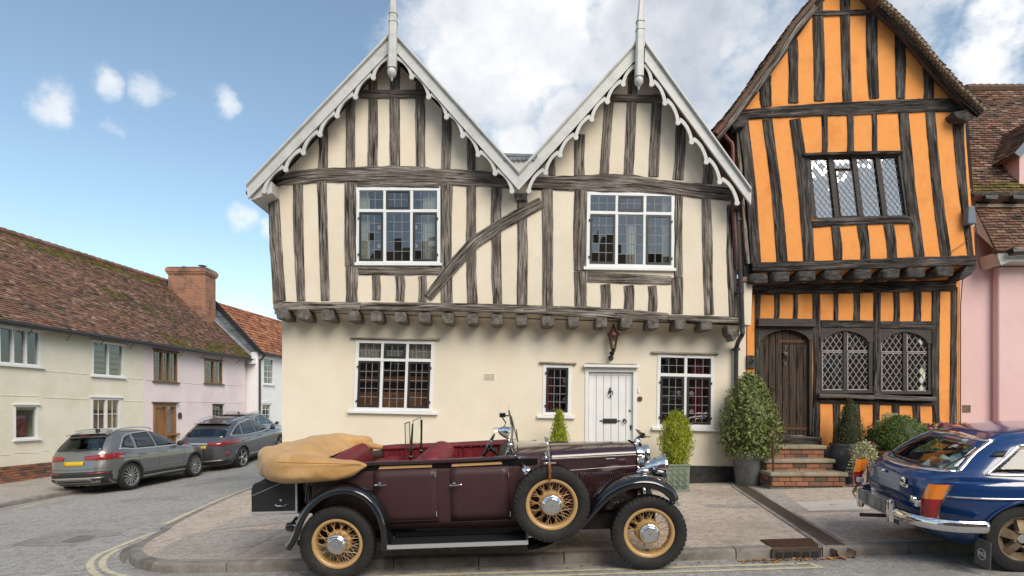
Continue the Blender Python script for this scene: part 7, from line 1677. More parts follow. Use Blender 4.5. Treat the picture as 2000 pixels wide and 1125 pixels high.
# ---------------------------------------------------------------- first grey SUV
def car_one():
    car = thing('parked_suv', 'grey metallic SUV with silver roof rails, parked astride the kerb before the cream cottage', 'car', world=False, group='modern cars in the side street')
    car.matrix_world = Matrix.Translation((-11.05, 15.6, road_z(-10.9, 15)+.05)) @ Matrix.Rotation(PI/2-.105, 4, 'Z') @ Matrix.Rotation(-.012, 4, 'Y') @ Matrix.Rotation(-.05, 4, 'X')
    # local: x forward, origin at rear axle; right side (street side) is -y
    xr = [(.2,-.72),(.34,-.86),(.5,-.90),(.62,-.88),(.80,-.84),(1.0,-.80),(1.08,-.76),(1.2,-.66),(1.35,-.50),(1.5,-.36),(1.56,-.24),(1.6,0)]
    xf = [(.2,3.35),(.34,3.46),(.6,3.50),(.8,3.46),(.92,3.3),(.99,2.9),(1.05,2.35),(1.08,2.18),(1.3,1.72),(1.45,1.38),(1.54,1.05),(1.6,.7)]
    w = [(.2,.80),(.34,.885),(.5,.905),(.75,.92),(.92,.915),(1.02,.875),(1.06,.85),(1.3,.76),(1.48,.665),(1.55,.58),(1.585,.45),(1.6,.32)]
    kw = dict(xr=xr, xf=xf, w=w, zs=fine([.2,.34,.5,.75,.92,1.02,1.06,1.3,1.48,1.55,1.585,1.6], 4), n=5.5, taper=lambda x: 1-.05*smooth((x-2.4)/1.1))
    sh = Shell(**kw)
    side = [([(-.25,1.14),(.12,1.075),(.20,1.075)], [(-.02,1.36),(.14,1.42),(.22,1.44)]), ([(.30,1.075),(.98,1.065)], [(.31,1.455),(.92,1.49)]), ([(1.06,1.065),(1.98,1.065)], [(1.0,1.49),(1.30,1.45)])]
    p = dict(shell=kw, paint='greymetal', arch=.385, wr=.345, roof=1.6, side=side, rearwin=([(-.66,1.09),(.66,1.09)], [(-.54,1.42),(.54,1.42)]), windscreen=([(-.66,1.12),(.66,1.12)], [(-.54,1.46),(.54,1.46)]), seat=1.08)
    suv(car, sh, 2.63, 0, p)
    for x in (0, 2.63):
        arch_trim(car, sh, x, .345, .38, .43, 'plastic')
        for sg in (-1, 1): alloy_wheel(car, (x, sg*.79, .345), .345, .225, .262, 7, sg > 0)
    skin(car, patch2(sh.side, [(.42,.2),(2.2,.2)], [(.42,.40),(2.2,.40)], 16, 4, .008), 'sill_cladding', 'plastic'); skin(car, strip(sh.side, [(.44,.27),(1.3,.285),(2.2,.27)], .05, .02), 'sill_trim', 'skid')
    for pts in ([(.26,.42),(.26,1.06)], [(1.02,.42),(1.02,1.06)], [(2.05,.42),(2.12,.95)]): skin(car, strip(sh.side, pts, .008, .002), 'door_seam', 'plastic', th=0)
    skin(car, strip(sh.side, [(-.3,1.10),(.12,1.05),(1.0,1.04),(2.04,1.04)], .02, .005), 'waist_trim', 'alu'); skin(car, strip(sh.side, [(-.26,1.12),(-.03,1.40),(.15,1.46),(.6,1.50),(1.0,1.51),(1.35,1.465),(2.0,1.06)], .016, .005, 40), 'window_trim', 'alu')
    for x in (.36, 1.14): skin(car, strip(sh.side, [(x-.02,.90),(x+.16,.905)], .035, .03), 'door_handle', 'greymetal', th=.02)
    skin(car, strip(sh.side, [(-.5,.86),(.3,.83),(1.4,.82),(2.4,.84)], .012, .006), 'shoulder_crease', 'greymetal'); skin(car, strip(sh.side, [(.45,.50),(1.4,.52),(2.1,.50)], .02, .008), 'lower_crease', 'greymetal')
    # rear
    for sg in (1, -1):
        f = lambda y, z, o: Vector((sh.rear(y, z, o).x, y*sg if False else y, z))
        rows = patch2(sh.rear, [(-.30,.86),(-.89,.84)], [(-.28,.95),(-.88,1.0)], 18, 4, .012)
    skin(car, rows, 'tail_lamp', 'redlens', th=.01); rows = patch2(sh.side, [(-.72,.86),(-.50,.88)], [(-.66,.99),(-.48,.96)], 6, 3, .01); skin(car, rows, 'tail_lamp_side', 'redlens', th=.006)
    skin(car, patch2(sh.rear, [(-.27,.72),(.27,.72)], [(-.27,.83),(.27,.83)], 6, 2, .012), 'number_plate', 'plate', mirror=False)
    skin(car, patch2(sh.rear, [(-.86,.22),(.86,.22)], [(-.87,.56),(.87,.56)], 24, 6, .01), 'bumper', 'plastic', mirror=False); skin(car, patch2(sh.rear, [(-.62,.26),(.62,.26)], [(-.74,.42),(.74,.42)], 20, 4, .03), 'skid_plate', 'skid', mirror=False, th=.02); skin(car, patch2(sh.rear, [(-.46,.29),(.46,.29)], [(-.46,.36),(.46,.36)], 14, 2, .044), 'skid_recess', 'plastic', mirror=False)
    skin(car, patch2(sh.rear, [(-.72,.33),(-.5,.32)], [(-.72,.40),(-.5,.39)], 6, 2, .046), 'exhaust_trim', 'plastic'); skin(car, strip(sh.rear, [(-.80,.52),(-.4,.52)], .025, .016), 'reflector', 'redlens')
    skin(car, strip(sh.rear, [(-.8,.64),(0,.61),(.8,.64)], .01, .004), 'tailgate_seam', 'plastic', mirror=False, th=0)
    mb = MB(); rows = []
    for y in lin(-.60, .60, 13): rows.append([Vector((-.46+.06*(y/.6)**2, y, 1.505-.03*(y/.6)**4)), Vector((-.47+.06*(y/.6)**2, y, 1.52-.03*(y/.6)**4)), Vector((-.2, y, 1.575-.05*(y/.6)**4))])
    o = mb.grid(rows).build('roof_spoiler', M['greymetal'], car, smooth=True, fix=False); md = o.modifiers.new('solid', 'SOLIDIFY'); md.thickness = .03
    MB().box((-.48,-.13,1.47), (-.465,.13,1.485)).build('brake_light', M['redlens'], car)
    mb = MB(); mb.bar(sh.rear(.02,1.10,.02), sh.rear(-.34,1.12,.02), .02, .022); mb.build('rear_wiper', M['plastic'], car)
    for sg in (-1, 1):
        mb = MB(); mb.tube(catmull([Vector((-.18,.57*sg,1.545)), Vector((-.08,.575*sg,1.60)), Vector((.5,.60*sg,1.635)), Vector((1.0,.585*sg,1.615)), Vector((1.2,.57*sg,1.55))], 5), .018, 8); mb.build('roof_rail', M['alu'], car, smooth=True)
        mb = MB(); mb.sphere((1.86,.98*sg,1.09), .1, 12, 8, (.75,1,.75)); mb.bar((1.9,.88*sg,1.05), (1.86,.95*sg,1.07), .06, .03); mb.build('door_mirror', M['plastic'], car, smooth=True)
    mb = MB(); mb.box((-.1,-.02,1.59), (.02,.02,1.635)); mb.tube([(-.06,0,1.63),(-.12,0,1.69)], .006, 6); mb.build('aerial', M['plastic'], car)
    mb = MB(); mb.box((-.5,-.6,.26), (3.2,.6,.5)); mb.build('underbody', M['underside'], car)
    skin(car, patch2(sh.front, [(-.85,.62),(-.5,.62)], [(-.85,.74),(-.45,.72)], 6, 2, .006), 'headlamp', 'lens')
    return car
# ---------------------------------------------------------------- second, darker SUV with raked tail
def car_two():
    car = thing('parked_suv', 'dark grey SUV with sloping tail and wrap around red lamps, parked before the pink cottage', 'car', world=False, group='modern cars in the side street')
    sl = .045; car.matrix_world = Matrix.Translation((-10.1, 19.85, road_z(-9.8, 19.85)+.0)) @ Matrix.Rotation(PI/2-.055, 4, 'Z') @ Matrix.Rotation(-.095, 4, 'Y') @ Matrix.Rotation(.0, 4, 'X')
    xr = [(.22,-.80),(.36,-.94),(.6,-1.02),(.85,-1.04),(.98,-1.02),(1.06,-.92),(1.14,-.80),(1.3,-.52),(1.5,-.18),(1.58,.02),(1.66,.42)]
    xf = [(.22,3.6),(.4,3.74),(.7,3.78),(.9,3.66),(1.0,3.3),(1.06,2.8),(1.1,2.42),(1.3,1.95),(1.5,1.5),(1.6,1.15),(1.66,.85)]
    w = [(.22,.82),(.36,.91),(.6,.945),(.9,.95),(1.04,.92),(1.1,.885),(1.3,.80),(1.52,.69),(1.6,.58),(1.64,.45),(1.66,.3)]
    kw = dict(xr=xr, xf=xf, w=w, zs=fine([.22,.36,.6,.9,1.04,1.1,1.3,1.52,1.6,1.64,1.66], 4), n=5.0, taper=lambda x: 1-.06*smooth((x-2.6)/1.1))
    sh = Shell(**kw)
    side = [([(-.42,1.20),(.05,1.14),(.12,1.14)], [(.0,1.40),(.18,1.47),(.2,1.475)]), ([(.2,1.13),(.98,1.10)], [(.3,1.49),(.95,1.54)]), ([(1.06,1.10),(2.15,1.10)], [(1.03,1.54),(1.42,1.49)])]
    p = dict(shell=kw, paint='greymetal2', arch=.415, wr=.365, roof=1.66, side=side, rearwin=([(-.70,1.15),(.70,1.15)], [(-.58,1.46),(.58,1.46)]), windscreen=([(-.7,1.15),(.7,1.15)], [(-.57,1.52),(.57,1.52)]), seat=1.1)
    suv(car, sh, 2.79, 0, p)
    for x in (0, 2.79):
        arch_trim(car, sh, x, .365, .41, .45, 'greymetal2')
        for sg in (-1, 1): alloy_wheel(car, (x, sg*.82, .365), .365, .235, .272, 5, sg > 0, 'fan')
    skin(car, patch2(sh.side, [(.45,.22),(2.3,.22)], [(.45,.33),(2.3,.33)], 16, 3, .008), 'sill_cladding', 'plastic'); skin(car, strip(sh.side, [(.5,.42),(1.5,.36),(2.3,.36)], .018, .012), 'sill_trim', 'alu')
    for pts in ([(.15,.5),(.2,1.12)], [(1.03,.4),(1.02,1.1)], [(2.2,.42),(2.28,1.0)]): skin(car, strip(sh.side, pts, .008, .002), 'door_seam', 'plastic', th=0)
    skin(car, strip(sh.side, [(-.46,1.18),(.05,1.12),(1.0,1.075),(2.2,1.075)], .016, .005), 'waist_trim', 'alu'); skin(car, strip(sh.side, [(-.45,1.2),(-.02,1.43),(.25,1.51),(.95,1.565),(1.45,1.51),(2.18,1.09)], .016, .006, 40), 'window_trim', 'alu')
    for x in (.34, 1.16): skin(car, strip(sh.side, [(x-.02,.96),(x+.17,.965)], .035, .03), 'door_handle', 'greymetal2', th=.02)
    skin(car, patch2(sh.rear, [(-.32,.92),(-.94,.90)], [(-.30,1.0),(-.93,1.04)], 18, 4, .012), 'tail_lamp', 'redlens', th=.01); skin(car, patch2(sh.side, [(-.88,.91),(-.52,.95)], [(-.84,1.04),(-.48,1.0)], 8, 3, .01), 'tail_lamp_side', 'redlens', th=.008)
    skin(car, patch2(sh.rear, [(-.26,.80),(.26,.80)], [(-.26,.91),(.26,.91)], 6, 2, .012), 'number_plate', 'plate', mirror=False); skin(car, strip(sh.rear, [(-.32,.97),(.32,.97)], .05, .01), 'tailgate_garnish', 'alu', mirror=False)
    skin(car, patch2(sh.rear, [(-.84,.24),(.84,.24)], [(-.86,.42),(.86,.42)], 24, 5, .01), 'bumper', 'plastic', mirror=False); skin(car, strip(sh.rear, [(-.7,.42),(-.35,.40),(0,.36),(.35,.40),(.7,.42)], .03, .02), 'bumper_trim', 'alu', mirror=False); skin(car, patch2(sh.side, [(-.80,.54),(-.70,.54)], [(-.78,.68),(-.72,.68)], 3, 3, .01), 'reflector', 'redlens')
    mb = MB(); rows = []
    for y in lin(-.60, .60, 13): rows.append([Vector((-.32+.07*(y/.6)**2, y, 1.545-.03*(y/.6)**4)), Vector((-.33+.07*(y/.6)**2, y, 1.56-.03*(y/.6)**4)), Vector((.05, y, 1.615-.05*(y/.6)**4))])
    o = mb.grid(rows).build('roof_spoiler', M['greymetal2'], car, smooth=True, fix=False); md = o.modifiers.new('solid', 'SOLIDIFY'); md.thickness = .03
    for sg in (-1, 1):
        mb = MB(); mb.tube(catmull([Vector((.05,.6*sg,1.6)), Vector((.3,.61*sg,1.65)), Vector((.9,.62*sg,1.675)), Vector((1.3,.6*sg,1.6))], 5), .018, 8); mb.build('roof_rail', M['alu'], car, smooth=True)
        mb = MB(); mb.sphere((2.02,1.02*sg,1.13), .1, 12, 8, (.75,1,.75)); mb.bar((2.06,.9*sg,1.09), (2.02,.98*sg,1.11), .06, .03); mb.build('door_mirror', M['plastic'], car, smooth=True)
    mb = MB(); mb.box((-.5,-.6,.28), (3.3,.6,.52)); mb.build('underbody', M['underside'], car)
    return car
random.seed(11)
c1 = car_one(); c2 = car_two()
# third car mostly hidden behind the house corner
c3 = c1.copy(); COL.objects.link(c3); c3['label'] = 'silver car just showing its mirror behind the corner of the cream timbered house'
c3.matrix_world = Matrix.Translation((-12.5, 26.5, road_z(-10.9, 26.5))) @ Matrix.Rotation(PI/2, 4, 'Z')
for ch in list(c1.children):
    k = ch.copy(); COL.objects.link(k); k.parent = c3
    for g_ in ch.children: q = g_.copy(); COL.objects.link(q); q.parent = k
# ---------------------------------------------------------------- blue sports coupe
def coupe():
    car = thing('sports_coupe', 'deep blue classic hatchback coupe with chrome bumper, parked astride the kerb by the potted plants', 'car', world=False)
    car.matrix_world = CM
    xr = [(.19,-.46),(.30,-.64),(.5,-.76),(.62,-.79),(.72,-.785),(.80,-.765),(.84,-.73),(.88,-.66),(.95,-.53),(1.05,-.37),(1.15,-.18),(1.20,-.02),(1.235,.28),(1.255,.7)]
    xf = [(.19,2.85),(.4,3.0),(.6,3.05),(.72,2.98),(.80,2.7),(.84,2.1),(.87,1.72),(1.0,1.48),(1.12,1.24),(1.2,1.12),(1.255,1.05)]
    w = [(.19,.64),(.28,.71),(.5,.752),(.62,.76),(.74,.745),(.82,.715),(.86,.69),(1.0,.625),(1.12,.555),(1.18,.50),(1.22,.43),(1.245,.33),(1.255,.22)]
    kw = dict(xr=xr, xf=xf, w=w, zs=fine([.19,.28,.5,.62,.74,.82,.86,1.0,1.12,1.18,1.22,1.245,1.255], 5), n=lambda z: 5.2 if z < .8 else 4.2, taper=lambda x: 1-.06*smooth((x-2)/1.0)-.10*smooth((-.25-x)/.6))
    sh = Shell(**kw)
    side = [([(-.24,.885),(.42,.875)], [(.06,1.10),(.42,1.13)]), ([(.50,.875),(1.52,.87)], [(.50,1.135),(1.12,1.12)])]
    p = dict(shell=kw, paint='blue', arch=.335, wr=.305, roof=1.255, side=side, rearwin=([(-.54,.895),(0,.885),(.54,.895)], [(-.42,1.13),(0,1.15),(.42,1.13)]), windscreen=([(-.52,.9),(.52,.9)], [(-.42,1.16),(.42,1.16)]), seat=.84, glass='mgglass')
    suv(car, sh, 2.31, 0, p)
    for x in (0, 2.31):
        arch_trim(car, sh, x, .305, .333, .35, 'blue')
        for sg in (-1, 1): alloy_wheel(car, (x, sg*.635, .305), .305, .165, .195, 5, sg > 0, 'rostyle')
    # chrome: window surrounds, side strip, bumpers
    def chrome_loop(fn, lo, up, wd, nm, mirror=True):
        for pts in (lo, up, [lo[0], up[0]], [lo[-1], up[-1]]): skin(car, strip(fn, pts, wd, .008), nm, 'chrome', mirror=mirror, th=.008)
    chrome_loop(sh.rear, [(-.57,.885),(0,.872),(.57,.885)], [(-.44,1.145),(0,1.165),(.44,1.145)], .02, 'rear_window_trim', False)
    chrome_loop(sh.side, [(-.28,.872),(.44,.862)], [(.05,1.115),(.44,1.145)], .016, 'side_window_trim'); chrome_loop(sh.side, [(.47,.862),(1.55,.86)], [(.47,1.148),(1.13,1.135)], .016, 'side_window_trim')
    skin(car, strip(sh.side, [(-.62,.665),(.5,.675),(2.8,.66)], .016, .008), 'side_strip', 'chrome', th=.006)
    skin(car, strip(sh.side, [(-.62,.85),(-.5,.92),(-.38,.99),(-.2,1.09)], .006, .003), 'hatch_seam', 'plastic', th=0); skin(car, strip(sh.rear, [(-.60,.82),(-.48,.66),(-.3,.63),(0,.625),(.3,.63),(.48,.66),(.60,.82)], .007, .003, 40), 'hatch_seam', 'plastic', mirror=False, th=0)
    skin(car, patch2(sh.side, [(-.20,1.02),(-.10,1.02)], [(-.14,1.06),(-.05,1.07)], 4, 2, .008), 'pillar_badge', 'plastic')
    # rear bumper: two swept blades with overriders and a plinth for the plate
    rows = []; pr = [(-.055,.0),(-.05,.03),(-.02,.05),(.02,.05),(.05,.03),(.055,0)]
    bp = [(.28,-.70),(0,-.76+0) ]
    path = catmull([Vector((-.36,-.80,0)), Vector((-.58,-.775,0)), Vector((-.72,-.69,0)), Vector((-.815,-.52,0)), Vector((-.845,-.3,0)), Vector((-.855,0,0))], 5); path = path+[Vector((v.x,-v.y,0)) for v in path[::-1][1:]]
    for i, q in enumerate(path):
        t = (path[min(len(path)-1, i+1)]-path[max(0, i-1)]).normalized(); n_ = Vector((t.y, -t.x, 0)); n_ = n_ if n_.dot(q-Vector((.5,0,0))) > 0 else -n_; rows.append([q+n_*o+Vector((0,0,.44+z)) for z, o in pr])
    o = MB().grid(rows).build('rear_bumper', M['chrome'], car, smooth=True, fix=False); md = o.modifiers.new('solid', 'SOLIDIFY'); md.thickness = .01
    for sg in (-1, 1): mb = MB(); mb.lathe([(.0,-.12),(.03,-.11),(.04,-.05),(.042,.05),(.034,.10),(0,.115)], (-.885,.30*sg,.46), (0,0,1), 14); mb.build('overrider', M['chrome'], car, smooth=True)
    mb = MB(); mb.box((-.93,-.27,.44), (-.915,.27,.56)); mb.build('number_plate', M['plategrey'], car, bevel=.004)
    # lamps: tall slanted clusters, red below amber, chrome rim, white reversing lamp
    for (z0, z1, m, nm) in ((.49,.66,'redlens','tail_lamp'), (.66,.79,'amber2','indicator')):
        f = lambda z: .62+.02*(z-.5); mb = MB()
        for sg in (-1, 1):
            rows = []
            for z in lin(z0, z1, 5):
                k = (z-.49)/.30; y0 = -(.57+.075*k)*sg; y1 = -(.705-.01*k)*sg; xb = min(sh.xr(z), -.755); rows.append([Vector((xb+.02+.03*k, y0, z)), Vector((xb-.035+.04*k, lerp(y0,y1,.3), z)), Vector((xb-.03+.05*k, lerp(y0,y1,.8), z)), Vector((xb+.01+.07*k, y1, z)), Vector((xb+.065+.10*k, y1*1.01, z))])
            m2 = MB().grid(rows); m2.build(nm, M[m], car, smooth=True, fix=False, angle=60)
    for sg in (-1, 1):
        mb = MB(); mb.tube([Vector((-.71,-.713*sg,.485)), Vector((-.69,-.713*sg,.6)), Vector((-.59,-.705*sg,.795))], .008, 6); mb.tube([Vector((-.75,-.57*sg,.485)), Vector((-.81,-.62*sg,.485)), Vector((-.78,-.69*sg,.485)), Vector((-.71,-.713*sg,.485))], .008, 6); mb.build('lamp_rim', M['chrome'], car, smooth=True)
        mb = MB(); mb.box((sh.xr(.6)-.02,-.555*sg-.025,.56), (sh.xr(.6)+.04,-.555*sg+.025,.61)); mb.build('reversing_lamp', M['white'], car, bevel=.006)
    mb = MB(); q = sh.rear(-.44,.60,0); mb.lathe([(.03,-.01),(.038,.01),(.036,.03),(0,.035)], q, (-1,0,0), 16); mb.build('fuel_cap', M['chrome'], car, smooth=True)
    mb = MB(); mb.tube([(-.55,.32,.24),(-.86,.36,.245)], .02, 10, cap=False); mb.build('exhaust', M['iron_pale'], car, smooth=True)
    # badges on the hatch
    def on_rear(mb, y, z, rot=0):
        q = sh.rear(y, z, .012); nrm = Vector((-(sh.xr(z+.02)-sh.xr(z-.02)), 0, 0)); slope = math.atan2((sh.xr(z+.03)-sh.xr(z-.03)), .06); return mb.xf(Matrix.Translation(q) @ Matrix.Rotation(slope, 4, 'Y') @ Matrix.Rotation(-PI/2, 4, 'Z') @ Matrix.Rotation(PI/2, 4, 'X') @ Matrix.Rotation(rot, 4, 'Z'))
    mb = MB(); mb.lathe([(.042,-.002),(.044,.003),(.036,.004)], (0,0,0), (0,0,1), 8); mb.box((.0,-.045,-.002), (.10,-.02,.004)); bd = on_rear(mb, -.30, .745).build('hatch_badge', M['chrome'], car); on_rear(text_mb('MG', .045, .003).xf(Matrix.Translation((0,0,.005))), -.30, .745).build('badge_letters', M['plastic'], bd); on_rear(text_mb('MGB', .026, .002).xf(Matrix.Translation((.055,-.033,.005))), -.30, .745).build('badge_letters', M['plastic'], bd)
    mb = MB(); mb.bar((-.03,0,0), (.03,.008,0), .02, .014); mb.lathe([(.014,0),(.014,.02),(0,.022)], (0,0,0), (0,0,1), 12); on_rear(mb, .05, .78).build('hatch_handle', M['chrome'], car, smooth=True)
    on_rear(text_mb('GT', .06, .004), .36, .80).build('hatch_letters', M['chrome'], car)
    # mud flap with octagon badge
    for sg in (-1, 1):
        mb = MB(); mb.box((-.335,-.72*sg-.10 if sg > 0 else .62,.06), (-.325,-.62*sg if sg > 0 else .82,.30)); fl = mb.build('mud_flap', M['flap'], car, bevel=.004)
        if sg > 0:
            oc = MB(); ring = [(math.cos(a)*.05, math.sin(a)*.05) for a in lin(PI/8, 2*PI+PI/8, 9)]; R = Matrix.Translation((-.338,-.72,.17)) @ Matrix.Rotation(-PI/2, 4, 'Z') @ Matrix.Rotation(PI/2, 4, 'X')
            for a, b in zip(ring, ring[1:]): oc.bar((a[0],a[1],0), (b[0],b[1],0), .004, .006)
            oc.xf(R); t_ = text_mb('MG', .052, .002).xf(R); oc.add(t_.v, t_.f); oc.build('flap_emblem', M['white'], fl)
    # towel and striped bag behind the rear window
    rows = [[Vector((lerp(-.5,-.2,i/10), lerp(-.42,-.02,j/14), .79+.10*math.sin(PI*j/14)+.05*math.sin(i*.8+j*.6)+.04*nz(i*.4, j*.4, 3)+.06*i/10)) for j in range(15)] for i in range(11)]
    MB().grid(rows).build('towel', M['towel'], car, smooth=True, fix=False); rows = [[Vector((-.42+.13*math.cos(a)*.5+.02, lerp(-.30,-.08,j/6), .85+.1*math.sin(a))) for j in range(7)] for a in lin(-.2, PI+.2, 9)]; MB().grid(rows).build('striped_bag', M['stripes'], car, smooth=True, fix=False)
    mb = MB(); mb.box((-.5,-.45,.24), (2.8,.45,.4)); mb.build('underbody', M['underside'], car)
    mb = MB(); mb.box((-.58,-.56,.72), (.3,.56,.74)); mb.build('load_floor', M['tancarpet'], car)
    return car
M['amber2'] = mat('amber_lamp_lens', (.75,.22,.02), .12, coat=1.0); M['flap'] = mat('grey_rubber_flap', (.13,.12,.105), .8, c2=(.09,.085,.075), scale=15)
M['towel'] = mat('pale_mint_towel', (.55,.66,.60), .95, c2=(.5,.6,.54), scale=6); M['tancarpet'] = mat('brown_carpet', (.12,.07,.04), .95)
m_, nt_, b_ = newmat('orange_striped_cloth'); M['stripes'] = m_; tcn = nt_.nodes.new('ShaderNodeTexCoord'); wv = nt_.nodes.new('ShaderNodeTexWave'); wv.bands_direction = 'Y'; wv.inputs['Scale'].default_value = 12; rp_ = nt_.nodes.new('ShaderNodeValToRGB'); rp_.color_ramp.interpolation = 'CONSTANT'; rp_.color_ramp.elements[0].color = (.6,.2,.04,1); rp_.color_ramp.elements[1].color = (.08,.04,.03,1); rp_.color_ramp.elements[1].position = .6; nt_.links.new(tcn.outputs['Object'], wv.inputs['Vector']); nt_.links.new(wv.outputs['Fac'], rp_.inputs[0]); nt_.links.new(rp_.outputs[0], b_.inputs['Base Color']); b_.inputs['Roughness'].default_value = .9
CM = Matrix.Translation((4.86, 6.17, road_z(4.93, 5.6)+.05)) @ Matrix.Rotation(-.11, 4, 'Z') @ Matrix.Rotation(-.02, 4, 'Y') @ Matrix.Rotation(.078, 4, 'X') @ Matrix.Scale(1.06, 4)
cp = coupe()
# ================================================================ potted plants along the house fronts
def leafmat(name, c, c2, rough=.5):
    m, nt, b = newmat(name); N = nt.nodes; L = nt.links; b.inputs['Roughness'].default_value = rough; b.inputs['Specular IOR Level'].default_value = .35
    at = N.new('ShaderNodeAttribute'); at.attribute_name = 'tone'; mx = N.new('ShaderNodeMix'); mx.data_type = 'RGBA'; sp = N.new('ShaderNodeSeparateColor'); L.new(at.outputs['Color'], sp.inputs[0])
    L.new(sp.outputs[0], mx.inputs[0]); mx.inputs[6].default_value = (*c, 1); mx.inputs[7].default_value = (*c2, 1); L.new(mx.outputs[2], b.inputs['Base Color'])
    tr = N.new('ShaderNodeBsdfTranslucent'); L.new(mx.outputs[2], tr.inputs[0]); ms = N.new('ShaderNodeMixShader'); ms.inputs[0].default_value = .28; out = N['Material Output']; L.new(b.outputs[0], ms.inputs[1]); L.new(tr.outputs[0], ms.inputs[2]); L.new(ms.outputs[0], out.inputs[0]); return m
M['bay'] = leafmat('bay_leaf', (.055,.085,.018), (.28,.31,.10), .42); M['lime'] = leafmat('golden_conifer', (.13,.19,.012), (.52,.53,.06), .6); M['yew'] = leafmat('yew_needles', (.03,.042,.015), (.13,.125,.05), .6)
M['box'] = leafmat('box_leaf', (.035,.062,.014), (.20,.26,.06), .45); M['varieg'] = leafmat('variegated_leaf', (.16,.20,.06), (.60,.58,.36), .5); M['rose'] = leafmat('dark_rose_leaf', (.025,.045,.018), (.10,.14,.05), .5)
M['petal'] = leafmat('pink_petal', (.62,.16,.28), (.80,.38,.46), .6); M['magenta'] = leafmat('magenta_petal', (.5,.01,.13), (.6,.03,.2), .6)
M['bark'] = mat('plant_stem', (.07,.05,.03), .9); M['zinc'] = mat('weathered_zinc', (.15,.16,.165), .55, .5, c2=(.24,.25,.255), scale=5, c3=(.1,.1,.1), s3=6, stretch=(1,1,.35)); M['leadpot'] = mat('dark_lead_planter', (.06,.065,.07), .6, .2, c2=(.10,.105,.11), scale=7)
M['terra'] = mat('terracotta', (.42,.19,.11), .85, c2=(.34,.15,.09), scale=8, c3=(.42,.34,.28), s3=5); M['terraold'] = mat('limey_old_terracotta', (.30,.21,.16), .9, c2=(.22,.16,.12), scale=9, c3=(.38,.33,.28), s3=6); M['sage'] = mat('sage_green_painted_planter', (.17,.21,.155), .6, c2=(.19,.235,.175), scale=5); M['compost'] = mat('potting_compost', (.03,.022,.016), 1)
def foliage(parent, c, shape, n, size, m, seed, name='foliage', lo=.45, updir=0., narrow=.5, lump=.16, lf=4.5, tone=(0, 1), droop=0):
    """leaf blades spread through a volume; shape(dir z) -> (horizontal radius, vertical offset)"""
    rnd = random.Random(seed); mb = MB(); mb.col = []; c = Vector(c)
    for _ in range(n):
        t = rnd.random(); a = rnd.uniform(0, 2*PI); R_, z = shape(t); k = lerp(lo, 1, rnd.random()**.45)
        d = Vector((math.cos(a), math.sin(a), 0)); lm = 1+lump*nz(d.x*lf*.6+seed, d.y*lf*.6, z*lf)+lump*.7*nz(d.x*lf*2, d.y*lf*2+seed, z*lf*2.2)
        p = c+d*R_*k*lm+Vector((0,0,z))+Vector((rnd.gauss(0,1), rnd.gauss(0,1), rnd.gauss(0,1)))*size*.5
        nrm = (d*(1 if R_ > .01 else 0)+Vector((rnd.gauss(0,.55), rnd.gauss(0,.55), rnd.gauss(0,.55)+.25))).normalized(); ax = nrm.orthogonal().normalized(); ax = (Matrix.Rotation(rnd.uniform(0,2*PI), 3, nrm) @ ax)
        ax = (ax*(1-updir)+(Vector((0,0,1))+d*.35)*updir-Vector((0,0,droop))).normalized(); sd = ax.cross(nrm).normalized(); L_ = size*rnd.uniform(.65,1.25); w = L_*narrow*.5
        mb.add([p-ax*L_*.5, p+sd*w, p+ax*L_*.5, p-sd*w], [(0,1,2,3)])
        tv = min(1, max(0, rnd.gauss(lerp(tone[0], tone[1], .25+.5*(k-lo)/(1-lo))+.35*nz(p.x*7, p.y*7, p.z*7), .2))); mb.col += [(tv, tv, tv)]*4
    # twiggy heart of the bush
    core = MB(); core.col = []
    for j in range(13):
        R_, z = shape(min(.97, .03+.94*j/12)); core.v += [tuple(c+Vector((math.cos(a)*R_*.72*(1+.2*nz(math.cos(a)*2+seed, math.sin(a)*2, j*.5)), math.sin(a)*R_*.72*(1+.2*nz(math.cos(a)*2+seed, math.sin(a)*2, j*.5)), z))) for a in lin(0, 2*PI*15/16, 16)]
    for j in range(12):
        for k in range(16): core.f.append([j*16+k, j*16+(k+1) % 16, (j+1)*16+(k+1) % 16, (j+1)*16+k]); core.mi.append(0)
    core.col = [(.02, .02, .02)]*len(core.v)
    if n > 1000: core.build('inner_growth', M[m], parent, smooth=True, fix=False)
    return mb.build(name, M[m], parent, fix=False)
egg = lambda R_, H, p=.5, b=.0: (lambda t: (R_*(math.sin(PI*min(1, (t*(1-b)+b)**p*.985)))**.75, H*t))
def cone(R_, H, top=.12, belly=.18): return lambda t: (R_*(top*.3+(1-top*.3)*((1-t**1.0)**.72 if t > belly else .86+.14*t/belly)), H*t)
def round_pot(parent, c, r0, r1, h, m, name='pot', rim=.03, rings=()):
    mb = MB(); pr = [(r0*.97,0),(r0,.01)]+[(lerp(r0,r1,t)+e, h*t) for t, e in rings]+[(r1*.99,h-.05),(r1+rim*.6,h-.045),(r1+rim,h-.02),(r1+rim*.8,h),(r1-.02,h),(r1-.03,h-.06),(0,h-.06)]
    mb.lathe(pr, c, (0,0,1), 40); return mb.build(name, M[m], parent, smooth=True, angle=40)
def stem(parent, c, h, r=.03): 
    rows = [Vector(c)+Vector((.02*nz(i, 3), .02*nz(i, 8), h*i/5)) for i in range(6)]; return MB().tube(rows, [r*(1-.1*i) for i in range(6)], 8).build('stem', M['bark'], parent, smooth=True)
def base_of(px, py): return gpt(px, py, pave_z)
def base_at(px, Y): x = (px-CX)*Y/F; return Vector((x, Y, pave_z(x, Y)))
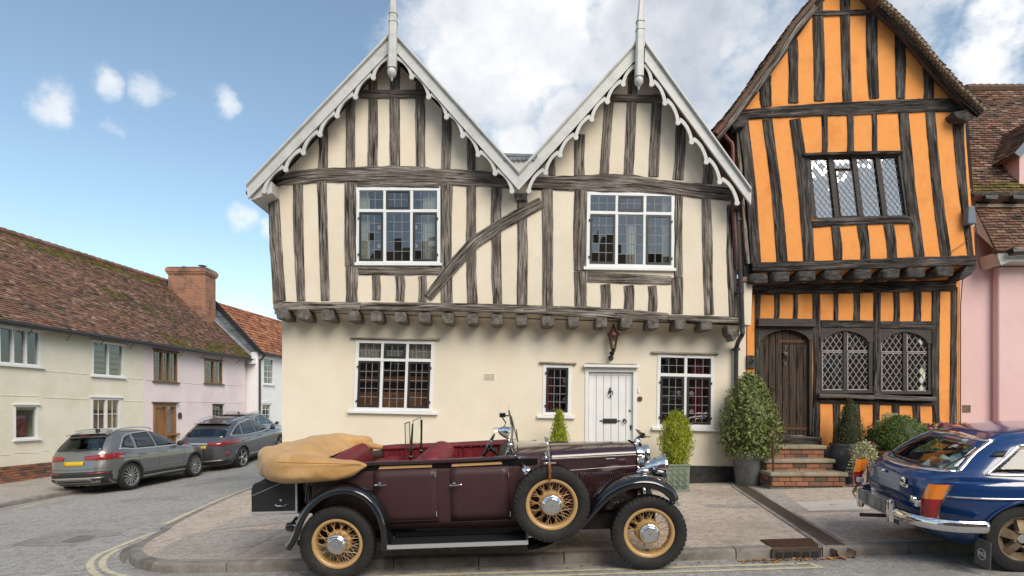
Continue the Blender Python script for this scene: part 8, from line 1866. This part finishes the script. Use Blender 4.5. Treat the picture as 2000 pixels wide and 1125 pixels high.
# bay in the zinc tub
b = base_of(1462, 947); s = b.y/F; t = thing('potted_bay', 'large egg shaped bay bush in a tall zinc tub beside the brick steps', 'potted plant', b)
h = P(0, 882, b.y).z-b.z; round_pot(t, b, 22.5*s, 31*s, h, 'zinc', rim=.02); stem(t, b+Vector((0,0,h-.1)), .6)
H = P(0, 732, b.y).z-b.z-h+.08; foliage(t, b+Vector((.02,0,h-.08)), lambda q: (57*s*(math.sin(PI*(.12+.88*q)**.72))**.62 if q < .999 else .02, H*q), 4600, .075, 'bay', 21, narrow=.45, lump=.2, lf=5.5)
# lime conifers in square sage planters
for i, (px, py, y0, hw, ytop, lab) in enumerate(((1319,958,905,28,803,'bushy lime green conifer in a square sage planter under the wide ground floor window'), (1092,962,905,22,802,'slim lime green conifer in a square planter left of the white door'))):
    b = base_of(px, py); s = b.y/F; t = thing('potted_conifer', lab, 'potted plant', b, group=None); h = P(0, y0, b.y).z-b.z; w = .20
    mb = MB(); mb.hexa([b+Vector(v) for v in ((-w*.92,-w*.92,0),(w*.92,-w*.92,0),(w*.92,w*.92,0),(-w*.92,w*.92,0),(-w,-w,h-.03),(w,-w,h-.03),(w,w,h-.03),(-w,w,h-.03))]); mb.box(b+Vector((-w-.015,-w-.015,h-.03)), b+Vector((w+.015,w+.015,h))); pl = mb.build('planter', M['sage'], t, bevel=.006)
    MB().box(b+Vector((-w*.97,-w*.95-.012,.0)), b+Vector((w*.97,w*.97,.05))).build('planter_foot', M['sage'], pl)
    for ci in range(3):
        for cj in range(4):
            cx, cz = (ci-1)*.11, .1+cj*.098
            if cz > h-.08: continue
            for k in (1, .55):
                mb = MB(); q = [(0,.05*k),(.05*k,0),(0,-.05*k),(-.05*k,0)]
                for u, v in zip(q, q[1:]+q[:1]): mb.bar(b+Vector((cx+u[0],-w*.965-.006,cz+u[1])), b+Vector((cx+v[0],-w*.965-.006,cz+v[1])), .008, .008)
                mb.build('lattice_relief', M['sage'], pl)
    H = P(0, ytop, b.y).z-b.z-h; stem(t, b+Vector((0,0,h-.05)), .4, .02)
    if i == 0:
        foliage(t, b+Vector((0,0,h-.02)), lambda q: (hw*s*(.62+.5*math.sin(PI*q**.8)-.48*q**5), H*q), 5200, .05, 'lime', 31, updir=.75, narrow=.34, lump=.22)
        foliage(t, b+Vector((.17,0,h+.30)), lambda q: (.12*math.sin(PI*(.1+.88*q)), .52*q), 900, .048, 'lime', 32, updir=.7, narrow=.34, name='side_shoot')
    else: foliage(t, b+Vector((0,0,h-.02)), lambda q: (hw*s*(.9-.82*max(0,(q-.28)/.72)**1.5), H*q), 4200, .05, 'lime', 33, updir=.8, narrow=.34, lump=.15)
# yew cone in dark lead pot
b = base_at(1658, 10.5); s = b.y/F; t = thing('potted_yew', 'dark clipped yew cone in a round lead planter against the orange wall', 'potted plant', b); h = P(0, 866, b.y).z-b.z; pot = round_pot(t, b, 31*s, 33*s, h, 'leadpot', rim=.015)
mb = MB()
for k in range(8):
    a = 2*PI*k/8-.4; q = [b+Vector((math.cos(a+u)*32.6*s, math.sin(a+u)*32.6*s, h*v)) for u, v in ((-.3,.25),(-.3,.7),(-.2,.8),(.2,.8),(.3,.7),(.3,.25),(.2,.15),(-.2,.15),(-.3,.25))]; mb.tube(q, .008, 5)
mb.build('panel_moulding', M['leadpot'], pot); stem(t, b+Vector((0,0,h-.06)), .5)
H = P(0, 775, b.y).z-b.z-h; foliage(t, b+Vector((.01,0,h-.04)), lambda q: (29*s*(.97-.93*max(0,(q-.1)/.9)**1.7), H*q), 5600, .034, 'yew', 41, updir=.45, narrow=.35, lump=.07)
# box ball in terracotta
b = base_at(1754, 10.15); s = b.y/F; t = thing('potted_box', 'rounded dark green box ball in a terracotta pot beside the blue coupe', 'potted plant', b); h = P(0, 880, b.y).z-b.z; round_pot(t, b, 24*s, 33*s, h, 'terra', rim=.025, rings=((.7,.004),(.72,.012),(.76,.012),(.78,.004)))
H = P(0, 812, b.y).z-b.z-h+.1; foliage(t, b+Vector((.04,0,h-.1)), lambda q: (54*s*math.sin(PI*(.12+.86*q))**.6, H*q), 7500, .026, 'box', 51, narrow=.6, lump=.08)
# tall old pot with trailing variegated ivy
b = base_at(1679, 9.95); s = b.y/F; t = thing('potted_ivy', 'cream and green ivy trailing from a tall pale clay pot', 'potted plant', b); h = P(0, 884, b.y).z-b.z; round_pot(t, b, 10*s, 14*s, h, 'terraold', rim=.02)
foliage(t, b+Vector((.06,-.02,h-.12)), lambda q: (.2*math.sin(PI*(.2+.75*q))**.7, .3*q), 700, .04, 'varieg', 61, narrow=.7, lump=.3); 
rnd = random.Random(8)
mb = MB(); mb.col = []
for k in range(16):
    a = rnd.uniform(-2.9, .4); p = b+Vector((.05,0,h)); L_ = rnd.uniform(.15,.4)
    for i in range(14):
        p = p+Vector((math.cos(a)*.03, math.sin(a)*.02, .012-.006*i)); n_ = Vector((rnd.gauss(0,.4),-1,rnd.gauss(0,.4))).normalized(); ax = n_.orthogonal().normalized(); sd = ax.cross(n_); r = rnd.uniform(.012,.022); mb.add([p-ax*r, p+sd*r*.8, p+ax*r, p-sd*r*.8], [(0,1,2,3)]); tv = rnd.random(); mb.col += [(tv,)*3]*4
        if p.z < b.z+h-L_: break
mb.build('trailing_shoots', M['varieg'], t, fix=False, kind='stuff')
# rose / fuchsia in the gap, with a few flowers
def flowers(parent, c, spots, r, m, seed, n=26):
    rnd = random.Random(seed)
    for (dx, dy, dz) in spots:
        mb = MB(); mb.col = []; p0 = Vector(c)+Vector((dx, dy, dz))
        for _ in range(n):
            d = Vector((rnd.gauss(0,1), rnd.gauss(0,1), rnd.gauss(0,1))).normalized(); p = p0+d*r*rnd.uniform(.5,1); ax = d.orthogonal().normalized(); sd = d.cross(ax); q = r*.42; mb.add([p-ax*q, p+sd*q, p+ax*q, p-sd*q], [(0,1,2,3)]); tv = rnd.random(); mb.col += [(tv,)*3]*4
        mb.build('flower_head', M[m], parent, fix=False)
b = base_at(1712, 10.45); s = b.y/F; t = thing('flowering_shrub', 'dark leafy shrub with small pink and magenta flowers between ivy pot and box ball', 'potted plant', b); round_pot(t, b, .12, .16, .3, 'terra'); H = P(0, 836, b.y).z-b.z-.25
foliage(t, b+Vector((0,0,.25)), lambda q: (24*s*(.7+.4*math.sin(PI*q)), H*q), 1500, .045, 'rose', 71, narrow=.6, lump=.3); flowers(t, b, ((.0,-.2,H+.25),(-.12,-.2,H+.05),(-.2,-.22,H-.02)), .032, 'petal', 5); flowers(t, b, ((.02,-.15,H+.31),), .04, 'magenta', 6)
b = base_at(1732, 10.65); t = thing('variegated_shrub', 'pale variegated shrub showing above the box ball against the orange wall', 'potted plant', b); round_pot(t, b, .12, .16, .3, 'terraold'); H = P(0, 808, b.y).z-b.z-.25; stem(t, b+Vector((0,0,.2)), H*.8, .02)
foliage(t, b+Vector((.06,0,.25+H*.55)), lambda q: (.27*math.sin(PI*(.15+.8*q))**.6, H*.45*q), 900, .035, 'varieg', 73, narrow=.7, lump=.3)
for (px, lab, sd, n_) in ((1815, 'pale pink geraniums in a pot right of the box ball', 81, 7), (1858, 'pink geraniums in a pot before the corner post of the orange house', 83, 6)):
    b = base_at(px, 10.5); s = b.y/F; t = thing('potted_geranium', lab, 'potted plant', b, group=None); round_pot(t, b, .14, .2, .34, 'terra'); H = P(0, 833, b.y).z-b.z-.3; foliage(t, b+Vector((0,0,.3)), lambda q: (.28*(.75+.3*math.sin(PI*q)), H*q), 1200, .06, 'box', sd, narrow=.95, lump=.25)
    rnd = random.Random(sd); flowers(t, b, [(rnd.uniform(-.3,.28), rnd.uniform(-.25,.05), H+.3+rnd.uniform(-.06,.08)) for _ in range(n_)], .05, 'petal', sd, 30)
# ================================================================ copper wall lantern over the door
def wall_lantern():
    Y = YG-.2; c = lambda px, py, dy=0: P(px, py, Y+dy); s = Y/F
    t = thing('wall_lantern', 'old copper street lantern on a scrolled black bracket above the white door', 'lantern', P(1194, 703, YG))
    def taper(st, n, m, nm, y0=0, sm=False, par=None):
        mb = MB(); mb.lathe([(r*s, (c(0, st[0][1]).z-c(0, py).z)*-1) for r, py in st], c(1198, st[0][1]), (0,0,1), n, xd=(1,1,0)); return mb.build(nm, M[m], par or t, smooth=sm)
    taper([(5.2,680),(9.5,657),(10.6,655.5),(10.6,654)], 4, 'copperglass', 'lantern_glass')
    mb = MB()
    for sx in (-1, 1):
        for sy in (-1, 1): mb.tube([c(1198,680)+Vector((sx*5.2*s*.71, sy*5.2*s*.71, 0)), c(1198,656)+Vector((sx*10.4*s*.71, sy*10.4*s*.71, 0))], .009, 6)
    for r, py in ((10.9,655), (5.6,680)):
        q = [c(1198,py)+Vector((a*r*s*.71, b*r*s*.71, 0)) for a, b in ((-1,-1),(1,-1),(1,1),(-1,1),(-1,-1))]
        for a, b in zip(q, q[1:]): mb.bar(a, b, .018, .018)
    mb.build('lantern_frame', M['copper'], t)
    taper([(12.2,655),(11.5,652.5),(6,646),(4.2,642),(4.6,641),(3.2,639),(2.4,637.5),(2.8,636.5),(1.6,634.5),(.3,631)], 12, 'copper', 'lantern_roof', sm=True)
    mb = MB(); mb.lathe([(.003,.0),(.022,.02),(.03,.06),(.018,.1),(.003,.12)], c(1198,677), (0,0,1), 10); mb.build('bulb', M['bulbglass'], t, smooth=True)
    mb = MB(); mb.lathe([(.02,0),(.05,.01),(.03,.03),(.055,.05),(.02,.07)], c(1198,687), (0,0,1), 12)
    mb.tube(catmull([c(1198,686), c(1198,690), c(1196,694,.04), c(1193.5,697,.1), c(1193.5,704,.14)], 4), [.022]*16+[.02], 8) if False else mb.tube(catmull([c(1198,686), c(1198,690), c(1196,694,.04), c(1193.5,697,.1), c(1193.5,704,.14)], 4), .02, 8)
    for k in range(4): mb.sphere(c(1193.5+math.sin(k*2)*1.6, 690+k*4.4, .05+k*.02), .034-.004*k, 8, 6)
    mb.lathe([(.05,0),(.05,.02)], P(1193.5,699,YG-.02), (0,1,0), 12); mb.build('bracket', M['black'], t, smooth=True)
M['copperglass'] = glassmat('lantern_glass', (.75,.7,.62), .1, .05)
M['bulbglass'] = mat('unlit_bulb', (.7,.65,.55), .3)
wall_lantern()
